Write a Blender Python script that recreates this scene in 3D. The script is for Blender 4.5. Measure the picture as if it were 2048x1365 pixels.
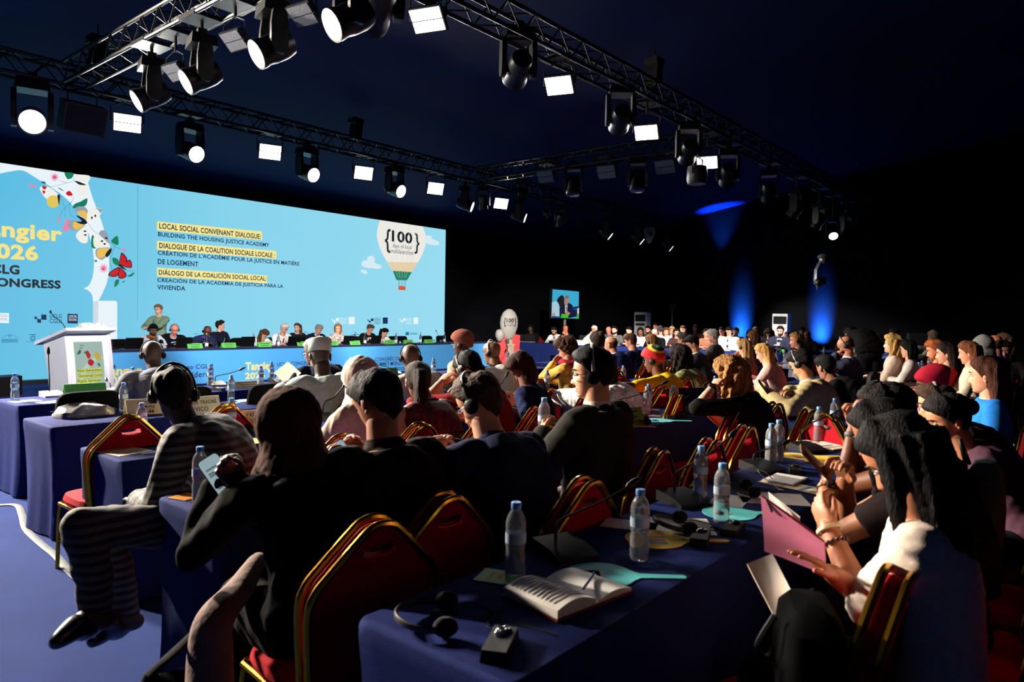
import bpy, bmesh, math, random
import numpy as np
from mathutils import Vector, Matrix
random.seed(7); np.random.seed(7)
for o in list(bpy.data.objects): bpy.data.objects.remove(o)
C = bpy.context.scene.collection
R_ = math.radians
# ------------------------------------------------------------------ camera
W_, H_ = 2048.0, 1365.0
CX, CY, EYE = 1024.0, 682.5, 1.52
FPX = 1426.2
va = np.array([2205 - CX, 657 - CY]); vb = np.array([-700 - CX, 605 - CY])
FPX = math.sqrt(-(va @ vb))
xa = np.array([va[0], va[1], FPX]); xa /= np.linalg.norm(xa)
ya = np.array([vb[0], vb[1], FPX]); ya /= np.linalg.norm(ya)
za = -np.cross(xa, ya)
if za[1] > 0: za = -za
RW = np.array([xa, ya, za])
cam_d = bpy.data.cameras.new('camera'); cam = bpy.data.objects.new('camera', cam_d); C.objects.link(cam)
cam_d.sensor_fit = 'HORIZONTAL'; cam_d.sensor_width = 36.0; cam_d.lens = FPX / W_ * 36.0
cam_d.clip_start = .05; cam_d.clip_end = 200
r0, u0, f0 = RW[:, 0], -RW[:, 1], RW[:, 2]
cam.matrix_world = Matrix(((r0[0], u0[0], -f0[0], 0), (r0[1], u0[1], -f0[1], 0), (r0[2], u0[2], -f0[2], EYE), (0, 0, 0, 1)))
cam_d.dof.use_dof = True; cam_d.dof.focus_distance = 9.0; cam_d.dof.aperture_fstop = 4.5
bpy.context.scene.camera = cam
# ------------------------------------------------------------------ world + exposure
sc = bpy.context.scene
w = bpy.data.worlds.new('world'); sc.world = w; w.use_nodes = True
w.node_tree.nodes['Background'].inputs[0].default_value = (.10, .14, .30, 1)
w.node_tree.nodes['Background'].inputs[1].default_value = 0.004
sc.view_settings.view_transform = 'Standard'; sc.view_settings.look = 'None'
sc.view_settings.gamma = 1; sc.view_settings.exposure = 0; sc.view_settings.use_curve_mapping = False

def ray(u, v): return RW @ np.array([u - CX, v - CY, FPX])
EY = np.array([0, 0, EYE])
def PZ(u, v, z): d = ray(u, v); return EY + d * ((z - EYE) / d[2])
def PY(u, v, y): d = ray(u, v); return EY + d * (y / d[1])
def PX(u, v, x): d = ray(u, v); return EY + d * (x / d[0])
def PD(u, v, z): return EY + ray(u, v) / FPX * z
def depth(p): return float(RW[:, 2] @ (np.array(p) - EY))

# ------------------------------------------------------------------ lamps the hall has (their housings are built further down)
def lamp(kind, name, loc, aim, power, col=(1, 1, 1), size=.3, size_y=None, cone=50, blend=.5, spread=180):
    d = bpy.data.lights.new(name, kind); d.energy = power; d.color = col
    if kind == 'AREA':
        d.shape = 'RECTANGLE'; d.size = size; d.size_y = size_y or size; d.spread = R_(spread)
    else:
        d.shadow_soft_size = size
        if kind == 'SPOT': d.spot_size = R_(cone); d.spot_blend = blend
    o = bpy.data.objects.new(name, d); C.objects.link(o)
    o.location = loc
    o.rotation_euler = (Vector(aim) - Vector(loc)).to_track_quat('-Z', 'Y').to_euler()
    return o

# ------------------------------------------------------------------ materials
MATS = {}
def s2l(c): return tuple(((x / 255) / 12.92 if x / 255 <= .04045 else ((x / 255 + .055) / 1.055) ** 2.4) for x in c)
def mat(name, col, rough=.6, metal=0., noise=None, bump=None, emit=None, strength=1., srgb=True, **kw):
    if name in MATS: return MATS[name]
    m = bpy.data.materials.new(name); m.use_nodes = True; nt = m.node_tree; b = nt.nodes['Principled BSDF']
    c = s2l(col) if srgb else col
    b.inputs['Base Color'].default_value = (*c, 1); b.inputs['Roughness'].default_value = rough; b.inputs['Metallic'].default_value = metal
    for k, v in kw.items(): b.inputs[k.replace('_', ' ')].default_value = v
    tc = None
    def tex(scale, detail=3):
        nonlocal tc
        if tc is None: tc = nt.nodes.new('ShaderNodeTexCoord')
        n = nt.nodes.new('ShaderNodeTexNoise'); n.inputs['Scale'].default_value = scale; n.inputs['Detail'].default_value = detail
        nt.links.new(tc.outputs['Object'], n.inputs['Vector']); return n
    if noise:
        n = tex(noise[0]); r = nt.nodes.new('ShaderNodeValToRGB')
        a = noise[1]
        r.color_ramp.elements[0].position = .3; r.color_ramp.elements[1].position = .7
        c2 = s2l(noise[2]) if len(noise) > 2 else tuple(min(1, x * (1 + a)) for x in c)
        c1 = tuple(x * (1 - a) for x in c)
        r.color_ramp.elements[0].color = (*c1, 1); r.color_ramp.elements[1].color = (*c2, 1)
        nt.links.new(n.outputs['Fac'], r.inputs[0]); nt.links.new(r.outputs[0], b.inputs['Base Color'])
    if bump:
        n = tex(bump[0], 4); bp = nt.nodes.new('ShaderNodeBump'); bp.inputs['Strength'].default_value = bump[1]; bp.inputs['Distance'].default_value = .01
        nt.links.new(n.outputs['Fac'], bp.inputs['Height']); nt.links.new(bp.outputs[0], b.inputs['Normal'])
    if emit is not None:
        b.inputs['Emission Color'].default_value = (*(s2l(emit) if srgb else emit), 1); b.inputs['Emission Strength'].default_value = strength
    MATS[name] = m; return m
def cloth(name, col, rough=.85, amt=.12, sc_=60): return mat(name, col, rough, noise=(sc_, amt), bump=(350, .25), Sheen_Weight=.0, Specular_IOR_Level=.05)
def glow(name, col, strength=1.):          # light given off by a screen or a lamp lens
    if name in MATS: return MATS[name]
    m = bpy.data.materials.new(name); m.use_nodes = True; nt = m.node_tree; b = nt.nodes['Principled BSDF']
    b.inputs['Base Color'].default_value = (.01, .01, .01, 1); b.inputs['Roughness'].default_value = .5; b.inputs['Specular IOR Level'].default_value = .1
    b.inputs['Emission Color'].default_value = (*s2l(col), 1); b.inputs['Emission Strength'].default_value = strength
    MATS[name] = m; return m

# ------------------------------------------------------------------ mesh builder
def unit(v): v = np.asarray(v, float); return v / (np.linalg.norm(v) + 1e-12)
def rotm(ax, deg):
    return np.array(Matrix.Rotation(R_(deg), 3, ax))
def catmull(pts, n, closed=False):
    p = np.asarray(pts, float); out = []; m = len(p)
    for i in range(m if closed else m - 1):
        a, b, c, d = (p[(i - 1) % m], p[i], p[(i + 1) % m], p[(i + 2) % m]) if closed else (p[max(i - 1, 0)], p[i], p[i + 1], p[min(i + 2, m - 1)])
        for t in np.linspace(0, 1, n, endpoint=False):
            out.append(.5 * (2 * b + (c - a) * t + (2 * a - 5 * b + 4 * c - d) * t * t + (3 * b - a - 3 * c + d) * t ** 3))
    if not closed: out.append(p[-1])
    return np.array(out)
class MB:
    def __init__(s): s.v = []; s.f = []; s.m = []; s.n = 0; s.cur = 0
    def add(s, V, F, mi=None):
        V = np.asarray(V, float).reshape(-1, 3); s.v.append(V)
        for f in F: s.f.append([i + s.n for i in f]); s.m.append(s.cur if mi is None else mi)
        s.n += len(V); return s
    def arr(s, V, F, M=None):
        s.v.append(V)
        for k, f in enumerate(F): s.f.append([int(i) + s.n for i in f]); s.m.append(int(M[k]) if M is not None else s.cur)
        s.n += len(V); return s
    def box(s, c, d, rot=None, mi=None, taper=1.):
        q = np.array([[x, y, z] for z in (-.5, .5) for y in (-.5, .5) for x in (-.5, .5)])
        q[4:, :2] *= taper
        q = q * np.asarray(d, float)
        if rot is not None: q = q @ np.asarray(rot).T
        return s.add(q + np.asarray(c, float), [[0, 2, 3, 1], [4, 5, 7, 6], [0, 1, 5, 4], [2, 6, 7, 3], [0, 4, 6, 2], [1, 3, 7, 5]], mi)
    def rings(s, rg, mi=None, cap=True, loop=False):
        n = len(rg[0]); V = np.concatenate(rg); F = []; m = len(rg)
        for i in range(m if loop else m - 1):
            for j in range(n):
                k = (j + 1) % n; a = i * n; b = ((i + 1) % m) * n
                F.append([a + j, a + k, b + k, b + j])
        if cap and not loop: F.append(list(range(n))[::-1]); F.append([(m - 1) * n + j for j in range(n)])
        return s.add(V, F, mi)
    def tube(s, pts, rad, n=10, mi=None, flat=1., up=None, cap=True, round_=False):
        p = np.asarray(pts, float); m = len(p)
        rad = np.full(m, rad, float) if np.isscalar(rad) else np.interp(np.linspace(0, 1, m), np.linspace(0, 1, len(rad)), rad)
        T = np.gradient(p, axis=0); T = np.array([unit(t) for t in T])
        if up is None: up = (0, 0, 1) if abs(T[0][2]) < .9 else (0, 1, 0)
        N = unit(np.cross(T[0], up)); rg = []
        if round_:
            k = [.0, .35, .7, 1.]; ext0 = [(p[0] - T[0] * rad[0] * math.sqrt(max(0, 1 - q * q)), rad[0] * max(q, .02)) for q in k[:-1]]
            ext1 = [(p[-1] + T[-1] * rad[-1] * math.sqrt(max(0, 1 - q * q)), rad[-1] * max(q, .02)) for q in k[:-1]][::-1]
        else: ext0 = ext1 = []
        seq = [(a, b, T[0]) for a, b in ext0] + [(p[i], rad[i], T[i]) for i in range(m)] + [(a, b, T[-1]) for a, b in ext1]
        an = np.linspace(0, 2 * np.pi, n, endpoint=False)
        for c, r, t in seq:
            N = unit(N - t * (N @ t)); B = np.cross(t, N)
            rg.append(c + r * (np.cos(an)[:, None] * N + flat * np.sin(an)[:, None] * B))
        return s.rings(rg, mi, cap)
    def lathe(s, prof, n=24, c=(0, 0, 0), ax=None, mi=None, cap=True):
        an = np.linspace(0, 2 * np.pi, n, endpoint=False); rg = []
        M = np.eye(3)
        if ax is not None: M = np.array(Vector((0, 0, 1)).rotation_difference(Vector(ax)).to_matrix())
        for r, z in prof: rg.append(np.stack([r * np.cos(an), r * np.sin(an), np.full(n, z)], 1) @ M.T + np.asarray(c))
        return s.rings(rg, mi, cap)
    def ell(s, c, r, n=14, rot=None, mi=None):
        r = np.broadcast_to(np.asarray(r, float), (3,)); th = np.linspace(0, np.pi, n // 2 + 2)[1:-1]
        an = np.linspace(0, 2 * np.pi, n, endpoint=False); rg = []
        M = np.eye(3) if rot is None else np.asarray(rot)
        for t in th: rg.append((np.stack([np.sin(t) * np.cos(an), np.sin(t) * np.sin(an), np.full(n, -np.cos(t))], 1) * r) @ M.T + np.asarray(c))
        return s.rings(rg, mi)
    def prism(s, poly, o, ex, ey, th, mi=None):
        poly = np.asarray(poly, float); n = len(poly); ex = np.asarray(ex, float); ey = np.asarray(ey, float); nn = np.cross(ex, ey)
        b = np.asarray(o, float) + poly[:, :1] * ex + poly[:, 1:2] * ey
        V = np.concatenate([b, b + nn * th])
        F = [list(range(n))[::-1], [n + i for i in range(n)]] + [[i, (i + 1) % n, n + (i + 1) % n, n + i] for i in range(n)]
        return s.add(V, F, mi)
    def mesh(s, name, smooth=35):
        me = bpy.data.meshes.new(name); V = np.concatenate(s.v) if s.v else np.zeros((0, 3))
        me.from_pydata(V.tolist(), [], s.f)
        if s.m: me.polygons.foreach_set('material_index', s.m)
        if smooth:
            me.polygons.foreach_set('use_smooth', [True] * len(me.polygons))
            if smooth < 180: me.set_sharp_from_angle(angle=R_(smooth))
        me.update(); return me
    def build(s, name, mats, parent=None, smooth=35, loc=None):
        me = s.mesh(name, smooth)
        for m in (mats if isinstance(mats, (list, tuple)) else [mats]): me.materials.append(m)
        o = bpy.data.objects.new(name, me); C.objects.link(o)
        if parent is not None: o.parent = parent
        if loc is not None: o.location = loc
        return o
def tag(o, label=None, cat=None, group=None, kind=None):
    if label: o['label'] = label
    if cat: o['category'] = cat
    if group: o['group'] = group
    if kind: o['kind'] = kind
    return o
def thing(name, label, cat, loc=(0, 0, 0), rz=0, group=None):
    o = bpy.data.objects.new(name, None); C.objects.link(o); o.location = loc; o.rotation_euler = (0, 0, R_(rz)); o.empty_display_size = .1
    return tag(o, label, cat, group)
def struct(mb, name, m, smooth=35): return tag(mb.build(name, m, smooth=smooth), kind='structure')
def dup(root, label, loc, rz=0, group=None, rot=None):
    r = root.copy(); C.objects.link(r); r.location = loc; r.rotation_euler = rot if rot else (0, 0, R_(rz)); r['label'] = label
    if group: r['group'] = group
    for ch in list(root.children):
        c = ch.copy(); C.objects.link(c); c.parent = r; c.matrix_parent_inverse = ch.matrix_parent_inverse.copy()
        for g in list(ch.children):
            d = g.copy(); C.objects.link(d); d.parent = c
    return r

# ------------------------------------------------------------------ shared materials
M_black = mat('black_plastic', (11, 11, 12), .45, noise=(30, .2), Specular_IOR_Level=.25)
M_blackm = mat('black_powder_coat', (12, 12, 13), .4, noise=(20, .2), Specular_IOR_Level=.4)
M_dark = mat('dark_grey_metal', (40, 41, 44), .4, .6, noise=(15, .15))
M_truss = mat('black_truss_tube', (15, 15, 16), .45, .6, noise=(8, .2))
M_steel = mat('brushed_steel', (150, 152, 155), .3, .9, noise=(40, .1))
M_white = mat('white_plastic', (226, 226, 228), .45, noise=(12, .03))
M_gold = mat('polished_gold_metal', (196, 142, 34), .22, 1., noise=(10, .12))
M_red = cloth('red_chair_fabric', (150, 14, 26), .8)
M_blackf = cloth('black_chair_fabric', (15, 15, 16), .9)
M_blue = cloth('royal_blue_tablecloth', (31, 42, 96), .85, .1, 25)
M_paper = mat('white_paper', (232, 226, 214), .8, noise=(25, .03))
M_cream = mat('cream_card', (214, 198, 156), .8, noise=(25, .04))
M_green = mat('green_card', (98, 196, 84), .7, noise=(20, .04))
M_ink = mat('black_ink', (22, 22, 24), .8)
# ------------------------------------------------------------------ setting: floor, walls, roof of the marquee
M_floor = mat('blue_carpet', (22, 42, 96), .95, noise=(3, .10), bump=(300, .35), Specular_IOR_Level=.1)
M_wall = mat('black_drape', (9, 10, 15), .9, noise=(2, .2), bump=(6, .2), Specular_IOR_Level=.1)
M_endwall = mat('navy_black_drape', (5, 6, 10), .9, noise=(2, .15), bump=(5, .25), Specular_IOR_Level=.1)
M_roof = mat('navy_roof_lining', (5, 25, 78), .8, noise=(.6, .12), bump=(1.5, .15), Specular_IOR_Level=.2)
XL, XR, YB, YF = -8.0, 26.4, 18.2, -14.0
YR, ZR, ZE = -2.0, 8.2, 4.75
struct(MB().box(((XL + XR) / 2, (YB + YF) / 2, -.05), (XR - XL, YB - YF, .1)), 'floor', M_floor)
def wall_gable(x, name, m):
    p = [(YF, 0), (YB, 0), (YB, ZE), (YR, ZR), (YF, ZE + .6)]
    struct(MB().prism(p, (x, 0, 0), (0, 1, 0), (0, 0, 1), .1), name, m)
wall_gable(XR, 'wall_right', M_endwall); wall_gable(XL - .1, 'wall_left', M_wall)
struct(MB().box(((XL + XR) / 2, YB + .05, 2.5), (XR - XL, .1, 5)), 'wall_back', M_wall)
struct(MB().box(((XL + XR) / 2, YF - .05, 2.9), (XR - XL, .1, 5.8)), 'wall_front', M_wall)
mb = MB()
for (ya_, z1, yb_, z2) in ((YB, ZE, YR, ZR), (YR, ZR, YF, ZE + .6)):
    mb.prism([(0, 0), (1, 0), (1, 1), (0, 1)], (XL, ya_, z1), (XR - XL, 0, 0), (0, yb_ - ya_, z2 - z1), .0001)
struct(mb, 'ceiling', M_roof)
# ------------------------------------------------------------------ the stage screen
YS = 16.85
zt = float(PY(891, 460, YS)[2]); xr = float(PY(890, 560, YS)[0])
scr = thing('led_screen', 'huge light blue LED screen with the congress titles behind the panel', 'screen', (0, 0, 0))
m = bpy.data.materials.new('screen_sky'); m.use_nodes = True; nt = m.node_tree; b = nt.nodes['Principled BSDF']
b.inputs['Base Color'].default_value = (.01, .01, .01, 1); b.inputs['Roughness'].default_value = .6; b.inputs['Specular IOR Level'].default_value = .1
tc = nt.nodes.new('ShaderNodeTexCoord'); sx = nt.nodes.new('ShaderNodeSeparateXYZ'); rp = nt.nodes.new('ShaderNodeValToRGB'); mp = nt.nodes.new('ShaderNodeMapRange')
mp.inputs['From Min'].default_value = 3.5; mp.inputs['From Max'].default_value = xr
nt.links.new(tc.outputs['Object'], sx.inputs[0]); nt.links.new(sx.outputs['X'], mp.inputs['Value']); nt.links.new(mp.outputs[0], rp.inputs[0])
rp.color_ramp.elements[0].color = (*s2l((82, 184, 224)), 1); rp.color_ramp.elements[1].color = (*s2l((152, 219, 240)), 1)
e = rp.color_ramp.elements.new(.42); e.color = (*s2l((134, 211, 236)), 1)
nt.links.new(rp.outputs[0], b.inputs['Emission Color']); b.inputs['Emission Strength'].default_value = 1.
MB().box(((.4 + xr) / 2, YS + .03, zt / 2 + .03), (xr - .4, .06, zt - .06)).build('screen_panel', m, scr, smooth=0)
mb = MB(); mb.box(((.4 + xr) / 2, YS + .12, zt / 2), (xr - .3, .1, zt + .06)); mb.build('screen_housing', M_blackm, scr)
SL = [0]
def flat(polys, name, mats_, parent=scr, plane=None):
    """picture content of a flat panel: polygons given where the photograph shows them, laid on the panel's own plane"""
    mb = MB()
    plane = plane or (lambda u, v, k: PY(u, v, YS - .002 - .0012 * k))
    for k, (pts, mi) in enumerate(polys):
        mb.add([plane(u, v, k + SL[0]) for u, v in pts], [list(range(len(pts)))], mi)
    return mb.build(name, mats_, parent, smooth=0)
def oval(cx, cy, rx, ry, rot=0, n=20):
    a = np.linspace(0, 2 * np.pi, n, endpoint=False); c, s = math.cos(R_(rot)), math.sin(R_(rot))
    return [(cx + rx * math.cos(t) * c - ry * math.sin(t) * s, cy + rx * math.cos(t) * s + ry * math.sin(t) * c) for t in a]
def smooth2(p, n=5): return [tuple(q[:2]) for q in catmull([(a, b_, 0) for a, b_ in p], n, True)]
def line2(pts, wd):
    p = catmull([(a, b_, 0) for a, b_ in pts], 5)[:, :2]; t = np.gradient(p, axis=0); t /= np.linalg.norm(t, axis=1)[:, None] + 1e-9
    nn = np.stack([-t[:, 1], t[:, 0]], 1) * wd / 2
    return [tuple(x) for x in np.concatenate([p + nn, (p - nn)[::-1]])]
G_w, G_y, G_n, G_k = glow('screen_white', (232, 243, 250)), glow('screen_yellow', (246, 226, 130)), glow('screen_navy', (14, 44, 84)), glow('screen_black', (24, 30, 38))
G_r, G_g, G_p, G_gy, G_o, G_b, G_t = glow('screen_red', (206, 32, 40)), glow('screen_green', (22, 128, 92)), glow('screen_pink', (236, 130, 170)), glow('screen_grey', (150, 160, 172)), glow('screen_ochre', (234, 190, 84)), glow('screen_beige', (238, 222, 196)), glow('screen_teal', (70, 160, 200))
arch_out = [(0, 325.6), (60, 334.6), (120, 343.6), (172, 351.6)] + [tuple(q[:2]) for q in catmull([(172, 352, 0), (186, 398, 0), (202, 440, 0), (213, 480, 0), (218.5, 520, 0), (216, 556, 0), (208, 580, 0), (197, 602, 0)], 5)]
arch_in = [tuple(q[:2]) for q in catmull([(186, 604, 0), (184, 590, 0), (176, 581, 0), (168, 577, 0), (177, 572, 0), (184.5, 556, 0), (188, 527, 0), (183, 487, 0), (166, 442, 0), (141, 406, 0), (110, 380, 0), (75, 358, 0), (46, 341.5, 0), (22, 343, 0), (0, 347.5, 0)], 5)]
flat([(arch_out + [(230, 602), (233, 603), (234.5, 606), (234.5, 700), (186, 700)] + arch_in, 0)], 'arch_graphic', [G_w])
SL[0] = 1
flat([([(186, 604), (197, 602), (196, 640), (190, 690), (186, 700)], 0), ([(275.4, 372), (276.4, 372), (275.2, 640), (274.4, 640)], 1)], 'arch_shade_and_rule', [glow('screen_pale_grey', (206, 218, 230)), G_t])
def K(*p): return [(x / 4.707, 330 + y / 4.707) for x, y in p]
def KO(cx, cy, rx, ry, rot=0): return oval(cx / 4.707, 330 + cy / 4.707, rx / 4.707, ry / 4.707, rot)
vines = [line2(K(*q), .55) for q in ([(420, 205), (520, 200), (640, 165), (710, 155)], [(565, 150), (600, 160), (640, 170)], [(560, 260), (585, 330), (605, 400)], [(700, 300), (670, 350), (605, 410), (560, 490)], [(680, 340), (650, 390), (670, 470), (720, 510)], [(610, 400), (612, 450), (620, 500)], [(830, 550), (870, 610), (920, 650)], [(1080, 750), (1060, 830), (1035, 900), (1055, 985)], [(1040, 735), (1090, 775), (1150, 795)], [(1190, 995), (1240, 1000), (1270, 990)], [(690, 125), (700, 145), (712, 160)])]
SL[0] = 2
for v in vines: flat([(v, 0)], 'vine_graphic', [glow('screen_vine', (40, 120, 130))])
leaves = [K((610, 72), (690, 80), (680, 120), (640, 135), (620, 110)), K((700, 370), (760, 345), (820, 315), (815, 370), (780, 395), (690, 410)), K((870, 660), (890, 690), (885, 760), (905, 785), (865, 780), (858, 710)), K((1045, 720), (1105, 668), (1112, 755)), K((1060, 875), (1110, 890), (1125, 950), (1070, 930)), K((1195, 1050), (1230, 1030), (1268, 1010), (1240, 1050)), K((1085, 1090), (1120, 1080), (1115, 1120), (1078, 1152)), K((1150, 1100), (1182, 1090), (1160, 1108)), K((540, 215), (575, 225), (600, 250)), K((885, 900), (915, 898), (905, 918)), K((388, 155), (425, 160), (430, 178), (400, 175))]
for p in leaves: flat([(smooth2(p, 3), 0)], 'leaf_graphic', [G_g])
def star(cx, cy, r, n=9): return [(cx + (r if i % 2 == 0 else r * .38) * math.cos(i * math.pi / n), cy + (r if i % 2 == 0 else r * .38) * math.sin(i * math.pi / n)) for i in range(2 * n)]
for pl_ in [(star(515 / 4.707, 330 + 115 / 4.707, 10.5), 0), (KO(515, 118, 14, 14), 1), (star(975 / 4.707, 330 + 975 / 4.707, 11), 0), (KO(972, 980, 10, 10), 1), (smooth2(K((590, 615), (605, 560), (630, 510), (655, 520), (650, 610))), 0), (KO(305, 200, 40, 10, 10), 0), (KO(553, 515, 11, 26), 0), (KO(1165, 800, 26, 9, 25), 0)]: flat([pl_], 'flower_graphic', [G_p, G_r])
SL[0] = 4
def bfly(name, polys, mats_): flat([(smooth2(p, 4), mi) for p, mi in polys], name, mats_)
G_pw = glow('screen_pearl', (238, 240, 232))
bfly('butterfly_graphic', [(K((735, 150), (690, 95), (760, 92), (845, 105), (835, 155), (780, 170)), 0), (K((740, 180), (800, 190), (825, 240), (790, 285), (735, 275), (715, 225)), 0), (K((705, 150), (760, 165), (810, 190), (745, 185)), 1), (K((620, 265), (655, 245), (685, 285), (640, 290)), 2)], [G_pw, G_k, G_r])
bfly('butterfly_graphic', [(K((375, 230), (400, 200), (470, 212), (548, 280), (520, 310), (440, 322)), 0), (K((398, 200), (440, 205), (425, 230), (405, 225)), 1), (K((400, 240), (428, 250), (410, 275)), 1), (KO(500, 345, 60, 58), 2), (K((540, 285), (565, 290), (555, 380), (545, 320)), 3)], [G_pw, G_r, glow('screen_gold', (226, 198, 92)), G_k])
bfly('butterfly_graphic', [(K((705, 420), (740, 392), (800, 398), (828, 440), (822, 510), (760, 480)), 0), (K((725, 455), (760, 430), (815, 445), (815, 520), (770, 480)), 1), (K((820, 525), (830, 430), (890, 405), (965, 420), (935, 480), (870, 520)), 2), (K((900, 408), (965, 420), (945, 455), (925, 425)), 0), (KO(865, 498, 8, 12), 3), (KO(897, 480, 8, 12), 3), (K((800, 565), (720, 620), (655, 600), (638, 545), (690, 520), (760, 545)), 0), (K((795, 565), (720, 612), (685, 575), (700, 535), (760, 548)), 1), (K((815, 570), (828, 650), (820, 730), (770, 735), (722, 690), (725, 640)), 2), (KO(800, 625, 14, 7), 3), (KO(803, 660, 14, 7), 3), (K((715, 475), (790, 505), (822, 548), (775, 560), (715, 535), (770, 530)), 3)], [G_gy, G_o, G_pw, G_k])
bfly('butterfly_graphic', [(K((880, 740), (885, 680), (940, 655), (1000, 700), (1035, 775), (960, 790), (895, 775)), 2), (K((930, 650), (960, 615), (1005, 640), (1030, 740), (970, 690)), 0), (KO(960, 718, 12, 8), 3), (KO(985, 745, 12, 8), 3), (KO(1000, 690, 14, 8), 3), (K((905, 860), (905, 795), (960, 780), (1035, 785), (1010, 850), (960, 895)), 0), (K((915, 855), (920, 800), (965, 785), (1025, 790), (990, 850), (950, 880)), 1), (K((1050, 785), (1045, 825), (1010, 870), (992, 850), (1015, 810)), 3)], [G_gy, G_o, G_pw, G_k])
bfly('butterfly_graphic', [(K((1122, 935), (1130, 870), (1148, 826), (1197, 882), (1180, 930), (1150, 950)), 1), (K((1150, 950), (1180, 910), (1225, 895), (1243, 940), (1230, 972)), 1), (K((1018, 1035), (1060, 990), (1125, 962), (1112, 1040), (1060, 1055)), 1), (K((1112, 1050), (1125, 975), (1150, 980), (1190, 1025), (1180, 1060), (1135, 1072)), 1), (K((1126, 930), (1135, 872), (1150, 838), (1188, 884), (1172, 926), (1150, 942)), 0), (K((1158, 946), (1184, 916), (1220, 902), (1236, 940), (1224, 966)), 0), (K((1030, 1032), (1064, 996), (1118, 970), (1106, 1034), (1060, 1047)), 0), (K((1118, 1046), (1130, 984), (1150, 988), (1182, 1028), (1172, 1054), (1138, 1064)), 0), (K((1112, 945), (1140, 945), (1192, 990), (1150, 975)), 1)], [G_r, G_k])
SL[0] = 1
btop = [(760, 440.5), (780, 443.5), (804, 447), (828, 450.7), (846, 453.5)]
bal = btop + [tuple(q[:2]) for q in catmull([(848, 460, 0), (852.5, 478, 0), (847, 503, 0), (836, 525, 0), (823, 545, 0), (814, 561, 0)], 5)] + [tuple(q[:2]) for q in catmull([(793, 560.5, 0), (785.5, 543, 0), (774, 524, 0), (762, 502, 0), (755, 480, 0), (754, 465, 0), (757, 450, 0)], 5)]
flat([(bal, 0), ([(774.4, 524.5), (836, 525), (823.5, 544.5), (785.5, 542)], 1), ([(785.5, 542), (823.5, 544.5), (814, 561), (793, 560.5)], 2), ([(797, 572), (811, 573), (811, 581), (797, 580)], 3), ([(797.5, 561), (798.3, 561), (798.3, 572), (797.5, 572)], 4), ([(803.5, 561), (804.3, 561), (804.3, 572), (803.5, 572)], 4), ([(809.5, 561), (810.3, 561), (810.3, 572), (809.5, 572)], 4)]
     + [(line2([(x0, 452), (x1, 500), (x2, 556)], .5), 5) for x0, x1, x2 in ((776, 778, 797), (790, 791, 800), (804, 804, 804), (818, 817, 808), (832, 829, 811))], 'balloon_graphic', [glow('screen_offwhite', (236, 234, 226)), glow('screen_sand', (230, 206, 168)), G_g, glow('screen_orange', (216, 88, 44)), G_k, glow('screen_seam', (206, 206, 204))])
flat([(oval(862, 484, 13, 6, 8), 0), (oval(857, 478, 8, 7), 0), (oval(870, 486, 9, 5, 10), 0), (oval(740, 530, 14, 7, 5), 0), (oval(742, 520, 8, 8), 0), (oval(752, 533, 12, 5, 8), 0), (oval(731, 528, 8, 7), 0), (oval(728, 544, 7, 3.5, 20), 0)], 'cloud_graphic', [glow('screen_cloud', (214, 234, 244))])
flat([([(314, 443), (524, 463.5), (524, 480.5), (314, 461)], 0), ([(314, 482), (552.5, 502.5), (552.5, 518), (314, 500)], 0), ([(314, 535.5), (534, 551.5), (534, 567), (314, 553)], 0)], 'highlight_graphic', [glow('screen_highlight', (250, 232, 140))])
def logo(x, y, s, mi, k=0.055):
    sq = lambda ax, ay, w_: [(x + ax * s, y + (ay + k * ax) * s), (x + (ax + w_) * s, y + (ay + k * (ax + w_)) * s), (x + (ax + w_) * s, y + (ay + w_ + k * (ax + w_)) * s), (x + ax * s, y + (ay + w_ + k * ax) * s)]
    return [(sq(0, 5, 5), mi), (sq(5.5, 9.5, 7.5), mi), (sq(13.5, 0, 10.5), mi), (line2([(x + 5 * s, y + 9 * s), (x + 8 * s, y + 10.5 * s)], .8 * s), mi), (line2([(x + 13 * s, y + 9.5 * s), (x + 14.5 * s, y + 10 * s)], 1.4 * s), mi)]
def plate(x0, y0, x1, y1, mi, k=.03): return [([(x0, y0), (x1, y0 + k * (x1 - x0)), (x1, y1 + k * (x1 - x0)), (x0, y1)], mi)]
for pl_ in (logo(69, 628.5, 1., 1), plate(135, 628, 155.5, 647, 1), plate(-8, 626, 18, 646, 0), logo(664, 636, .58, 0), plate(697, 634.5, 709.5, 649, 0, -.02), logo(735, 637, .5, 1), plate(765.5, 635.5, 775.5, 648, 1, -.02), logo(799, 636.5, .5, 0), plate(827, 635.5, 836.5, 648.5, 0, -.02)): flat(pl_, 'logo_graphic', [G_w, G_n])
ringp = lambda x, y, r: line2([(x + r * math.cos(t), y + r * math.sin(t)) for t in np.linspace(0, 2 * math.pi, 13)], r * .45)
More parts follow.
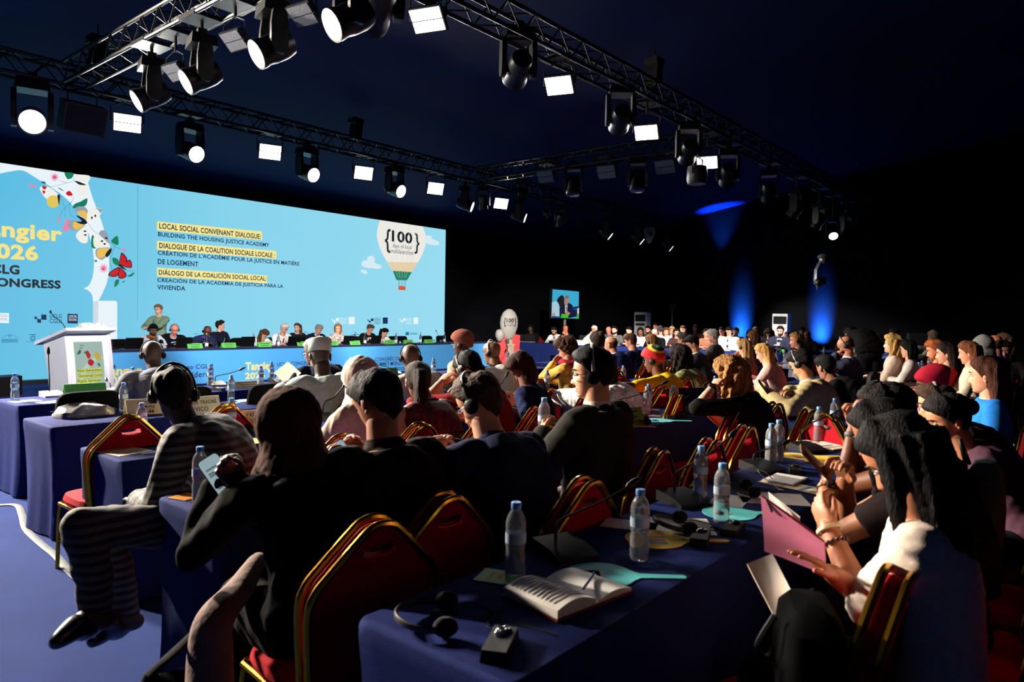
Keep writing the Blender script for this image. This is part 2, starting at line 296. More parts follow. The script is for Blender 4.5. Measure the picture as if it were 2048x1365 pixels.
for pl_ in [(ringp(19.5, 672, 2.2), 0), (line2([(4, 676), (19, 670), (36, 675)], .6), 0), (ringp(65.5, 677, 4.2), 0), (star(65.5, 677, 2, 5), 0), ([(58.5, 669), (72.5, 669), (72.5, 670.6), (58.5, 670.6)], 0), ([(52, 683.4), (78, 683.4), (78, 684.2), (52, 684.2)], 0), ([(96, 672), (104, 671.6), (104, 676), (96, 676)], 0), (star(102, 669, 2.5, 4), 0)] + [([(3, y), (36, y - .6), (36, y + .6), (3, y + 1.4)], 0) for y in (679, 681.5, 684)] + [([(811, 664.5), (818, 664.5), (818, 671), (811, 671)], 0), ([(820, 666), (835, 666.2), (835, 667.2), (820, 667)], 0), ([(820, 668.5), (835, 668.7), (835, 669.7), (820, 669.5)], 0), ([(608, 664.5), (616, 664.6), (616, 665.6), (608, 665.5)], 0), ([(388, 667.5), (396, 667.4), (396, 668.4), (388, 668.5)], 0), (star(711, 666, 2.5, 4), 0), ([(703, 669), (718, 669), (718, 670.2), (703, 670.2)], 0)]: flat([pl_], 'partner_emblem_graphic', [glow('screen_blue_ink', (20, 112, 160))])
# lettering: set once, then fitted into its place on the panel
TEXTS = []
def text(s, p0, p1, m, parent, rot=(90, 0, 0), bold=.012, ext=0.0, name='lettering', align=None):
    """p0, p1: world points of the lower-left and upper-right corner of the lettering; the plane is set by rot"""
    TEXTS.append((s, np.array(p0, float), np.array(p1, float), m, parent, rot, bold, ext, name))
def stext(s, u0, u1, vt, vb, m, bold=.012, plane=YS, k=9, uref=None, parent=scr, name='screen_lettering'):
    ur = u0 if uref is None else uref
    a = PY(ur, vb, plane); b_ = PY(ur, vt, plane); x0 = PY(u0, vb, plane)[0]; x1 = PY(u1, vb, plane)[0]
    text(s, (x0, plane - .002 - .0012 * k, a[2]), (x1, plane, b_[2]), m, parent, bold=bold, name=name)
stext('Tangier', -66, 124, 447.5, 488, G_y, .034, uref=58); stext('2026', -38, 76, 491, 521.5, G_y, .038, uref=60)
stext('UCLG', -40, 38.5, 530.5, 549.5, G_k, .04, uref=30); stext('CONGRESS', -30, 121, 560.5, 577.5, G_k, .04, uref=100)
for s, a, b_, vt, vb in (('LOCAL SOCIAL CONVENANT DIALOGUE:', 318, 521, 446, 457.5), ('BUILDING THE HOUSING JUSTICE ACADEMY', 315.5, 538, 464, 475.5), ('DIALOGUE DE LA COALITION SOCIALE LOCALE :', 318, 549, 485.5, 496.5), ('CRÉATION DE L’ACADÉMIE POUR LA JUSTICE EN MATIÈRE', 315, 598, 499, 512.5), ('DE LOGEMENT', 315, 396, 518, 528.5), ('DIÁLOGO DE LA COALICIÓN SOCIAL LOCAL:', 317, 532, 537.5, 550), ('CREACIÓN DE LA ACADEMIA DE JUSTICIA PARA LA', 314, 566, 554, 566.5), ('VIVIENDA', 314, 370, 570, 579.5)):
    stext(s, a, b_, vt, vb, G_n, .024)
stext('100', 783, 824, 460.5, 483.5, G_k, .03); stext('days of local', 785, 822.5, 487, 497.5, G_k, 0); stext('multilateralism', 781, 826, 497, 506, G_k, 0)
stext('{', 769, 780, 457, 505.5, G_k, .01); stext('}', 828.5, 838, 466, 508, G_k, .01)
stext('UCLG', 99, 123, 628.5, 636.5, G_n, .01); stext('CGLU', 99, 123, 638, 646.5, G_n, .01)
for a, b_, g, vt in ((679, 692, G_w, 635.5), (748, 760, G_n, 636), (811, 822.5, G_w, 636)):
    stext('UCLG', a, b_, vt, vt + 5.5, g, .01); stext('CGLU', a, b_, vt + 7, vt + 12.5, g, .01)
stext('LOCAL', 137, 153.5, 630.5, 635.5, G_w, .01, k=12); stext('SOCIAL', 137, 153.5, 637, 642, G_w, .01, k=12)
stext('LOCAL', -5, 15, 629, 634, G_gy, .01, k=12); stext('SOCIAL', -5, 15, 636, 641, G_gy, .01, k=12)

# ------------------------------------------------------------------ trusses
def truss(a, b_, wd, label, n):
    a = np.array(a, float); b_ = np.array(b_, float); d = unit(b_ - a); s = unit(np.cross(d, (0, 0, 1))); h = wd / 2
    t = thing('lighting_truss', label, 'truss', tuple(a)); off = -a
    cs = [(i, j) for i in (-h, h) for j in (0, wd)]
    P = lambda q, i, j: a + (b_ - a) * q + s * i + np.array([0, 0, j]) + off
    for i, j in cs: MB().tube([P(0, i, j), P(1, i, j)], .026, 8).build('chord', M_truss, t)
    mb = MB()
    for k in range(n):
        q0, q1 = k / n, (k + 1) / n; qm = (q0 + q1) / 2
        for (i1, j1), (i2, j2) in (((-h, 0), (-h, wd)), ((h, 0), (h, wd)), ((-h, 0), (h, 0)), ((-h, wd), (h, wd))):
            mb.tube([P(q0, i1, j1), P(qm, i2, j2)], .011, 5); mb.tube([P(qm, i2, j2), P(q1, i1, j1)], .011, 5)
    mb.build('bracing', M_truss, t); return t
ZT = 4.83; YBT, YFT, XLT, XRT = 12.0, 5.5, 4.05, 13.0
truss((-4, YBT, ZT), (23, YBT, ZT), .30, 'long black truss over the panel table, carrying lit floods and spots', 54)
truss((-2, YFT, ZT), (23, YFT - .1, ZT), .30, 'long black truss across the upper right, over the audience', 50)
truss((XLT, YFT + .2, ZT + .02), (XLT, YBT - .2, ZT + .02), .30, 'short black cross truss at upper left with three unlit floods', 13)
truss((XRT, YFT + .2, ZT + .02), (XRT, YBT - .2, ZT + .02), .30, 'short black cross truss in the distance with three unlit floods', 13)
# ------------------------------------------------------------------ luminaires
M_lens = glow('lit_lens', (255, 250, 244), 7.); M_flood = glow('lit_flood_face', (255, 250, 246), 8.)
M_lensoff = mat('unlit_lens', (30, 32, 38), .15, noise=(20, .1), Coat_Weight=.5); M_fl_off = mat('unlit_led_array', (84, 88, 98), .35, noise=(60, .2), bump=(90, .5))
def frame_of(d):
    d = unit(d); x = unit(np.cross(d, (0, 0, 1))); return np.stack([x, np.cross(x, d), d], 1)     # columns: side, up, aim
def moving_head(p, aim, label, lit=True, s=1., power=0, cone=34, col=(1, .93, .82), group='moving heads on the trusses'):
    """p: centre of the tilting head; it hangs from the truss above"""
    d = unit(np.array(aim, float) - np.array(p, float)); Fm = frame_of(d); yaw = math.degrees(math.atan2(d[1], d[0])) - 90
    t = thing('moving_head_light', label, 'stage light', tuple(p), 0, group)
    Rz = rotm('Z', yaw)
    q = lambda x, y, z: Rz @ (np.array([x, y, z]) * s)
    MB().box(q(0, 0, .40), np.array([.36, .30, .13]) * s, Rz, taper=.9).box(q(0, 0, .50), np.array([.1, .1, .12]) * s, Rz).build('base', M_blackm, t)
    for sx_ in (-1, 1): MB().rings([np.array([q(sx_ * .185 + dx, dy * k, z) for dx, dy in ((-.03, -.09), (.03, -.09), (.03, .09), (-.03, .09))]) for z, k in ((-.10, .55), (-.02, 1.), (.2, 1.), (.34, .8))]).build('yoke_arm', M_blackm, t)
    if p[2] + .56 * s < ZT: MB().tube([q(0, 0, .54), (0, 0, ZT + .02 - p[2])], .022, 8).box((0, 0, ZT + .02 - p[2]), (.36, .36, .05)).build('hook_clamp', M_dark, t)
    prof = [(.07, -.22), (.12, -.21), (.145, -.12), (.15, .02), (.14, .10), (.155, .16), (.155, .21)]
    MB().lathe([(r * s, z * s) for r, z in prof], 28, ax=d).build('head', M_blackm, t)
    MB().lathe([(.136 * s, .2101 * s), (.13 * s, .2155 * s), (.06 * s, .222 * s)], 28, ax=d).build('lens', M_lens if lit else M_lensoff, t)
    if power: lamp('SPOT', 'spot_beam', tuple(np.array(p) + d * (.30 * s)), aim, power, col, .1, cone=cone, blend=.6)
    return t
def flood(p, aim, label, lit=True, s=1., power=0, col=(1, .96, .9), group='LED floods on the trusses', spread=105):
    d = unit(np.array(aim, float) - np.array(p, float)); Fm = frame_of(d)
    t = thing('led_flood_light', label, 'stage light', tuple(p), 0, group); q = lambda x, y, z: Fm @ (np.array([x, y, z]) * s)
    mb = MB().box(q(0, 0, -.05), np.array([.40, .28, .05]) * s, Fm)
    for k in range(9): mb.box(q(-.16 + .04 * k, 0, -.10), np.array([.012, .24, .06]) * s, Fm)
    mb.build('housing', M_blackm if lit else M_dark, t)
    mb = MB()
    for k in (-1, 1): mb.box(q(0, .065 * k, -.02), np.array([.36, .115, .012]) * s, Fm)
    mb.build('light_face', M_flood if lit else M_fl_off, t)
    mb = MB(); mb.tube([q(-.22, 0, -.05), q(-.22, .02, -.05) + (0, 0, .2 * s), (0, 0, .32 * s) + q(0, 0, -.05), q(.22, .02, -.05) + (0, 0, .2 * s), q(.22, 0, -.05)], .012 * s, 6); mb.build('bracket', M_dark, t)
    if p[2] < ZT + .2: MB().tube([(0, 0, .29 * s) + q(0, 0, -.05), (q(0, 0, -.05)[0], q(0, 0, -.05)[1], ZT + .02 - p[2])], .018, 8).box((q(0, 0, -.05)[0], q(0, 0, -.05)[1], max(ZT + .02 - p[2], .3)), (.36, .36, .05)).build('hook_clamp', M_dark, t)
    if power: lamp('AREA', 'flood_light', tuple(np.array(p) + d * .03), aim, power, col, .36 * s, .26 * s, spread=spread)
    return t
PB = lambda u, v: PY(u, v, YBT); PF = lambda u, v: PY(u, v, YFT); PLT = lambda u, v: PX(u, v, XLT); PRT = lambda u, v: PX(u, v, XRT)
dn = lambda p, dx, dy, dz: tuple(np.array(p) + (dx, dy, dz))
G1 = 'lit LED floods on the back truss'
FP = 110
for k, (u, v) in enumerate([(255, 247), (541, 305), (728, 347), (872, 378), (1003, 408)]):
    p = PB(u, v); flood(p, dn(p, -.35, -1, -.42), ['glowing flood above the butterflies on the screen, second lit lamp from the left', 'glowing flood above the title text, between two round spots', 'glowing flood above the dark band of the screen, third along the back truss', 'glowing flood above the balloon picture on the screen', 'smallest glowing flood, right of the screen corner'][k], True, 1.05, FP if k < 3 else FP * .8, group=G1)
G2 = 'lit round spots on the back truss'
for k, (u, v) in enumerate([(380, 303), (614, 345), (789, 378), (930, 409), (1037, 432), (1211, 466), (1275, 477), (1334, 491)]):
    p = PB(u, v); moving_head(p, dn(p, *((.1, -1, -.38) if k < 3 else (.7, -1, -.42) if k < 5 else (.5, -.8, -.72))), ['lit round spot left of the title text, largest on the back truss', 'lit round spot over the middle of the screen', 'lit round spot over the balloon picture', 'lit round spot at the top right corner of the screen', 'lit round spot hanging just right of the screen corner', 'small lit spot above the wall monitor, over the dark drape', 'small lit spot left of the pale shield-shaped lamp', 'far small lit spot right of the pale shield-shaped lamp'][k], True, 1. if k < 3 else .9, (500, 500, 500, 700, 700, 2600, 2600, 2600)[k], 46, (1, .92, .82), G2)
p = PB(65, 240); moving_head(p, dn(p, -.3, -1, -.35), 'blazing round lamp at the far left of the back truss', True, 1.2, 0, group=G2)
p = PB(1095, 428); moving_head(p, dn(p, .84, .12, -.50), 'tiny lit spot turned sideways, between screen corner and monitor', True, .55, 0, 56, group=G2)
for (u, v), l in (((1120, 441), 'unlit spot beyond the screen corner, just right of the tiny lit one'), ((966, 405), 'unlit dark spot between two lit lamps over the screen corner'), ((1042, 388), 'unlit spot catching a white glint where two trusses meet')):
    p = PB(u, v); moving_head(p, dn(p, .4, .3, -1), l, False, .8)
# loudspeaker and hoists
t = thing('hanging_loudspeaker', 'dark brown loudspeaker hanging between two lit lamps at upper left', 'loudspeaker', tuple(PB(165, 236)))
Rs = rotm('X', 20) @ rotm('Z', -6)
MB().box((0, 0, 0), (.56, .4, .42), Rs).build('cabinet', mat('dark_brown_cabinet', (38, 26, 22), .5, noise=(30, .2)), t); MB().box(Rs @ np.array([0, -.205, 0]), (.52, .012, .38), Rs).build('front_mesh', mat('speaker_mesh', (34, 28, 26), .6, bump=(400, .6)), t); MB().tube([(-.2, 0, .2), (-.2, 0, .36), (.2, 0, .36), (.2, 0, .2)], .015, 6).build('bracket', M_blackm, t)
G3 = 'lit spots on the left cross truss'
for k, (u, v, s) in enumerate([(303, 192, .95), (403, 153, .95), (547, 97, .95), (700, 38, .95)]):
    p = PLT(u, v); moving_head(p, dn(p, -1., .25, -.62), ['lit spot at lower end of the upper-left cross truss', 'lit spot between two small unlit floods, second on the cross truss', 'lit spot third on the cross truss, above the title text', 'big lit spot at the top edge of the picture'][k], True, s, 60, 36, (1, .95, .88), G3)
G4 = 'unlit floods on the left cross truss'
for k, (u, v) in enumerate([(347, 147), (466, 84), (603, 33)]):
    p = PLT(u, v); flood(p, dn(p, -.75, -.1, -.85), ['small unlit grey flood lowest on the upper-left cross truss', 'small unlit grey flood midway on the upper-left cross truss', 'unlit white flood highest on the upper-left cross truss'][k], False, .8, group=G4)
p = PF(750, 8); moving_head(p, (9.5, 15.6, 1.), 'huge dark moving head cut by the top edge, seen from behind', True, 1.25, 6500, 30, (1, .95, .9))
G5 = 'lit LED floods on the front truss'
for k, (u, v) in enumerate([(853, 42), (1117, 173), (1292, 267), (1414, 327)]):
    p = PF(u, v); flood(p, dn(p, -.75, -.25, -.75), ['largest glowing flood, at the top centre of the picture', 'glowing flood right of a big dark moving head, second on the front truss', 'glowing flood third along the front truss', 'small glowing flood fourth along the front truss'][k], True, .95, 3, group=G5)
for k, (u, v, s) in enumerate([(1036, 138, 1.), (1241, 238, 1.), (1377, 303, 1.), (1456, 350, 1.), (1537, 384, .95), (1592, 418, .95), (1638, 442, .9), (1692, 457, .9)]):
    p = PF(u, v); moving_head(p, [(14.2, 15.4, 1.), (18.6, 13.4, .7), (18.6, 10.8, .5), (18.6, 8.6, .3), (19., 7., .2)][k] if k < 5 else dn(p, -.5 + .1 * k, .6, -.9), ['big dark moving head left of the second front flood', 'dark moving head left of the third front flood', 'dark moving head with a pale grey arm, left of the fourth front flood', 'dark moving head with a bright white arm, right of the fourth front flood', 'dim moving head at the end of the blue strip of light', 'dim moving head with a rounded rim, beyond the blue strip', 'dim moving head left of the far lit spot', 'dim moving head farthest along the front truss'][k], k < 5, s, (6000, 8000, 7500, 5500, 3500, 0, 0, 0)[k], (30, 30, 28, 24, 22, 30, 30, 30)[k], (1, .92, .82))
p = PF(1665, 466); moving_head(p, dn(p, -.7, -.35, -.6), 'lone lit spot far down the front truss', True, .8, 0)
t = thing('round_wash_light', 'round grey wash light with ribbed body hanging under the front truss', 'stage light', tuple(PF(1394, 350)))
MB().lathe([(.1, .16), (.16, .14), (.175, .05), (.175, -.1), (.15, -.16), (.06, -.17)], 28).build('body', M_dark, t); MB().tube([(-.2, 0, 0), (-.2, 0, .3), (.2, 0, .3), (.2, 0, 0)], .014, 6).build('bracket', M_dark, t)
t = thing('shield_shaped_light', 'pale shield-shaped lamp hanging among the far lit spots', 'stage light', tuple(PB(1298, 470)))
MB().prism(smooth2([(-.16, .2), (0, .25), (.16, .2), (.15, 0), (0, -.3), (-.15, 0)]), (0, 0, 0), unit((.7, -.7, 0)), (0, 0, 1), .12).build('housing', mat('pale_grey_metal', (120, 116, 110), .5, noise=(20, .1)), t); MB().ell((-.1, -.1, 0), (.05, .05, .09), 10).build('lens', M_lensoff, t); MB().tube([(0, 0, .2), (0, 0, ZT + .02 - PB(1298, 470)[2])], .018, 8).box((0, 0, ZT + .02 - PB(1298, 470)[2]), (.1, .36, .05)).build('hook_clamp', M_dark, t)
G6 = 'unlit lamps on the far cross truss'
for k, (u, v) in enumerate([(1090, 354), (1212, 345), (1329, 335)]):
    p = PRT(u, v); flood(p, dn(p, -.9, -.1, -.5), ['unlit pale flood at left end of the far cross truss', 'unlit pale flood in the middle of the far cross truss', 'unlit pale flood at right end of the far cross truss'][k], False, 1.1, group=G6)
for k, (u, v) in enumerate([(1147, 372), (1275, 362)]):
    p = PRT(u, v); moving_head(p, dn(p, -.2, -.1, -1), ['dark moving head between the left and middle pale floods', 'dark moving head between the middle and right pale floods'][k], False, 1., group=G6)
for (P_, u, v), l in (((PB, 712, 262), 'black chain hoist standing above the back truss'), ((PF, 1308, 150), 'large black chain hoist above the front truss'), ((PLT, 196, 110), 'black chain hoist above the corner of the left trusses')):
    p = P_(u, v); t = thing('chain_hoist', l, 'hoist', tuple(p)); MB().box((0, 0, 0), (.18, .2, .34), rotm('Y', 6)).box((0, 0, .2), (.24, .22, .1)).build('motor_body', M_blackm, t); MB().tube([(0, 0, .2), (0, 0, (.30 if P_ is PB else .42))], .012, 6).build('chain', M_dark, t)
# key floods of the same rig that hang just outside the left edge of the view, and the blue uplights at the end wall
for k, (x, y) in enumerate([(1.2, 12.0), (-.6, 12.0)]):
    p = np.array([x, y, ZT - .45]); flood(p, dn(p, .25, -1, -.42), ['flood on the back truss left of the view', 'second flood on the back truss left of the view'][k], True, 1.2, 950, (1, .88, .74), group=G1)
for k, x in enumerate([.6, 2.3]):
    p = np.array([x, YFT, ZT - .45]); moving_head(p, (x * 1.15 + 1.5, 15.6, 1.1), 'spot on the front truss aimed at the panel table', True, 1., 4500, 34, (1, .95, .9), 'panel spots on the front truss')
for u, v, l in ((1463, 690, 'blue uplight washing the end wall beside the left air conditioner'), (1626, 690, 'blue uplight washing the end wall right of the grey-fronted air conditioner')):
    p = PX(u, v, XR - .85); p[2] = .12; t = thing('floor_uplight', l, 'uplight', tuple(p)); MB().box((0, 0, 0), (.2, .3, .16)).build('housing', M_blackm, t); MB().box((.02, 0, .085), (.14, .24, .01)).build('lens', glow('blue_lens', (30, 90, 255), 6.), t)
    lo = lamp('AREA', 'uplight_beam', (p[0] + .45, p[1], .26), (p[0] + .45, p[1], 3.), 480, (.012, .15, 1.), .08, .36, spread=30); lo.rotation_euler = (R_(180), R_(21), 0)
p = PX(1460, 430, XR); lamp('SPOT', 'eave_uplight', (XR - .5, p[1] + .3, 3.2), (XR - .3, p[1] + .3, 6.), 6000, (.01, .12, 1.), .05, cone=42, blend=.9)
# ================================================================== people
def wob(P, f, seed=0):
    """smooth pseudo-random field, -1..1"""
    r = np.random.RandomState(seed); s = np.zeros(len(P))
    for k in range(5):
        d = r.randn(3); s += np.sin(P @ (d * f * (1 + .5 * k)) + r.rand() * 6.28) / (1 + .4 * k)
    return s / 2.6
BAKE = []
def bake_later(mb, voxel, it, cb): BAKE.append((mb, voxel, it, cb))
def run_bake():
    tmp = []
    for mb, vx, it, cb in BAKE:
        me = mb.mesh('bake', 0); o = bpy.data.objects.new('bake', me); C.objects.link(o)
        md = o.modifiers.new('r', 'REMESH'); md.mode = 'VOXEL'; md.voxel_size = vx
        if it:
            ms = o.modifiers.new('s', 'SMOOTH'); ms.iterations = it; ms.factor = .5
        tmp.append(o)
    bpy.context.view_layer.update(); dg = bpy.context.evaluated_depsgraph_get(); out = []
    for o in tmp:
        me = o.evaluated_get(dg).data; n = len(me.vertices); V = np.zeros(n * 3, np.float32); me.vertices.foreach_get('co', V)
        F = np.zeros(len(me.loops), np.int32); me.loops.foreach_get('vertex_index', F)
        out.append((V.reshape(-1, 3).astype(float), F.reshape(-1, 4)))
    for o in tmp:
        me = o.data; bpy.data.objects.remove(o); bpy.data.meshes.remove(me)
    for (mb, vx, it, cb), (V, F) in zip(list(BAKE), out): cb(V, F)
    BAKE.clear()
def normals(V, F):
    n = np.zeros_like(V); a, b, c = V[F[:, 0]], V[F[:, 1]], V[F[:, 2]]; fn = np.cross(b - a, c - a)
    for k in range(F.shape[1]): np.add.at(n, F[:, k], fn)
    return n / (np.linalg.norm(n, axis=1)[:, None] + 1e-12)
def ramp(z, zs, vs): return np.interp(z, zs, vs)
def sstep(a, b, x): t = np.clip((x - a) / (b - a), 0, 1); return t * t * (3 - 2 * t)
# ---- the head: a sculpted shell, chin to crown .235 m, facing +Y
def head_arrays(nz, na, grow=None, feat=True):
    zk = [-.118, -.112, -.10, -.085, -.07, -.05, -.03, -.01, .01, .03, .05, .07, .09, .105, .115, .1185]
    fk = [.050, .074, .084, .086, .086, .086, .086, .085, .084, .088, .089, .083, .066, .044, .020, .002]
    bk = [.000, -.012, -.022, -.030, -.042, -.060, -.074, -.086, -.094, -.099, -.100, -.095, -.080, -.056, -.026, -.002]
    wk = [.016, .032, .044, .051, .056, .062, .067, .071, .0745, .077, .077, .073, .061, .043, .020, .002]
    t = np.linspace(0, 1, nz); z = -.118 + .2365 * (t - .06 * np.sin(2 * np.pi * t) * .9)
    an = np.linspace(0, 2 * np.pi, na, endpoint=False)
    Z = np.repeat(z[:, None], na, 1); A = np.repeat(an[None], nz, 0)
    def sm(k): 
        q = np.interp(z, zk, k); 
        return np.convolve(np.pad(q, 2, 'edge'), [.1, .2, .4, .2, .1], 'valid') if nz > 30 else q
    f, b, w = sm(fk)[:, None], sm(bk)[:, None], sm(wk)[:, None]
    ca, sa = np.cos(A), np.sin(A)                       # angle from the front
    sc_ = lambda q, e: np.sign(q) * np.abs(q) ** e
    X = w * sc_(sa, .92); mid = (f + b) * 0.0
    Y = np.where(ca > 0, mid + f * sc_(ca, .85), mid - b * 0 + (-b) * sc_(ca, .95) * 1.0)
    if feat:
        g = lambda x, s: np.exp(-(x / s) ** 2); fr = np.where(ca > 0, 1, 0) * sc_(np.maximum(ca, 0), .5)
        nose = np.interp(Z, [-.052, -.046, -.038, -.030, -.010, .012, .026], [0, .012, .026, .024, .014, .006, 0])
        Y = Y + fr * nose * g(X, np.interp(Z, [-.05, -.03, .02], [.017, .013, .009]))
        Y -= fr * .011 * (g(X - .032, .017) + g(X + .032, .017)) * g(Z - .004, .014)          # eye sockets
        Y += fr * .005 * g(Z - .028, .010) * g(X, .05)                                          # brow
        Y += fr * .007 * g(X, .022) * (g(Z + .064, .006) + .95 * g(Z + .077, .006)) - fr * .004 * g(Z + .0705, .003) * g(X, .02)   # lips
        Y += fr * .006 * g(Z + .105, .012) * g(X, .02) - fr * .004 * g(Z + .09, .006) * g(X, .03)   # chin
        Y += fr * .004 * (g(X - .045, .018) + g(X + .045, .018)) * g(Z + .02, .02)
    P = np.stack([X, Y, Z], 2).reshape(-1, 3)
    F = []
    for i in range(nz - 1):
        for j in range(na):
            k = (j + 1) % na; F.append([i * na + j, i * na + k, (i + 1) * na + k, (i + 1) * na + j])
    return P, F, (nz, na)
HEADS = {}
def head_cached(lv):
    if lv not in HEADS:
        nz, na = ((64, 64), (40, 40), (24, 24))[lv]
        P, F, g = head_arrays(nz, na)
        M = np.zeros(len(F), int)
        cen = P[np.array(F)].mean(1)
        lip = (np.abs(cen[:, 0]) < .024) & (cen[:, 2] > -.083) & (cen[:, 2] < -.060) & (cen[:, 1] > .04)
        M[lip] = 1
        mb = MB(); mb.arr(P, F, M); n = g[1]
        mb.add(P[:n], [list(range(n))[::-1]], 0); mb.add(P[-n:], [list(range(n))], 0)
        for sx in (-1, 1):
            mb.cur = 0; mb.ell((sx * .077, -.012, -.008), (.010, .019, .031), 12, rotm('X', 12) @ rotm('Z', -sx * 18)); mb.ell((sx * .079, -.008, -.034), (.008, .011, .012), 8)
            mb.cur = 2; mb.ell((sx * .032, .0735, .004), (.0135, .011, .0085), 12)
            mb.cur = 3; mb.ell((sx * .0315, .0825, .003), (.0062, .004, .0062), 10)
            mb.tube([(sx * .018, .083, .010), (sx * .032, .0855, .0135), (sx * .046, .077, .009)], .0018, 5)
            mb.tube([(sx * .012, .094, .026), (sx * .03, .092, .032), (sx * .05, .078, .028)], [.003, .0042, .002], 5)
        HEADS[lv] = (np.concatenate(mb.v), mb.f, np.array(mb.m))
    return HEADS[lv]
# ---- hair and head coverings, in head space
def hair_shell(lv, style, seed=0):
    P, F, (nz, na) = head_arrays(*((72, 72), (44, 44), (26, 26))[lv], feat=False)
    an = np.abs(np.degrees(np.arctan2(P[:, 0], P[:, 1]))); z = P[:, 2]
    d = P - np.array([0, -.005, .01]); d /= np.linalg.norm(d, axis=1)[:, None]
    top = sstep(.03, .10, z); extra = np.zeros((0, 3))
    if style in ('short', 'long', 'bob', 'curly', 'afro', 'bun', 'pony', 'updo'):
        zt_ = ramp(an, [0, 30, 55, 72, 84, 92, 105, 130, 180], [.072, .068, .055, .025, -.012, -.004, .018, -.055, -.092])
        if style != 'short': zt_ = ramp(an, [0, 30, 55, 75, 90, 110, 180], [.074, .068, .04, .0, -.03, -.06, -.075])
        th = {'short': .013, 'long': .014, 'bob': .022, 'curly': .045, 'afro': .050, 'bun': .011, 'pony': .012, 'updo': .018}[style]
        mk = sstep(-.012, .012, z - zt_)
        off = mk * (th + top * .010 * (an < 100)) - (1 - mk) * .012
        nz_ = wob(P, 60 if style == 'short' else 45, seed); amp = {'short': .006, 'curly': .014, 'afro': .010}.get(style, .004)
        off += mk * amp * nz_
        if style == 'short': off += mk * .010 * sstep(.04, .09, z) * sstep(60, 20, an) * (1 + .5 * wob(P, 30, seed + 3))
    elif style == 'fringe':
        zt_ = ramp(an, [0, 70, 84, 95, 110, 130, 180], [.2, .2, .0, .0, .03, -.045, -.07]); hi = ramp(an, [0, 80, 180], [.03, .03, .05])
        mk = sstep(-.01, .01, z - zt_) * sstep(.012, -.012, z - hi); off = mk * .008 - (1 - mk) * .012
    elif style in ('hijab', 'hood'):
        face = sstep(1.25, .95, np.sqrt((P[:, 0] / .058) ** 2 + ((z + .018) / .086) ** 2)) * (P[:, 1] > 0)
        off = (1 - face) * (.034 + .007 * wob(P, 22, seed) + .014 * (P[:, 1] < 0) * sstep(-.08, .03, z)) - face * .015
        off += (1 - face) * .02 * sstep(-.02, -.11, z) * (an > 60)
    elif style in ('wrap', 'beret', 'turban'):
        zt_ = ramp(an, [0, 60, 90, 180], [.055, .035, .01, -.03]); mk = sstep(-.01, .012, z - zt_)
        off = mk * (.028 + .006 * wob(P, 24, seed) + top * .02) - (1 - mk) * .012
    V = P + d * off[:, None]
    if style == 'beret': V = V + np.stack([0 * z, -.03 * top * mk, .0 * z], 1)
    mb = MB(); mb.arr(V, F); n = na
    mb.add(V[:n], [list(range(n))[::-1]]); mb.add(V[-n:], [list(range(n))])
    return mb
def strands(mb, seed, length=.36, wd=.085, curl=0., y0=-.055, dep=.055, spread=1.15):
    """the fall of long hair behind the head and over the shoulders"""
    r = np.random.RandomState(seed); k = 14; rg = []; n = 40
    a = np.linspace(0, 2 * np.pi, n, endpoint=False)
    for i in range(k):
        t = i / (k - 1); w_ = wd * (1 + (spread - 1) * t) * (1 - .35 * sstep(.75, 1, t)); c = np.array([0, y0 - .035 * math.sin(t * 2.2), .06 - length * t])
        rip = 1 + (.05 + curl * .18) * np.sin(a * 9 + t * (3 + 9 * curl)) + .03 * np.sin(a * 17 + 2)
        rg.append(c + np.stack([np.cos(a) * w_ * rip, np.sin(a) * dep * (1 - .3 * t) * rip - .02 * np.cos(a) ** 2 * -1, 0 * a + curl * .01 * np.sin(a * 5 + t * 20)], 1))
    mb.rings(rg)
def headset_mb(mb, style='band'):
    a = np.linspace(-1.52, 1.52, 25)
    band = [(math.sin(t) * .092, -.01, .012 + math.cos(t) * .128) for t in a]
    mb.tube(band, .005, 8, 0, flat=1.6, up=(0, 1, 0))
    for sx in (-1, 1):
        mb.lathe([(.02, -.004), (.03, 0), (.031, .012), (.02, .018)], 18, (sx * .083, -.008, -.012), (sx, 0, 0), 1)
        mb.lathe([(.02, .016), (.021, .022), (.012, .025)], 14, (sx * .083, -.008, -.012), (sx, 0, 0), 1)
def glasses_mb(mb):
    for sx in (-1, 1):
        a = np.linspace(0, 2 * np.pi, 17)
        mb.tube([(sx * .033 + .024 * math.cos(t), .098 - .12 * abs(.033 + .024 * math.cos(t) * sx) * .3, .001 + .019 * math.sin(t)) for t in a], .0018, 6)
        mb.tube([(sx * .057, .092, .006), (sx * .076, .06, .006), (sx * .081, -.005, .008), (sx * .079, -.025, -.006)], .0018, 6)
    mb.tube([(-.009, .1, .004), (0, .103, .006), (.009, .1, .004)], .0016, 6)
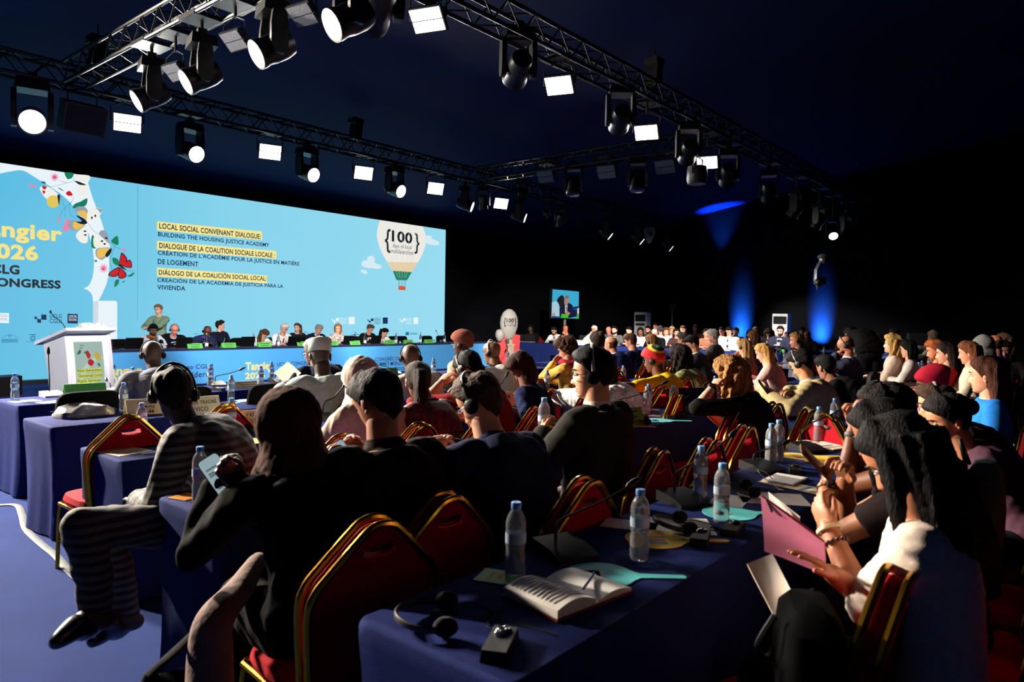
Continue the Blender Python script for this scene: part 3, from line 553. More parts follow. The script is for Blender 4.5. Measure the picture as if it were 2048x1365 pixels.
# ---- hands (right hand, fingers +Y, palm -Z, thumb towards -X)
HANDS = {}
def hand_mb(curl, spread=1.):
    mb = MB()
    mb.ell((0, .048, 0), (.041, .052, .0155), 16); mb.ell((0, .015, 0), (.030, .032, .018), 14); mb.ell((-.026, .035, -.008), (.018, .034, .014), 12)
    for i, (x, L) in enumerate(((-.030, .073), (-.010, .081), (.010, .076), (.029, .060))):
        p = np.array([x, .088 - abs(i - 1.3) * .004, 0.]); ang = R_(curl * (.35 + .04 * i)); pts = [p - (0, .02, 0), p]; sp = (x * .9) * spread
        for q, l_ in enumerate((.42, .32, .26)):
            p = p + L * l_ * np.array([sp * (1 - .3 * q), math.cos(ang), -math.sin(ang)]); pts.append(p); ang += R_(curl * (.75 - .1 * q))
        mb.tube(pts, [.0095, .0092, .0088, .0082, .007], 9, round_=True)
    a = R_(curl * .5)
    mb.tube([(-.022, .018, -.004), (-.042, .046, -.012 - .01 * a), (-.050 + .01 * a, .074, -.018 - .018 * a), (-.049 + .022 * a, .097, -.022 - .028 * a)], [.013, .0115, .010, .0085], 9, round_=True)
    return mb
for nm_, cu_, sp_ in (('flat', 14, 1.), ('relax', 38, .8), ('grip', 62, .3), ('fist', 85, .1)):
    bake_later(hand_mb(cu_, sp_), .0042, 2, (lambda k: lambda V, F: HANDS.__setitem__(k, (V, F)))(nm_))
run_bake()

SK = {}
def skin_mats(c):
    if c not in SK:
        n = 'skin_%d_%d_%d' % c; lip = tuple(int(x * y) for x, y in zip(c, (.82, .62, .62)))
        SK[c] = [mat(n, c, .48, noise=(14, .08), bump=(260, .12), Specular_IOR_Level=.4, Subsurface_Weight=.0), mat('lips' + n, lip, .4), mat('eye_white', (222, 216, 206), .2), mat('eye_dark', (24, 18, 16), .3)]
    return SK[c]
def hair_mat(c):
    n = 'hair_%d_%d_%d' % c
    if n in MATS: return MATS[n]
    m = mat(n, c, .62, noise=(70, .5), bump=(160, .9), Specular_IOR_Level=.10); 
    for nd in m.node_tree.nodes:
        if nd.type == 'TEX_NOISE':
            mp = m.node_tree.nodes.new('ShaderNodeMapping'); mp.inputs['Scale'].default_value = (1, 1, .18)
            l = nd.inputs['Vector'].links[0]; src = l.from_socket; m.node_tree.links.new(src, mp.inputs[0]); m.node_tree.links.new(mp.outputs[0], nd.inputs['Vector'])
    return m
PALE, TAN, OLIVE, BROWN, DEEP = (226, 172, 146), (204, 148, 114), (182, 122, 88), (120, 74, 50), (66, 42, 32)
BLK, DBR, BRN, AUB, BLO, GRY, WHI, GNG = (12, 10, 9), (36, 24, 17), (84, 54, 34), (104, 56, 34), (206, 164, 104), (132, 130, 128), (214, 208, 200), (150, 78, 38)
PEOPLE = []
CHAIR_AT = []
def ik(S, T, a, b, pole):
    d = T - S; L = np.linalg.norm(d); L2 = min(L, (a + b) * .995); u = d / (L + 1e-9); T = S + u * L2
    x = (a * a - b * b + L2 * L2) / (2 * L2); h = math.sqrt(max(a * a - x * x, 0)); p = np.asarray(pole, float); p = p - u * (p @ u); p = unit(p)
    return S + u * x + p * h, T
def person(label, u, v, z, face=0, hair=('short', BLK), skin=TAN, top=(30, 30, 34), *, fem=False, yaw=0, pitch=12, roll=0, arms='table', R=None, L=None, hand='relax', Rh=None, Lh=None, wear=None, sleeve=1., collar=None, shirt=None, tie=None, headset=None, glasses=None, chair='gold', stand=False, legs=None, bottom=(22, 22, 26), detail=None, mat_top=None, mat_hair=None, twist=0, lean=None, scarf=None, lanyard=None, beard=None, broad=1., group=None, grow=1., side=0, bagchair=None, pole=None, look=None, locks=False, puff=0):
    Hd = PX(u, v, z[1]) if isinstance(z, tuple) and z[0] == 'X' else PY(u, v, z[1]) if isinstance(z, tuple) else PD(u, v, z)
    dep = depth(Hd); lv = detail if detail is not None else (0 if dep < 4.6 else 1 if dep < 9.6 else 2)
    vx = (.0095, .014, .021)[lv]; s = (.95 if fem else 1.) * grow
    pz = .93 * s if stand else .53
    hz = Hd[2]; Ls, Ln = .50 * s, .17 * s
    best = None
    for th in np.linspace(R_(2), R_(75), 74):
        q = pz + Ls * math.cos(th * .9) + Ln * math.cos(th * .6)
        if best is None or abs(q - hz) < best[0]: best = (abs(q - hz), th, q)
    th = best[1] if lean is None else R_(lean)
    q = pz + Ls * math.cos(th * .9) + Ln * math.cos(th * .6)
    pz += float(np.clip(hz - q, -.2 if not stand else -.4, .10)); 
    if look is not None:
        dv = ray(u, v); yaw = float(np.clip(look - math.degrees(math.atan2(dv[0], dv[1])) - face, -78, 78))
    rz = R_(face); Rb = np.array([[math.cos(rz), -math.sin(rz), 0], [math.sin(rz), math.cos(rz), 0], [0, 0, 1]])
    p0 = np.array([0, 0, pz]); sp = [p0 + np.array([0, math.sin(th * k) * Ls * k, math.cos(th * k * .9) * Ls * k]) for k in np.linspace(-.2, 1, 9)]
    sp[0] = p0 - (0, .0, .12); nb = p0 + np.array([side, math.sin(th * .9) * Ls, math.cos(th * .9) * Ls]); sp = [p0 + np.array([side * k * k, math.sin(th * .9 * k) * Ls * k, math.cos(th * .9 * k) * Ls * k]) for k in np.linspace(0, 1, 9)]
    hc = nb + np.array([0, math.sin(th * .6) * Ln + .025, math.cos(th * .6) * Ln])
    base = Hd - Rb @ hc; base[2] = 0.
    toL = lambda wp: Rb.T @ (np.asarray(wp) - base)
    bw = (.94 if fem else 1.06) * broad * s
    tw = [.165, .172, .165, .155, .155, .165, .180, .165, .085]; td = [.115, .120, .115, .110, .112, .118, .118, .10, .07]
    if fem: tw = [.175, .172, .150, .138, .142, .152, .165, .150, .075]
    T = np.gradient(np.array(sp), axis=0); T = [unit(t) for t in T]
    an = np.linspace(0, 2 * np.pi, 22, endpoint=False); ex = np.array([1., 0, 0])
    def torso(mb, g, k0=0, neck=True):
        rg = []
        low = p0 - np.array([0, 0, .11]); rg.append(low + np.stack([np.cos(an) * (tw[0] * bw * .8 + g), np.sin(an) * (td[0] * bw * .85 + g), 0 * an], 1))
        for c, t, a_, b_ in zip(sp, T, tw, td):
            ey = np.cross(t, ex) * -1; ey = unit(ey); sg = lambda q: np.sign(q) * np.abs(q) ** .85
            rg.append(c + sg(np.cos(an))[:, None] * ex * (a_ * bw + g) + sg(np.sin(an))[:, None] * ey * (b_ * bw * (1 + .1 * (broad - 1)) + g))
        mb.rings(rg)
    sh = nb - T[-1] * .045 * s
    S = {k: sh + np.array([k * .178 * bw, .0, -.012]) for k in (-1, 1)}
    A, B = .285 * s, .25 * s
    dfl = {'table': (.20, sh[1] + .30, .80), 'lap': (.12, sh[1] + .22, .66), 'phone': (.07, sh[1] + .30, .93), 'write': (.10, sh[1] + .28, .80), 'down': (.24, .05, sh[2] - .50), 'clasp': (.05, sh[1] + .22, hc[2] - .14), 'fold': (-.05, sh[1] + .24, .84), 'chin': (.04, sh[1] + .17, hc[2] - .16)}
    W = {}
    for k, ov in ((1, R), (-1, L)):
        if ov is None: ov = arms
        if isinstance(ov, str): t = dfl[ov]; W[k] = np.array([k * t[0], t[1], t[2] if not stand else t[2] + .2])
        elif len(ov) == 3 and abs(ov[0]) < 5: W[k] = np.array(ov, float)
        else: W[k] = toL(PD(*ov))
    EL = {}
    for k in (1, -1):
        pl = (k * .75, -.35, -.6) if pole is None else (k * pole[0], pole[1], pole[2])
        EL[k], W[k] = ik(S[k], W[k], A, B, pl)
    if stand: 
        kn = {k: np.array([k * .09, .02, .50 * s]) for k in (1, -1)}; ak = {k: np.array([k * .10, -.01, .09]) for k in (1, -1)}; toe = {k: ak[k] + (k * .02, .14, -.055) for k in (1, -1)}
    elif legs: kn = {1: toL(PD(*legs[0])), -1: toL(PD(*legs[1]))}; ak = {1: toL(PD(*legs[2])), -1: toL(PD(*legs[3]))}; toe = {k: ak[k] + (toL(PD(*legs[4])) - toL(PD(*legs[3]))) for k in (1, -1)}
    else:
        kn = {k: np.array([k * .11, .42, .50]) for k in (1, -1)}; ak = {k: np.array([k * .11, .36, .09]) for k in (1, -1)}; toe = {k: ak[k] + (k * .01, .15, -.05) for k in (1, -1)}
    hip = {k: p0 + np.array([k * .085, .02, -.03]) for k in (1, -1)}
    def limb(mb, pts, rad, n=14): mb.tube(catmull(pts, 4), rad, n, round_=True)
    def legs_(mb, g):
        for k in (1, -1):
            limb(mb, [hip[k], (hip[k] + kn[k]) / 2 + (0, 0, .01), kn[k]], [.088 + g, .078 + g, .060 + g]); limb(mb, [kn[k], (kn[k] + ak[k]) / 2 - (0, .015, 0), ak[k]], [.060 + g, .056 + g, .040 + g * 1.4])
    body = MB(); torso(body, 0)
    body.tube([nb - T[-1] * .05, nb + T[-1] * .02, hc + (0, -.022, -.055)], [.072 * s, .063 * s, .060 * s], 16, round_=True)
    for k in (1, -1):
        limb(body, [S[k] * .6 + sh * .4, S[k], (S[k] + EL[k]) / 2, EL[k]], [.062 * s, .058 * s, .048 * s, .040 * s]); limb(body, [EL[k], (EL[k] * .6 + W[k] * .4), W[k]], [.041 * s, .040 * s, .027 * s])
    legs_(body, 0)
    for k in (1, -1): body.tube([ak[k] + (0, -.04, -.03), (ak[k] + toe[k]) / 2, toe[k]], [.040, .042, .034], 12, round_=True)
    Rh_ = np.array(Matrix.Rotation(R_(yaw), 3, 'Z') @ Matrix.Rotation(R_(-pitch), 3, 'X') @ Matrix.Rotation(R_(roll), 3, 'Y'))
    hs = (.96 if fem else 1.0) * min(grow, 1.05)
    HT = lambda V: (np.asarray(V) * hs) @ Rh_.T + hc
    root = bpy.data.objects.new('person', bpy.data.meshes.new('person')); C.objects.link(root)
    root.location = tuple(base); root.rotation_euler = (0, 0, rz); tag(root, label, 'person', group)
    def body_done(V, F):
        mb = MB(); mb.arr(V, F); hv, hf, hm = head_cached(lv); mb.arr(HT(hv), hf, hm)
        for k in (1, -1):
            ps = (Rh if k > 0 else Lh) or hand; hv_, hf_ = HANDS[ps]; hv_ = hv_ * (.92 if fem else 1.) * np.array([k, 1, 1])
            fd = unit(W[k] - EL[k]); upv = np.array([0, 0, 1.]) if abs(fd[2]) < .8 else np.array([-k * .3, -1., 0]); x = unit(np.cross(fd, upv)); zz = np.cross(x, fd)
            if (ov := (R if k > 0 else L) or arms) in ('clasp', 'chin') or ps == 'grip': # palm turned towards the body axis
                x, zz = -zz * k, np.cross(-zz * k, fd)
            mb.arr(hv_ @ np.stack([x, fd, zz]) + W[k] - fd * .012, hf_ if k > 0 else hf_[:, ::-1])
        me = mb.mesh('person', 180)
        for m in skin_mats(skin): me.materials.append(m)
        old = root.data; root.data = me; bpy.data.meshes.remove(old)
    bake_later(body, vx, 2, body_done)
    # clothing
    def done(name, m, amp, freq, seed, parent=root):
        def cb(V, F):
            if amp: V = V + normals(V, F) * (amp * wob(V, freq, seed))[:, None]
            mb = MB(); mb.arr(V, F); mb.build(name, m, parent, 180)
        return cb
    seed = int(abs(u) * 7 + abs(v)) % 9973
    mt = mat_top or cloth('fabric_%d_%d_%d' % tuple(top), top)
    wr = wear or ('blouse' if fem else 'jacket'); g = .016 if wr in ('jacket', 'coat', 'robe', 'blazer') else .009
    cl = MB(); torso(cl, g)
    if wr in ('jacket', 'coat', 'blazer'):
        for k in (1, -1): cl.ell(S[k] + (k * -.02, 0, .012), (.075 * s, .066 * s, .05 * s), 14)
    cl.tube([sh - T[-1] * .02, nb + T[-1] * .006, nb + T[-1] * (.034 if wr in ('jacket', 'coat', 'blazer') and not fem else .012)], [.10 * bw, .078 * s, .070 * s], 18)
    for k in (1, -1):
        limb(cl, [S[k] * .6 + sh * .4, S[k], (S[k] + EL[k]) / 2, EL[k] if sleeve > .5 else S[k] + (EL[k] - S[k]) * max(.35, sleeve * 2)], [.066 * s + g, .064 * s + g, .054 * s + g * 1.3 + puff, .050 * s + g + puff])
        if sleeve > .5: q_ = (sleeve - .5) * 2; limb(cl, [EL[k], EL[k] + (W[k] - EL[k]) * q_ * .5, EL[k] + (W[k] - EL[k]) * q_ * .97], [.048 * s + g + puff, .044 * s + g + puff, .033 * s + g * 1.3 + puff * .7])
    if wr in ('robe', 'dress', 'abaya'):
        for k in (1, -1): limb(cl, [hip[k], (hip[k] + kn[k]) / 2, kn[k]], [.11, .10, .085]); limb(cl, [kn[k], (kn[k] + ak[k]) / 2, ak[k]], [.085, .09, .10])
    bake_later(cl, vx, 3, done(wr, mt, .006 if lv < 2 else .004, 26, seed))
    if wr not in ('robe', 'dress', 'abaya'):
        tr = MB(); legs_(tr, .014); tr.ell(p0 - (0, 0, .03), (.17 * bw, .135, .10), 16)
        bake_later(tr, max(vx, .014), 3, done('trousers', cloth('fabric_%d_%d_%d' % tuple(bottom), bottom) if not isinstance(bottom, bpy.types.Material) else bottom, .006 if lv < 2 else 0, 22, seed + 1))
    if lv < 2 or legs or stand:
        for k in (1, -1):
            d_ = unit(toe[k] - ak[k]); MB().tube(catmull([ak[k] - d_ * .05 + (0, 0, -.045), ak[k] + d_ * .05 + (0, 0, -.03), toe[k] * .8 + ak[k] * .2 + (0, 0, -.005), toe[k] + d_ * .06 + (0, 0, -.005)], 4), [.036, .05, .048, .03], 14, round_=True).build('shoe', mat('black_leather', (18, 17, 17), .25, noise=(30, .2), Coat_Weight=.3), root)
    # collar, shirt front and tie
    fwd = unit(np.cross(ex, T[-2])); fwd = fwd if fwd[1] > 0 else -fwd
    if collar:
        mb = MB(); a = np.linspace(0, 2 * np.pi, 22, endpoint=False); c0 = nb + T[-1] * .012
        mb.rings([c0 + dz * T[-1] + rr * (np.cos(a)[:, None] * ex + np.sin(a)[:, None] * fwd * .98) for dz, rr in ((-.03, .082 * s), (.022, .068 * s), (.03, .066 * s), (.03, .060 * s), (-.02, .060 * s))], cap=False)
        mb.build('collar', cloth('fabric_%d_%d_%d' % tuple(collar), collar), root)
    def chest(poly, off, th_, name, m):
        mb = MB(); c = sp[5]; up = T[6]
        pts = [c + ex * x + up * y for x, y in poly]; V0 = []
        for x, y in poly:
            k = np.clip((y / Ls) + .63, 0, 1); dd = np.interp(k, np.linspace(0, 1, 9), td) * bw; V0.append(p0 + 0 * ex + (np.array([np.interp(k, np.linspace(0, 1, 9), [q_[i] for q_ in sp]) for i in range(3)]) - p0) + ex * x + fwd * (dd * math.sqrt(max(.1, 1 - (x / .2) ** 2)) + g + off))
        V0 = np.array(V0); n = len(V0); mb.add(np.concatenate([V0, V0 + fwd * th_]), [list(range(n))[::-1], [n + i for i in range(n)]] + [[i, (i + 1) % n, n + (i + 1) % n, n + i] for i in range(n)])
        return mb.build(name, m, root)
    if shirt: chest([(-.06, .165), (0, .175), (.06, .165), (.05, .06), (.02, -.06), (0, -.1), (-.02, -.06), (-.05, .06)], .001, .004, 'shirt_front', cloth('fabric_%d_%d_%d' % tuple(shirt), shirt))
    if tie: chest([(-.018, .155), (.018, .155), (.014, .12), (.03, -.04), (0, -.09), (-.03, -.04), (-.014, .12)], .006, .006, 'tie', cloth('fabric_%d_%d_%d' % tuple(tie), tie))
    if lanyard: 
        mb = MB(); pts = [nb + T[-1] * .03 - fwd * .075, nb + ex * .075 + T[-1] * .012, sp[6] + ex * .07 + fwd * (.125 * bw + g), sp[3] + fwd * (.13 * bw + g), sp[6] - ex * .07 + fwd * (.125 * bw + g), nb - ex * .075 + T[-1] * .012, nb + T[-1] * .03 - fwd * .075]
        mb.tube(catmull(pts, 5), .009, 6, flat=.4); mb.build('lanyard', cloth('fabric_%d_%d_%d' % tuple(lanyard), lanyard), root)
        if lv < 2: mb = MB(); mb.box(sp[2] + fwd * (.13 * bw + g + .01), (.08, .006, .11)); mb.build('badge', mat('blue_badge', (70, 150, 214), .5, noise=(40, .2)), root)
    # hair
    st, hcx = hair; mh = mat_hair or (hair_mat(hcx) if st not in ('hijab', 'wrap', 'beret', 'turban', 'kufi', 'hood') else cloth('fabric_%d_%d_%d' % tuple(hcx), hcx))
    if st != 'bald':
        if st == 'kufi':
            mb = MB(); a = np.linspace(0, 2 * np.pi, 40, endpoint=False); mb.rings([np.stack([np.cos(a) * r * .92, np.sin(a) * r * 1.08 - .004, 0 * a + z_], 1) for r, z_ in ((.084, .03), (.094, .03), (.098, .125), (.094, .133), (.06, .139), (.03, .15), (.0, .152))])
        else: mb = hair_shell(lv, st, seed)
        mb0 = mb; mb = MB()
        if st in ('long', 'pony', 'bob', 'curly'):
            if st == 'long':
                strands(mb, seed, .40, .098, .16, dep=.070)
                for sx in (-1, 1) if locks else (): mb.tube(catmull([(sx * .052, .055, .085), (sx * .076, .030, .03), (sx * .084, .012, -.06), (sx * .092, .01, -.14), (sx * .09, .02, -.22)], 4), [.018, .022, .024, .020, .006], 12, flat=1.3, up=(0, 1, 0), round_=True)
            if st == 'bob': strands(mb, seed, .22, .098, .1, -.035, .075, 1.05)
            if st == 'curly': strands(mb, seed, .34, .125, .8, -.035, .10, 1.1)
            if st == 'pony': strands(mb, seed, .30, .045, .35, -.115, .045, 1.1)
        fall = mb; mb = mb0
        if st in ('bun', 'updo'): mb.ell((0, -.105, .02 if st == 'bun' else .09), .042, 14)
        nm = {'hijab': 'headscarf', 'hood': 'headscarf', 'wrap': 'head_wrap', 'turban': 'turban', 'beret': 'turban', 'kufi': 'cap'}.get(st, 'hair')
        if st in ('hijab', 'hood'):
            rg = []; a = np.linspace(0, 2 * np.pi, 36, endpoint=False)
            for dz, rx, ry, yo in ((.02, .100, .115, -.02), (-.08, .118, .125, -.02), (-.14, .150, .140, -.02), (-.19, .200, .16, -.015), (-.25, .235, .18, -.01), (-.31, .245, .185, -.005)):
                rip = 1 + .035 * np.sin(a * 7 + dz * 40 + seed)
                rg.append(np.stack([np.cos(a) * rx * rip, np.sin(a) * ry * rip + yo, 0 * a + dz], 1))
            V2 = np.concatenate(rg); mb2 = MB(); mb2.rings([r_ @ np.eye(3) for r_ in rg])
            # the drape follows the shoulders, not the turn of the head
            drape = mb2
        V = HT(np.concatenate(mb.v)); o2 = MB(); o2.arr(V, mb.f)
        if fall.n: Ry = np.array(Matrix.Rotation(R_(yaw), 3, 'Z') @ Matrix.Rotation(R_(-pitch * .25), 3, 'X')); o2.arr((np.concatenate(fall.v) * hs) @ Ry.T + hc + Rh_ @ np.array([0, 0, .02]), fall.f)
        if st in ('hijab', 'hood'): o2.arr(np.concatenate(drape.v) * s @ np.array(Matrix.Rotation(-th * .5, 3, 'X')).T + hc, drape.f)
        if st in ('curly', 'afro', 'long', 'bob', 'pony', 'hijab', 'hood') and lv < 2:
            bake_later(o2, .009 if lv == 0 else .012, 1, done(nm, mh, .013 if st in ('curly', 'afro') else .003, 120 if st in ('curly', 'afro') else 60, seed))
        else: o2.build(nm, mh, root, 180)
    if beard:
        P, F, (nz, na) = head_arrays(*((56, 56), (40, 40), (24, 24))[lv], feat=True); an_ = np.abs(np.degrees(np.arctan2(P[:, 0], P[:, 1])))
        mk = sstep(.008, -.008, P[:, 2] - ramp(an_, [0, 12, 30, 60, 80, 95], [-.05, -.052, -.06, -.04, -.02, .0])) * sstep(105, 92, an_); mouth = (np.abs(P[:, 0]) < .02) & (P[:, 2] > -.078) & (P[:, 2] < -.062); mk = np.where(mouth, 0, mk)
        d = P / np.linalg.norm(P, axis=1)[:, None]; mb = MB(); mb.arr(HT(P + d * (mk * .008 - (1 - mk) * .01)[:, None]), F); mb.build('beard', hair_mat(beard), root, 180)
    if headset:
        mb = MB(); headset_mb(mb); m2 = MB(); m2.arr(HT(np.concatenate(mb.v) * (.97 if st in ('bald', 'fringe') else 1.04)), mb.f, mb.m); m2.build('headset', [mat('headset_%d_%d_%d' % tuple(headset), headset, .35, noise=(40, .1)), M_black], root)
    if glasses:
        mb = MB(); glasses_mb(mb); m2 = MB(); m2.arr(HT(np.concatenate(mb.v)), mb.f); m2.build('glasses', mat('glasses_%d_%d_%d' % tuple(glasses), glasses, .3), root)
    if scarf:
        mb = MB(); a = np.linspace(0, 2 * np.pi, 30); mb.tube([nb + T[-1] * .02 + np.array([math.cos(t) * .085, math.sin(t) * .08, .012 * math.sin(3 * t)]) for t in a], .032, 10, cap=False); mb.build('scarf', cloth('fabric_%d_%d_%d' % tuple(scarf), scarf), root)
    if chair and not stand: CHAIR_AT.append((chair, label, base + Rb @ np.array([0, -.03, 0]), face, pz))
    info = {'root': root, 'wrist': {k: Rb @ W[k] + base for k in W}, 'head': Hd, 'base': base, 'Rb': Rb, 'hand': {k: Rb @ (W[k] + unit(W[k] - EL[k]) * .09) + base for k in W}, 'fd': {k: Rb @ unit(W[k] - EL[k]) for k in W}, 'shoulder': {k: Rb @ S[k] + base for k in S}}
    PEOPLE.append(info); return info
# ================================================================== tables
TH = .75
TABS = []
def table(label, x0, y0, ln, wd, ang=0, name='draped_table', h=TH, waves=1., group=None, m=None):
    """a table under a floor-length cloth; x0,y0: left corner of the edge away from the screen"""
    a = R_(ang); c, s_ = math.cos(a), math.sin(a); TABS.append((x0, y0, ln, wd, c, s_))
    rr = .03; pts = []
    for cx_, cy_, a0 in ((ln - rr, wd - rr, 0), (rr, wd - rr, 90), (rr, rr, 180), (ln - rr, rr, 270)):
        for t in np.linspace(0, 90, 5): pts.append((cx_ + rr * math.cos(R_(a0 + t)), cy_ + rr * math.sin(R_(a0 + t))))
    pts = np.array(pts + pts[:1]); seg = np.linalg.norm(np.diff(pts, axis=0), axis=1); L = np.concatenate([[0], np.cumsum(seg)])
    n = max(80, int(L[-1] / .035)); t = np.linspace(0, L[-1], n, endpoint=False)
    q = np.stack([np.interp(t, L, pts[:, 0]), np.interp(t, L, pts[:, 1])], 1)
    d = np.roll(q, -1, 0) - np.roll(q, 1, 0); nn = np.stack([d[:, 1], -d[:, 0]], 1); nn /= np.linalg.norm(nn, axis=1)[:, None]
    ph = (x0 * 3.1 + y0 * 1.7) % 6; wv = np.sin(t * 15 + ph) * .6 + np.sin(t * 27 + 1 + ph) * .3 + np.sin(t * 6.3 + ph) * .7
    rg = []
    for k, (z, o) in enumerate(((h, -.012), (h - .004, -.003), (h - .014, .001), (h - .06, .0), (h - .15, -.008), (h - .3, -.012), (h - .45, -.012), (h - .6, -.008), (.012, 0))):
        f = np.clip((h - .1 - z) / h, 0, 1) * .026 * waves
        p = q + nn * (o + f * wv)[:, None]; rg.append(np.stack([p[:, 0], p[:, 1], np.full(n, z)], 1))
    mb = MB(); mb.rings(rg[::-1], cap=True)
    o = mb.build(name, m or M_blue, None, 50); o.location = (x0, y0, 0); o.rotation_euler = (0, 0, a); tag(o, label, 'table', group); return o
def snap(p, marg=.05):
    """keep a thing that stands on a table on that table's top"""
    best = None
    for x0, y0, ln, wd, c, s_ in TABS:
        dx, dy = p[0] - x0, p[1] - y0; a, b_ = dx * c + dy * s_, -dx * s_ + dy * c
        a2, b2 = min(max(a, marg), ln - marg), min(max(b_, marg), wd - marg); e = (a - a2) ** 2 + (b_ - b2) ** 2
        if best is None or e < best[0]: best = (e, np.array([x0 + a2 * c - b2 * s_, y0 + a2 * s_ + b2 * c, TH]))
    return best[1]
def on(u, v, marg=.05): return snap(PZ(u, v, TH), marg)
GT = None
table('nearest blue-draped table, with the open notebook and headset in the foreground', 1.13, .92, 3.9, .52)
table('blue-draped table continuing the front-right row behind the two paired bottles', 5.05, .97, 2.6, .52, 5)
table('blue-draped table in second row, with an orange coaster at its left end', 1.33, 2.5, 4.65, .5)
table('blue-draped table beyond the curly blond person, second row', 6.02, 2.5, 1.5, .46, 2)
table('narrow blue-draped table under the elbow of the slate blue suit', 8.95, 2.72, 2.6, .4, 2)
table('blue-draped table at the left, beside the seated person in striped clothes', 1.52, 3.82, 3.6, .58)
table('blue-draped table under the beige card next to the crocheted sleeve', 5.15, 3.86, 3.2, .55, 6)
table('blue-draped table at the left, carrying the grey metallic pouch', 1.66, 5.25, 5.6, .6)
table('foremost blue-draped table on the left, carrying bottle and microphone before the podium', 1.85, 6.6, 7.2, .63)
table('blue-draped table end face beside the blond curly person, mid hall', 10.2, 4.3, 5.2, .5, 4)
table('blue-draped table end face behind the flag-patterned head wrap', 10.47, 5.7, 5.2, .5)
table('blue-draped table before the two seated navy suits', 9.8, 7.1, 5.4, .5)
table('blue-draped table behind the navy suits, farther off', 12.2, 8.55, 4.6, .5)
table('blue-draped table under the row of bottles past the man in the blue suit', 13.2, 3.35, 4.4, .6, 3)
table('blue-draped table between red-haired person and red chair, right side', 11.7, 1.95, 4.2, .55, 3)
table('long blue-skirted side table facing the camera under the wall monitor', 17.45, 14.75, 5.3, .6, -90)
table('blue-skirted side table right of the one under the wall monitor', 17.45, 9.3, 5.2, .6, -90)
table('second blue-skirted side table, behind the white-shirted seated people', 19.35, 14.6, 10.2, .55, -90)
table('third blue-skirted side table by the end wall', 21.2, 13.6, 8.6, .55, -90)
pt = table('panel table with a long sky blue printed front below the LED screen', 5.35, 14.66, 11.55, .62, 0, 'panel_table', m=mat('navy_table_top', (22, 30, 74), .8, noise=(20, .1)))
mb = MB(); mb.box((5.78, -.035, .36), (11.5, .012, .70)); mb.build('banner_front', mat('sky_blue_banner', (86, 172, 240), .55, noise=(.5, .06), Specular_IOR_Level=.2), pt, 0)
YBN = 14.66 - .042
M_by, M_bn, M_bw = mat('banner_yellow', (246, 224, 130), .6), mat('banner_navy', (22, 44, 104), .6), mat('banner_white', (240, 244, 250), .6)
def btext(s, u0, u1, vt, vb, m, bold=.012, uref=None):
    ur = u0 if uref is None else uref; a = PY(ur, vb, YBN); b_ = PY(ur, vt, YBN); off = np.array([5.35, 14.66, 0])
    text(s, np.array([PY(u0, vb, YBN)[0], YBN - .002, a[2]]) - off, np.array([PY(u1, vb, YBN)[0], YBN, b_[2]]) - off, m, pt, bold=bold, name='banner_lettering')
btext('Tánger', 201, 284, 733, 757, M_by, .04, 240); btext('2026', 208, 262, 752, 773, M_by, .04, 235)
btext('de Líderes', 352, 425.5, 743, 755, M_bn, .015, 400); btext('Congreso CGLU', 330, 425.5, 729, 741, M_bn, .015, 400)
btext('Tangier', 491, 546, 724, 745, M_by, .04, 520); btext('2026', 490, 530, 745, 759, M_by, .04, 500)
btext('UCLG CONGRESS', 554, 626, 725, 733, M_bn, .012, 560); btext('WORLD SUMMIT', 554, 622, 737, 745, M_bn, .012, 560); btext('AND LEADERS', 554, 606, 749, 757, M_bn, .012, 560)
btext('Tanger', 699, 741, 715, 729, M_by, .04, 720); btext('UCLG CONGRESS', 690, 741, 728, 736, M_bw, .015, 720)
btext('CONGRÈS DE CGLU', 750, 822, 714, 723, M_bn, .012, 752); btext('SOMMET MONDIAL', 750, 812, 725, 733, M_bn, .012, 752); btext('DES RÉGIONS', 768, 818, 735, 743, M_bn, .012, 770)
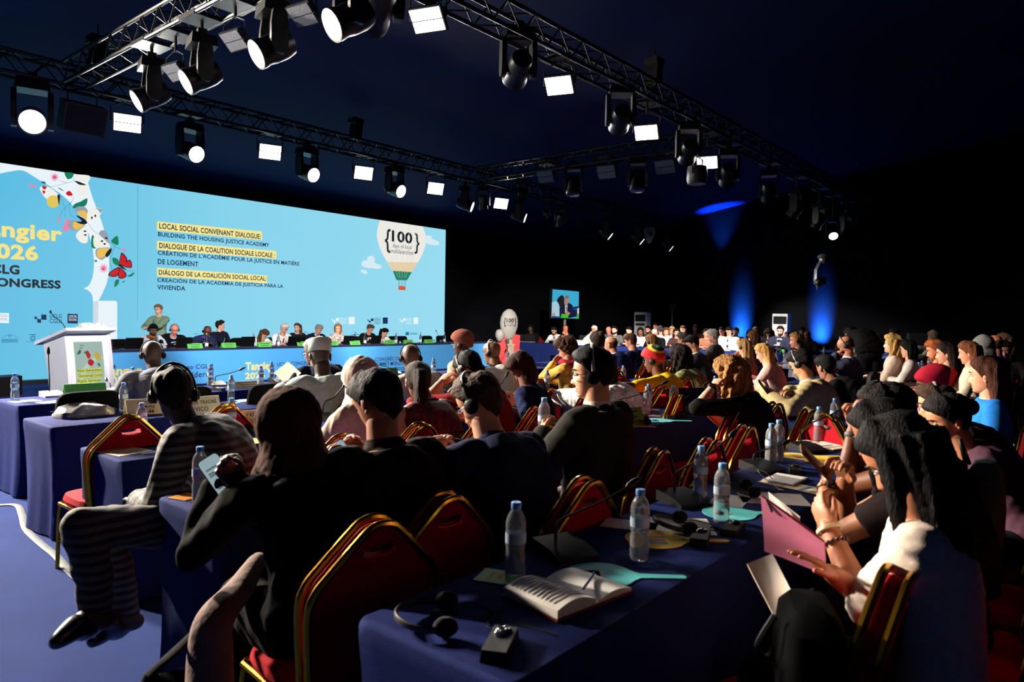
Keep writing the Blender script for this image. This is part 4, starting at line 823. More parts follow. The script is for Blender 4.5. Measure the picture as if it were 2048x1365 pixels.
# ================================================================== chairs
def banquet_chair():
    t = thing('banquet_chair', 'red banquet chair with gold frame', 'chair')
    tilt = 9; Rt = rotm('X', tilt); piv = np.array([0, -.20, .45])
    out = [(-.185, 0), (-.205, .16), (-.212, .26), (-.195, .315), (-.16, .355), (-.06, .455), (-.03, .475), (0, .48), (.03, .475), (.06, .455), (.16, .355), (.195, .315), (.212, .26), (.205, .16), (.185, 0)]
    mb = MB()
    for dy in (-.028, .028): mb.tube([Rt @ np.array([x, dy, z]) + piv for x, z in catmull([(a, b_, 0) for a, b_ in out], 3)[:, :2]], .0115, 8)
    mb.build('back_frame', M_gold, t)
    # upholstered back with its hand slot
    oc = catmull([(a * .955, b_ * .965 + .004, 0) for a, b_ in out], 4)[:, :2]; bot = np.stack([np.linspace(oc[-1, 0], oc[0, 0], 12)[1:-1], np.full(10, oc[0, 1])], 1); oc = np.concatenate([oc, bot]); n = len(oc)
    ce = np.array([0, .40]); ang = np.arctan2(oc[:, 1] - ce[1], oc[:, 0] - ce[0]); r_ = np.array([.055, .014])
    sl = ce + np.stack([r_[0] * np.sign(np.cos(ang)) * np.abs(np.cos(ang)) ** .6, r_[1] * np.sin(ang) - .010 * np.cos(ang) ** 2 * -1], 1); mid = ce + (oc - ce) * .93
    T3 = lambda q, y: np.array([Rt @ np.array([a, y, b_]) + piv for a, b_ in q])
    mb = MB(); V = np.concatenate([T3(sl, .022), T3(mid, .026), T3(oc, .012), T3(oc, -.012), T3(mid, -.024), T3(sl, -.020)])
    F = []; M = []
    for k in range(6):
        for j in range(n):
            j2 = (j + 1) % n; a, b_ = k * n, ((k + 1) % 6) * n; F.append([a + j, b_ + j, b_ + j2, a + j2])
    mb.add(V, F); mb.build('backrest', M_red, t, 40)
    mb = MB(); lip = np.array([ce + (np.array([.055 * math.cos(a), -.002 - .016 * math.sin(a)])) for a in np.linspace(.15, math.pi - .15, 11)])
    for y in (-.024, -.012): mb.tube(T3(lip, y), .006, 8)
    mb.build('hand_slot_lip', mat('red_vinyl', (206, 14, 28), .5, noise=(30, .1)), t)
    mb = MB(); a = np.linspace(0, 2 * np.pi, 28, endpoint=False); sg = lambda q: np.sign(q) * np.abs(q) ** .5
    mb.rings([np.stack([sg(np.cos(a)) * r1, sg(np.sin(a)) * r1 * 1.0, 0 * a + z], 1) for r1, z in ((.17, .395), (.205, .40), (.215, .425), (.205, .455), (.14, .472), (.01, .475))]); mb.build('seat', M_red, t)
    mb = MB(); q = [(-.195, -.2, .39), (-.205, .19, .39), (-.19, .205, .39), (.19, .205, .39), (.205, .19, .39), (.195, -.2, .39)]; mb.tube(q, .011, 8); mb.tube([(-.19, -.245, .2), (-.2, .205, .17)], .007, 6); mb.tube([(.19, -.245, .2), (.2, .205, .17)], .007, 6); mb.tube([(-.2, .2, .17), (.2, .2, .17)], .007, 6); mb.build('stretcher', M_gold, t)
    for sx in (-1, 1):
        MB().tube(catmull([(sx * .19, .20, .395), (sx * .20, .212, .3), (sx * .205, .225, .0)], 4), .0115, 8).build('leg', M_gold, t)
        MB().tube(catmull([(sx * .187, -.205, .47), (sx * .188, -.215, .38), (sx * .192, -.245, .2), (sx * .2, -.30, 0)], 4), .0115, 8).build('leg', M_gold, t)
    return t
def black_chair():
    t = thing('conference_chair', 'black upholstered conference chair', 'chair'); a = np.linspace(0, 2 * np.pi, 28, endpoint=False); sg = lambda q, e: np.sign(q) * np.abs(q) ** e
    mb = MB(); Rt = rotm('X', 10); mb.rings([np.array([Rt @ np.array([sg(math.cos(t_), .35) * .225 * k, y, sg(math.sin(t_), .35) * .22 * k]) + (0, -.25, .70) for t_ in a]) for k, y in ((.9, .03), (1, .015), (1, -.015), (.9, -.03))]); mb.build('backrest', M_blackf, t)
    mb = MB(); mb.rings([np.stack([sg(np.cos(a), .4) * .23 * k, sg(np.sin(a), .4) * .22 * k, 0 * a + z], 1) for k, z in ((.9, .40), (1, .42), (1, .45), (.88, .475))]); mb.build('seat', M_blackf, t)
    for sx in (-1, 1):
        MB().tube([(sx * .2, .19, .41), (sx * .21, .21, 0)], .012, 8).build('leg', M_blackm, t); MB().tube([(sx * .2, -.28, .86), (sx * .2, -.22, .42), (sx * .21, -.26, 0)], .012, 8).build('leg', M_blackm, t)
    return t
CH = {'gold': [banquet_chair(), 0], 'black': [black_chair(), 0]}
def chair(kind, label, x, y, face, group=None, z=0):
    src = CH[kind]; nm = group or ('gold-framed red banquet chairs' if kind == 'gold' else 'black conference chairs')
    if src[1] == 0: o = src[0]; o.location = (x, y, z); o.rotation_euler = (0, 0, R_(face)); o['label'] = label; o['group'] = nm
    else: o = dup(src[0], label, (x, y, z), face, nm)
    src[1] += 1; return o
# ================================================================== things on the tables
M_pet = mat('clear_bottle_plastic', (236, 243, 248), .05, Transmission_Weight=.87, IOR=1.38, bump=(55, .12))
M_cap = mat('blue_bottle_cap', (92, 148, 214), .45, noise=(30, .08)); M_lab = mat('bottle_label', (206, 216, 228), .55, noise=(60, .25, (150, 180, 220)))
def water_bottle():
    t = thing('water_bottle', 'x', 'bottle')
    pr = [(.012, .004), (.024, .0), (.029, .006), (.031, .016), (.0295, .024), (.0312, .034), (.0298, .042), (.0312, .052), (.0298, .060), (.031, .070), (.0285, .080), (.0275, .090), (.0298, .100), (.0305, .108), (.0305, .142), (.029, .148), (.031, .156), (.0295, .163), (.030, .170), (.0265, .184), (.019, .199), (.0135, .206), (.0130, .211)]
    MB().lathe(pr, 28).build('bottle_body', M_pet, t, 60)
    mb = MB(); mb.lathe([(.0146, .209), (.0152, .211), (.0152, .226), (.0138, .2285)], 24); mb.build('cap', M_cap, t)
    a = np.linspace(0, 2 * np.pi, 28, endpoint=False); mb = MB(); mb.rings([np.stack([np.cos(a) * r, np.sin(a) * r, 0 * a + z], 1) for r, z in ((.0309, .110), (.0309, .140))], cap=False); mb.build('label_band', M_lab, t)
    return t
def glass_bottle():
    t = thing('glass_water_bottle', 'x', 'bottle'); MB().lathe([(.03, 0), (.036, .004), (.037, .02), (.037, .16), (.033, .19), (.018, .235), (.0135, .26), (.013, .30)], 24).build('bottle_body', mat('clear_glass', (225, 236, 240), .03, Transmission_Weight=1., IOR=1.4), t, 60)
    MB().lathe([(.0142, .285), (.0145, .29), (.0145, .312), (.012, .314)], 16).build('cap', mat('pale_metal_cap', (190, 200, 206), .35, .6, noise=(30, .1)), t)
    a = np.linspace(0, 2 * np.pi, 24, endpoint=False); mb = MB(); mb.rings([np.stack([np.cos(a) * .0376, np.sin(a) * .0376, 0 * a + z], 1) for z in (.03, .105)], cap=False); mb.build('label_band', mat('white_bottle_label', (232, 234, 234), .6, noise=(40, .05)), t); return t
def tumbler():
    t = thing('water_glass', 'x', 'glass'); t2 = MB().lathe([(.004, .004), (.025, 0), (.028, .003), (.034, .095), (.0325, .095), (.026, .008), (.004, .009)], 20, cap=True).build('glass_wall', mat('clear_glass', (225, 236, 240)), t, 60); return t
PROTO = {'pet': [water_bottle(), 0, 'clear water bottles with blue caps'], 'glass': [glass_bottle(), 0, 'glass water bottles on the panel table'], 'tumbler': [tumbler(), 0, 'drinking glasses on the panel table']}
def put(kind, label, p, rz=0, s=1.):
    src = PROTO[kind]
    if src[1] == 0: o = src[0]; o.location = tuple(p); o['label'] = label; o['group'] = src[2]; o.rotation_euler = (0, 0, R_(rz))
    else: o = dup(src[0], label, tuple(p), rz, src[2])
    o.scale = (s, s, s); src[1] += 1; return o
B_ = 'water bottle '
for u, v, l in [(1030, 1158, 'nearest water bottle, standing on the corner of the green coaster'), (1278, 1120, B_ + 'standing on the yellow paddle fan, nearest table'), (1442, 1045, B_ + 'on the turquoise round fan beside the pink folder'), (1400, 997, B_ + 'behind the turquoise fan, next to a microphone base'), (1541, 932, B_ + 'front one of the close pair beside the black microphone base'), (1556, 922, B_ + 'rear one of the close pair beside the black microphone base'), (1616, 882, B_ + 'left of the spiral notebook, crossed by a gooseneck'), (1668, 860, B_ + 'on a green coaster beside the clasped hands'), (1725, 806, B_ + 'before the empty red seat, far end of the front-right row'),
                (400, 1006, B_ + 'by the orange coaster and the lit phone, left of centre'), (730, 915, B_ + 'half hidden behind the person with the dark brown jacket'), (1293, 829, B_ + 'on an orange coaster beside the dark green card'), (1345, 826, B_ + 'left of the black tablet on the second table row'), (1208, 812, B_ + 'beside the red chair back, behind the headphone wearer'), (1390, 795, B_ + 'behind the black tablet, near the wristwatch arm'),
                (280, 882, B_ + 'beside the striped shoulder, at the left'), (463, 868, B_ + 'in front of the three-line beige card by the brown headscarf'), (617, 852, B_ + 'behind the brown headscarf, near a microphone base'), (905, 800, B_ + 'left of the brown-haired person with spectacles, behind'), (1065, 782, B_ + 'beside the turquoise fan and the navy dress'), (1246, 770, B_ + 'on the beige card before the yellow top'),
                (247, 826, B_ + 'right of the grey metallic pouch'), (461, 803, B_ + 'right of the two-line beige card'), (566, 783, B_ + 'at the hand of the person in the white cap'), (897, 755, B_ + 'before the tie-dye robe'), (950, 752, B_ + 'between tie-dye robe and bald headphone wearer, near'),
                (30, 802, B_ + 'at far left, on a white card'), (211, 772, B_ + 'before the blue banner, right of the podium'), (394, 768, B_ + 'right of the grey suit, before the banner'), (526, 762, B_ + 'in front of the yellow year on the banner'), (780, 742, B_ + 'before the banner words about the summit'), (886, 728, B_ + 'behind the tie-dye robe, before the banner'), (967, 730, B_ + 'close behind the bald headphone wearer'),
                (1372, 729, B_ + 'beside the young dark suit, mid hall'), (1424, 728, B_ + 'rear one of a pair behind the curly blond hair'), (1432, 731, B_ + 'front one of a pair behind the curly blond hair'), (1433, 750, B_ + 'touching the green card by the curly blond hair'), (1507, 738, B_ + 'at the elbow of the pink blouse'), (1544, 727, B_ + 'left one behind the pink blouse'), (1553, 728, B_ + 'right one behind the pink blouse'), (1569, 724, B_ + 'left one before the blond man at the tables'), (1577, 723, B_ + 'right one before the blond man at the tables'),
                (1647, 713, B_ + 'alone on the dark table left of the blue suit'), (1632, 706, B_ + 'near a small green card, beside the bending figure'), (1562, 700, B_ + 'before the bearded man with the phone'), (1722, 722, B_ + 'nearest of those right of the blue suit'), (1744, 716, B_ + 'second of those right of the blue suit'), (1756, 715, B_ + 'third of those right of the blue suit'), (1796, 707, B_ + 'between the blond and the black-haired women'), (1828, 760, B_ + 'left one before the red beret'), (1843, 752, B_ + 'right one before the red beret'), (1858, 738, B_ + 'left of three before the red-haired man'), (1867, 738, B_ + 'middle of three before the red-haired man'), (1878, 737, B_ + 'right of three before the red-haired man'),
                (1251, 708, B_ + 'between the two navy suits'), (1330, 692, B_ + 'before the white-haired man in the black jacket'), (1022, 684, B_ + 'at left end of the side table'), (1068, 690, B_ + 'left, between the white cards on the side table'), (1073, 690, B_ + 'right, between the white cards on the side table'), (1108, 688, B_ + 'before the bearded man in white, side table'), (1128, 676, B_ + 'left, before the man in black'), (1136, 676, B_ + 'middle, before the man in black'), (1145, 678, B_ + 'right, before the man in black'), (1165, 682, B_ + 'before the grey-haired man in white')]:
    put('pet', l, on(u, v, .045), (u * 13) % 360)
for u, v, l in [(208, 703, 'leftmost glass bottle on the panel table, beside the podium'), (314, 702, 'glass bottle before the bald panelist in black'), (413, 699, 'glass bottle beside the first green card on the panel'), (507, 697, 'glass bottle left of the bowed woman with brown hair'), (557, 697, 'glass bottle before the white-haired panelist'), (634, 695, 'glass bottle before the grey-haired navy suit panelist'), (730, 692, 'glass bottle before the panelist in black suit at right'), (792, 691, 'glass bottle right of the woman in the white blazer'), (841, 689, 'glass bottle between the last two green cards'), (889, 688, 'glass bottle at the right edge of the screen'), (928, 687, 'glass bottle last on the panel table, over the dark drape')]:
    p = PY(u, v, 15.0); p[2] = TH; put('glass', l, p)
for u, l in [(431, 'tumbler beside the first green card'), (517, 'tumbler beside the second glass bottle left of the bowed woman'), (765, 'wine-like glass before the woman in the white blazer'), (800, 'tumbler behind the ninth green card'), (868, 'tumbler right of the last green card'), (882, 'stemmed glass at the right edge of the screen')]:
    p = PY(u, 692, 14.95); p[2] = TH; put('tumbler', l, p)
# ---- tent cards
def tent_card(label, p, rz, m, w_=.26, h=.10, lines=(), ink=None, th=.1, group=None):
    t = thing('name_card', label, 'name card', tuple(p), rz, group)
    mb = MB(); f = np.array([[-w_ / 2, -th / 2, 0], [w_ / 2, -th / 2, 0], [w_ / 2, 0, h], [-w_ / 2, 0, h]]); b_ = f * np.array([1, -1, 1])
    for q in (f, b_): mb.add(np.concatenate([q, q + np.array([0, .003 if q is f else -.003, -.001])]), [[0, 1, 2, 3], [7, 6, 5, 4], [0, 4, 5, 1], [1, 5, 6, 2], [2, 6, 7, 3], [3, 7, 4, 0]])
    mb.build('folded_card', m, t, 0)
    tl = math.degrees(math.atan2(h, th / 2)); y0 = .9
    for k, s in enumerate(lines):
        n = len(lines); z1 = 1 - (k + .45) / (n + .4); z0 = z1 - .62 / (n + .4); wd = w_ * min(.9, .055 * len(s) + .12) / 2
        pt_ = lambda x, k_: np.array([x, -th / 2 + th / 2 * k_ - .0012, h * k_])
        text(s, pt_(-wd, z0), pt_(wd, z1), ink or M_ink, t, (tl, 0, 0), .012, name='card_lettering')
    return t
def card_bars(t, w_, h, th=.10, n=2):
    a = math.atan2(h, th / 2)
    for k in range(n):
        q = 1 - (k + .75) / (n + .5); MB().box((0, -th / 2 + th / 2 * q - .0015, h * q), (w_ * (.66 - .1 * k), h * .10, .0008), rotm('X', math.degrees(a))).build('card_lettering', M_ink, t, 0)
    return t
for u, v, l in [(389, 702, 'first green name card on the panel table'), (457, 699, 'second green name card, before the hand-on-face panelist'), (528, 697, 'green name card before the bowed brown-haired woman'), (605, 695, 'green name card right of the white-haired panelist’s laptop'), (664, 694, 'green name card behind the white cap, under the floral dress'), (709, 693, 'green name card before the empty black chair at panel middle'), (779, 691.5, 'green name card before the woman in the white blazer'), (816, 691.5, 'green name card left of the last glass bottles'), (857, 690, 'rightmost green name card on the panel table')]:
    p = PY(u, v, 14.78); p[2] = TH; card_bars(tent_card(l, p, 0, M_green, .33, .11, (), None, .09, 'green name cards on the panel table'), .33, .11, .09)
tent_card('beige three-line name card left of the seated striped figure', on(294, 828), -6, M_cream, .30, .115, ('ABDOULA', 'MAJ', 'AM'))
tent_card('beige two-line name card right of the dark head with a thin headset', on(424, 832), -4, M_cream, .32, .125, ('MOUSSA TRAORÉ', 'UVICO'))
tent_card('beige three-line name card behind a bottle, left of the brown headscarf', on(478, 862), -8, M_cream, .36, .13, ('LALY BENT YAHYA', 'TENKOUSS', 'UNE'))
card_bars(tent_card('low beige name card before the blue banner, left of centre', on(492, 776), 4, M_cream, .34, .07), 0.34, 0.07, n=3)
tent_card('beige name card before the crocheted sleeve', on(1008, 812), -20, M_cream, .22, .12, ('MARIAM', 'ZEA'))
card_bars(tent_card('dark green name card right of the headphone wearer', on(1252, 852), -14, mat('dark_green_card', (62, 128, 36), .7, noise=(20, .05)), .30, .13), 0.3, 0.13, n=3)
tent_card('bright green name card at the far left table, before the podium', on(170, 789), -5, M_green, .34, .10)
tent_card('pale green name card at the grey suit’s left elbow', on(240, 778), 0, M_green, .26, .09)
card_bars(tent_card('green name card beside the curly blond hair', on(1420, 752), -14, M_green, .26, .12), 0.26, 0.12, n=2)
card_bars(tent_card('beige name card before the yellow top', on(1238, 772), 10, M_cream, .32, .10), 0.32, 0.1, n=2)
card_bars(tent_card('white name card beyond the flag-patterned head wrap', on(1268, 738), -10, M_paper, .3, .13), 0.3, 0.13, n=2)
tent_card('small green name card before the blond man', on(1570, 707), 0, M_green, .24, .1); tent_card('green name card at the elbow of the blue suit', on(1655, 752), -8, mat('dark_green_card', (62, 128, 36)), .28, .12)
tent_card('green name card beside the bending figure', on(1628, 703), 0, M_green, .24, .1)
tent_card('left white card on the side table', on(1059, 692), -55, M_paper, .5, .14); tent_card('right white card on the side table', on(1082, 693), -55, M_paper, .5, .14)
tent_card('dark green name card behind the beige headscarf', on(775, 752), 0, mat('dark_green_card', (62, 128, 36)), .3, .1)
tent_card('beige tent card standing by the black tablet', on(1402, 800), 30, M_cream, .22, .12); tent_card('yellow tent card before the navy dress', on(1040, 770), 40, mat('yellow_card', (240, 196, 56), .7, noise=(20, .05)), .24, .12)
# ---- gooseneck microphones
def mic(label, p, tip, rz=0, silver=False, group='gooseneck microphones on the tables'):
    t = thing('gooseneck_microphone', label, 'microphone', tuple(p), rz, group)
    mb = MB(); pr = [(-.085, 0), (.085, 0), (.085, .016), (.02, .036), (-.085, .046)]
    V = []; 
    mb.prism([(a, b_) for a, b_ in pr], (-.075, 0, .001), (0, -1, 0), (0, 0, 1), -.15); mb.build('base_unit', mat('silver_console', (176, 176, 178), .35, .3, noise=(30, .05)) if silver else M_black, t)
    mb = MB(); mb.box((0, -.045, .026), (.06, .03, .006), rotm('X', 17)); mb.build('button', M_dark, t)
    Rz = rotm('Z', -rz); tl = Rz @ (np.array(tip) - np.array(p)); a = np.array([0, .055, .042]); e = unit(tl - a)
    k_ = min(.10, max(.03, tl[2] * .3)); path = catmull([a, a + (0, 0, k_ * .6), a + (0, 0, k_) + e * .02, a * .5 + tl * .5 + (0, 0, .02), a * .2 + tl * .8 + (0, 0, .006), tl], 6)
    MB().tube(path, [.0055, .005, .0045, .0045], 8).build('gooseneck', M_dark, t)
    MB().tube([tl - e * .012, tl, tl + e * .03, tl + e * .055], [.006, .0125, .013, .008], 12, round_=True).build('windscreen', M_black, t); return t
for bu, bv, tu, tv, dz, rz, l in [(1130, 1112, 1258, 972, .25, -20, 'black gooseneck microphone on the nearest table, behind the first bottle'), (1345, 1003, 1462, 872, .35, -25, 'black gooseneck microphone beside the fourth bottle of the nearest table'), (1500, 938, 1568, 888, .2, -25, 'black gooseneck microphone left of the paired bottles'), (1592, 900, 1730, 785, .7, -28, 'gooseneck microphone with the longest arm, rising past the notebook'), (1700, 868, 1785, 768, .9, -28, 'gooseneck microphone arching over the clasped hands'),
                                  (655, 905, 742, 842, .35, 10, 'gooseneck microphone left of the dark brown jacket'), (1215, 838, 1326, 768, .3, -30, 'gooseneck microphone before the yellow top, second row'), (1372, 826, 1408, 772, .3, -20, 'gooseneck microphone behind the black tablet'), (636, 838, 688, 772, .1, 10, 'gooseneck microphone right of the mint robe'), (990, 800, 1012, 753, .1, -20, 'gooseneck microphone over the white polo shirt'), (1095, 790, 1112, 755, .1, -20, 'gooseneck microphone in front of the headphone wearer’s face'), (905, 880, 885, 870, .1, 10, 'gooseneck microphone beside the spectacled person'),
                                  (96, 792, 97, 707, .1, 0, 'gooseneck microphone on a silver base at far left, before the podium'), (432, 772, 480, 740, .1, -10, 'gooseneck microphone in front of the blue banner, left of the yellow year'), (206, 782, 214, 762, .1, 0, 'small gooseneck microphone right of the green card at left'), (556, 765, 553, 750, .05, 0, 'small upright gooseneck microphone by the held program'), (745, 745, 750, 729, .1, 0, 'gooseneck microphone above the beige headscarf'), (960, 745, 953, 713, .1, -10, 'gooseneck microphone over the tie-dye shoulder'), (1008, 735, 1010, 705, .1, 0, 'gooseneck microphone beside the stone pillar of the stand'), (1818, 768, 1860, 745, .4, -20, 'gooseneck microphone before the red beret')]:
    p = on(bu, bv, .1); d0 = depth(p); mic(l, p, PD(tu, tv, d0 + dz), rz, silver=(bu == 96))
for u, v, l in [(217, 665, 'thin panel microphone by the leftmost glass bottle'), (711, 672, 'thin panel microphone before the empty chair at panel middle'), (873, 664, 'thin panel microphone at the right edge of the screen')]:
    p = PY(u + 6, 692, 15.1); p[2] = TH; mic(l, p, PY(u, v, 15.15), 180)
# ---- paddle fans, papers, notebooks, coasters
M_teal, M_yel = mat('turquoise_card', (86, 196, 196), .55, noise=(12, .06)), mat('yellow_card', (240, 196, 56), .55, noise=(12, .05))
def flatthing(name, label, cat, p, rz, polys, mats_, th=.003, names=('sheet', 'print'), group=None, z=0):
    t = thing(name, label, cat, (p[0], p[1], p[2] + z), rz, group)
    MB().prism(polys[0], (0, 0, .0006), (1, 0, 0), (0, 1, 0), th).build(names[0], mats_[0], t, 40)
    for k, pl in enumerate(polys[1:]): MB().prism(pl, (0, 0, th + .0007), (1, 0, 0), (0, 1, 0), .0004).build(names[1], mats_[1 + k % (len(mats_) - 1)], t, 0)
    return t
def fan(label, p, rz, m, pr, z=0):
    disc = [(.105 * math.cos(t), .105 * math.sin(t)) for t in np.linspace(R_(-65), R_(245), 30)]; hd = [(-.018, -.12), (-.014, -.25), (-.006, -.258), (.006, -.258), (.014, -.25), (.018, -.12)]
    return flatthing('paddle_fan', label, 'fan', p, rz, [disc + hd] + pr[0], [m] + pr[1], .003, ('blade', 'print'), 'round paddle fans on the tables', z)
bars = lambda c1, c2: ([[(-.06 + .032 * k, -.035), (-.036 + .032 * k, -.035), (-.036 + .032 * k, .03), (-.06 + .032 * k, .03)] for k in range(4)], [mat('fan_print_teal', (40, 120, 140), .6), mat('fan_print_red', (206, 66, 44), .6), mat('fan_print_green', (52, 120, 80), .6), mat('fan_print_orange', (224, 120, 40), .6)])
tealp = ([oval(0, .02, .035, .03), oval(0, 0, .085, .085)[:11]], [mat('fan_print_beige', (196, 180, 150), .6), mat('fan_print_dark', (110, 206, 206), .6)])
fan('turquoise paddle fan partly under the open notebook, nearest table', on(1200, 1152, .1), 38, M_teal, tealp)
fan('yellow paddle fan with coloured bars under a bottle and headset', on(1310, 1080, .1), 38, M_yel, bars(0, 0))
fan('turquoise paddle fan under the bottle beside the pink folder', on(1458, 1028, .1), 45, M_teal, tealp)
fan('yellow paddle fan with bars behind the phone-holding hands', on(1595, 914, .1), 45, M_yel, bars(0, 0))
fan('yellow paddle fan under the bare forearms, at the table edge', on(1700, 884, .08), 90, M_yel, bars(0, 0))
fan('yellow paddle fan with bars, on the second row right of the dark green card', on(1240, 853, .1), 38, M_yel, bars(0, 0))
fan('turquoise paddle fan beyond the yellow one on the second row', on(1318, 842, .1), 40, M_teal, tealp)
fan('pale turquoise paddle fan at the mint sleeve', on(495, 802, .1), -60, M_teal, tealp)
fan('yellow paddle fan beside the headscarf, third row', on(497, 884, .1), -70, M_yel, bars(0, 0))
def sheet(name, label, cat, p, rz, w_, d_, m, th=.0015, pr=None, z=0): return flatthing(name, label, cat, p, rz, [[(-w_ / 2, -d_ / 2), (w_ / 2, -d_ / 2), (w_ / 2, d_ / 2), (-w_ / 2, d_ / 2)]] + (pr or []), [m, mat('grey_print', (150, 140, 116), .7), mat('blue_print', (60, 96, 150), .7)], th, z=z)
prt = lambda w_, d_: [[(-w_ * .4, d_ * y), (w_ * .4, d_ * y), (w_ * .4, d_ * (y + .07)), (-w_ * .4, d_ * (y + .07))] for y in (-.36, -.2, .1, .3)]
t = sheet('coaster', 'green square coaster with yellow lettering under the nearest bottle', 'coaster', on(992, 1156), 20, .105, .105, mat('grass_green_coaster', (84, 158, 72), .5, noise=(30, .05)), .004)
text('Tangier', (-.035, .004, .0052), (.035, .022, .0052), M_yel, t, (0, 0, 0), .02, name='coaster_lettering'); text('2026', (-.025, -.022, .0052), (.025, -.004, .0052), M_yel, t, (0, 0, 0), .02, name='coaster_lettering')
for u, v, l, c in [(372, 995, 'orange square coaster at the left end of the second-row table', (226, 150, 50)), (1312, 832, 'round-cornered orange coaster under a bottle, second row', (236, 150, 90)), (1305, 820, 'pink and blue coaster on the second-row table', (220, 130, 160)), (1670, 866, 'green coaster under the bottle beside clasped hands', (70, 150, 70)), (1375, 1006, 'green coaster at the foot of the fourth bottle', (90, 160, 90))]:
    sheet('coaster', l, 'coaster', on(u, v), 15, .1, .1, mat('coaster_%d' % c[0], c, .5, noise=(30, .05)), .003)
sheet('loose_sheet', 'white sheet lying under the yellow fan and headset, nearest table', 'paper', on(1345, 1052, .12), 35, .21, .29, M_paper); sheet('loose_sheet', 'white folded sheet at the left edge of the nearest table', 'paper', on(1255, 1050, .1), 20, .12, .2, M_paper)
sheet('loose_sheet', 'white sheet under the earphone cable, behind the pink folder', 'paper', on(1545, 998, .1), 30, .21, .28, M_paper); sheet('program_leaflet', 'cream printed leaflet on the nearest table, right of the cable', 'leaflet', on(1590, 975, .1), -12, .13, .32, M_cream, pr=prt(.13, .32), z=.002)
sheet('program_leaflet', 'cream leaflet curling beside the spiral notebook', 'leaflet', on(1632, 892, .1), -20, .15, .3, M_cream, .01, prt(.15, .3)); sheet('yellow_folder', 'yellow folder lying before the phone-holding hands', 'folder', on(1640, 922, .1), 10, .22, .14, M_yel, .006)
sheet('program_leaflet', 'cream printed leaflet overhanging the table beside the striped sleeve', 'leaflet', on(222, 905, .12), 10, .2, .28, M_cream, .002, prt(.2, .28))
for u, v, l in [(50, 803, 'white card under the leftmost bottle'), (110, 806, 'white sheets beside the silver microphone base at left'), (135, 828, 'pale sheet under the grey metallic pouch'), (585, 775, 'white sheet before the low beige card'), (1460, 1002, 'white tablet-like sheet edge behind the pink folder')]: sheet('loose_sheet', l, 'paper', on(u, v, .1), 10, .2, .14, M_paper)
def notebook(label, p, rz):
    t = thing('open_notebook', label, 'notebook', tuple(p), rz)
    MB().box((0, 0, .004), (.31, .215, .006)).build('cover', mat('dark_red_cover', (120, 34, 36), .6, noise=(20, .1)), t)
    for sx in (-1, 1):
        x = np.linspace(0, .15, 12); zt_ = .010 + .016 * np.sin(np.clip(x / .15, 0, 1) * math.pi * .9) * (1 if sx > 0 else 1.3) + .012 * (sx < 0)
        rg = []
        mb = MB(); V = []; 
        for xx, zz in zip(x, zt_): V += [(sx * xx, -.103, .0075), (sx * xx, .103, .0075), (sx * xx, .103, zz), (sx * xx, -.103, zz)]
        mb.rings([np.array(V[4 * i:4 * i + 4]) for i in range(len(x))]); mb.build('page_block', M_paper, t, 60)
    mb = MB()
    for k in range(11):
        xx = np.linspace(-.015, -.135, 16); zz = .0108 + .016 * np.sin(-xx / .15 * math.pi * .9) * 1.3 + .012; y = .085 - .016 * k
        mb.tube([(a, y + .0015 * math.sin(a * 900 + k), b_ + .0006) for a, b_ in zip(xx, zz)], .0012, 4)
    mb.build('handwriting', mat('blue_grey_ink', (96, 100, 128), .8), t); return t
p = on(1172, 1196, .17); p[1] = 1.12; p[0] -= .02; notebook('open notebook filled with handwriting and a pen, nearest table', p, -8)
t = thing('ballpoint_pen', 'blue ballpoint pen lying on the open notebook', 'pen', (p[0] + .06, p[1] - .03, p[2] + .034), 20); MB().tube([(-.07, 0, 0), (.06, 0, 0), (.07, 0, 0)], [.004, .004, .001], 8).build('barrel', mat('blue_pen', (40, 60, 140), .4), t)
def spiral(label, p, rz, sz=(.21, .15)):
    t = thing('spiral_notebook', label, 'notebook', tuple(p), rz); MB().box((0, 0, .006), (sz[0], sz[1], .010)).build('page_block', M_paper, t, 0); mb = MB()
    for k in range(16): mb.tube([(-sz[0] / 2 + .006 + (sz[0] - .012) / 15 * k, -sz[1] / 2 + .006 * math.cos(a), .007 + .009 * math.sin(a)) for a in np.linspace(0, 2 * np.pi, 9)], .001, 4)
    mb.build('spiral_wire', M_dark, t); return t
spiral('white spiral notebook nearer the phone-holding hands', on(1570, 962, .1), 0); spiral('white spiral notebook beside the clasped hands', on(1665, 890, .1), 0)
# ---- headsets and receivers lying on the tables
def table_headset(label, p, rz, lean=20, arc=.085):
    t = thing('table_headset', label, 'headset', tuple(p), rz, 'headsets lying on the tables'); a = np.linspace(-1.75, 1.75, 25); Rl = rotm('X', lean)
    MB().tube([Rl @ np.array([math.sin(q) * arc, math.cos(q) * arc * 1.05, 0]) + (0, 0, .022) for q in a], .005, 8, flat=1.8, up=(0, 0, 1)).build('headband', mat('grey_headband', (58, 54, 50), .3, noise=(30, .1)), t)
    for sx in (-1, 1):
        c = np.array([sx * arc * .92, -arc * .38, .026]); MB().ell(c, (.016, .031, .026), 16).build('ear_pad', mat('foam_ear_pad', (12, 12, 12), .95, bump=(300, .5)), t)
    MB().tube(catmull([(arc, -.05, .01), (arc + .03, -.10, .004), (arc - .04, -.16, .004), (.02, -.13, .004), (.10, -.2, .004)], 6), .0018, 5).build('cable', M_black, t); return t
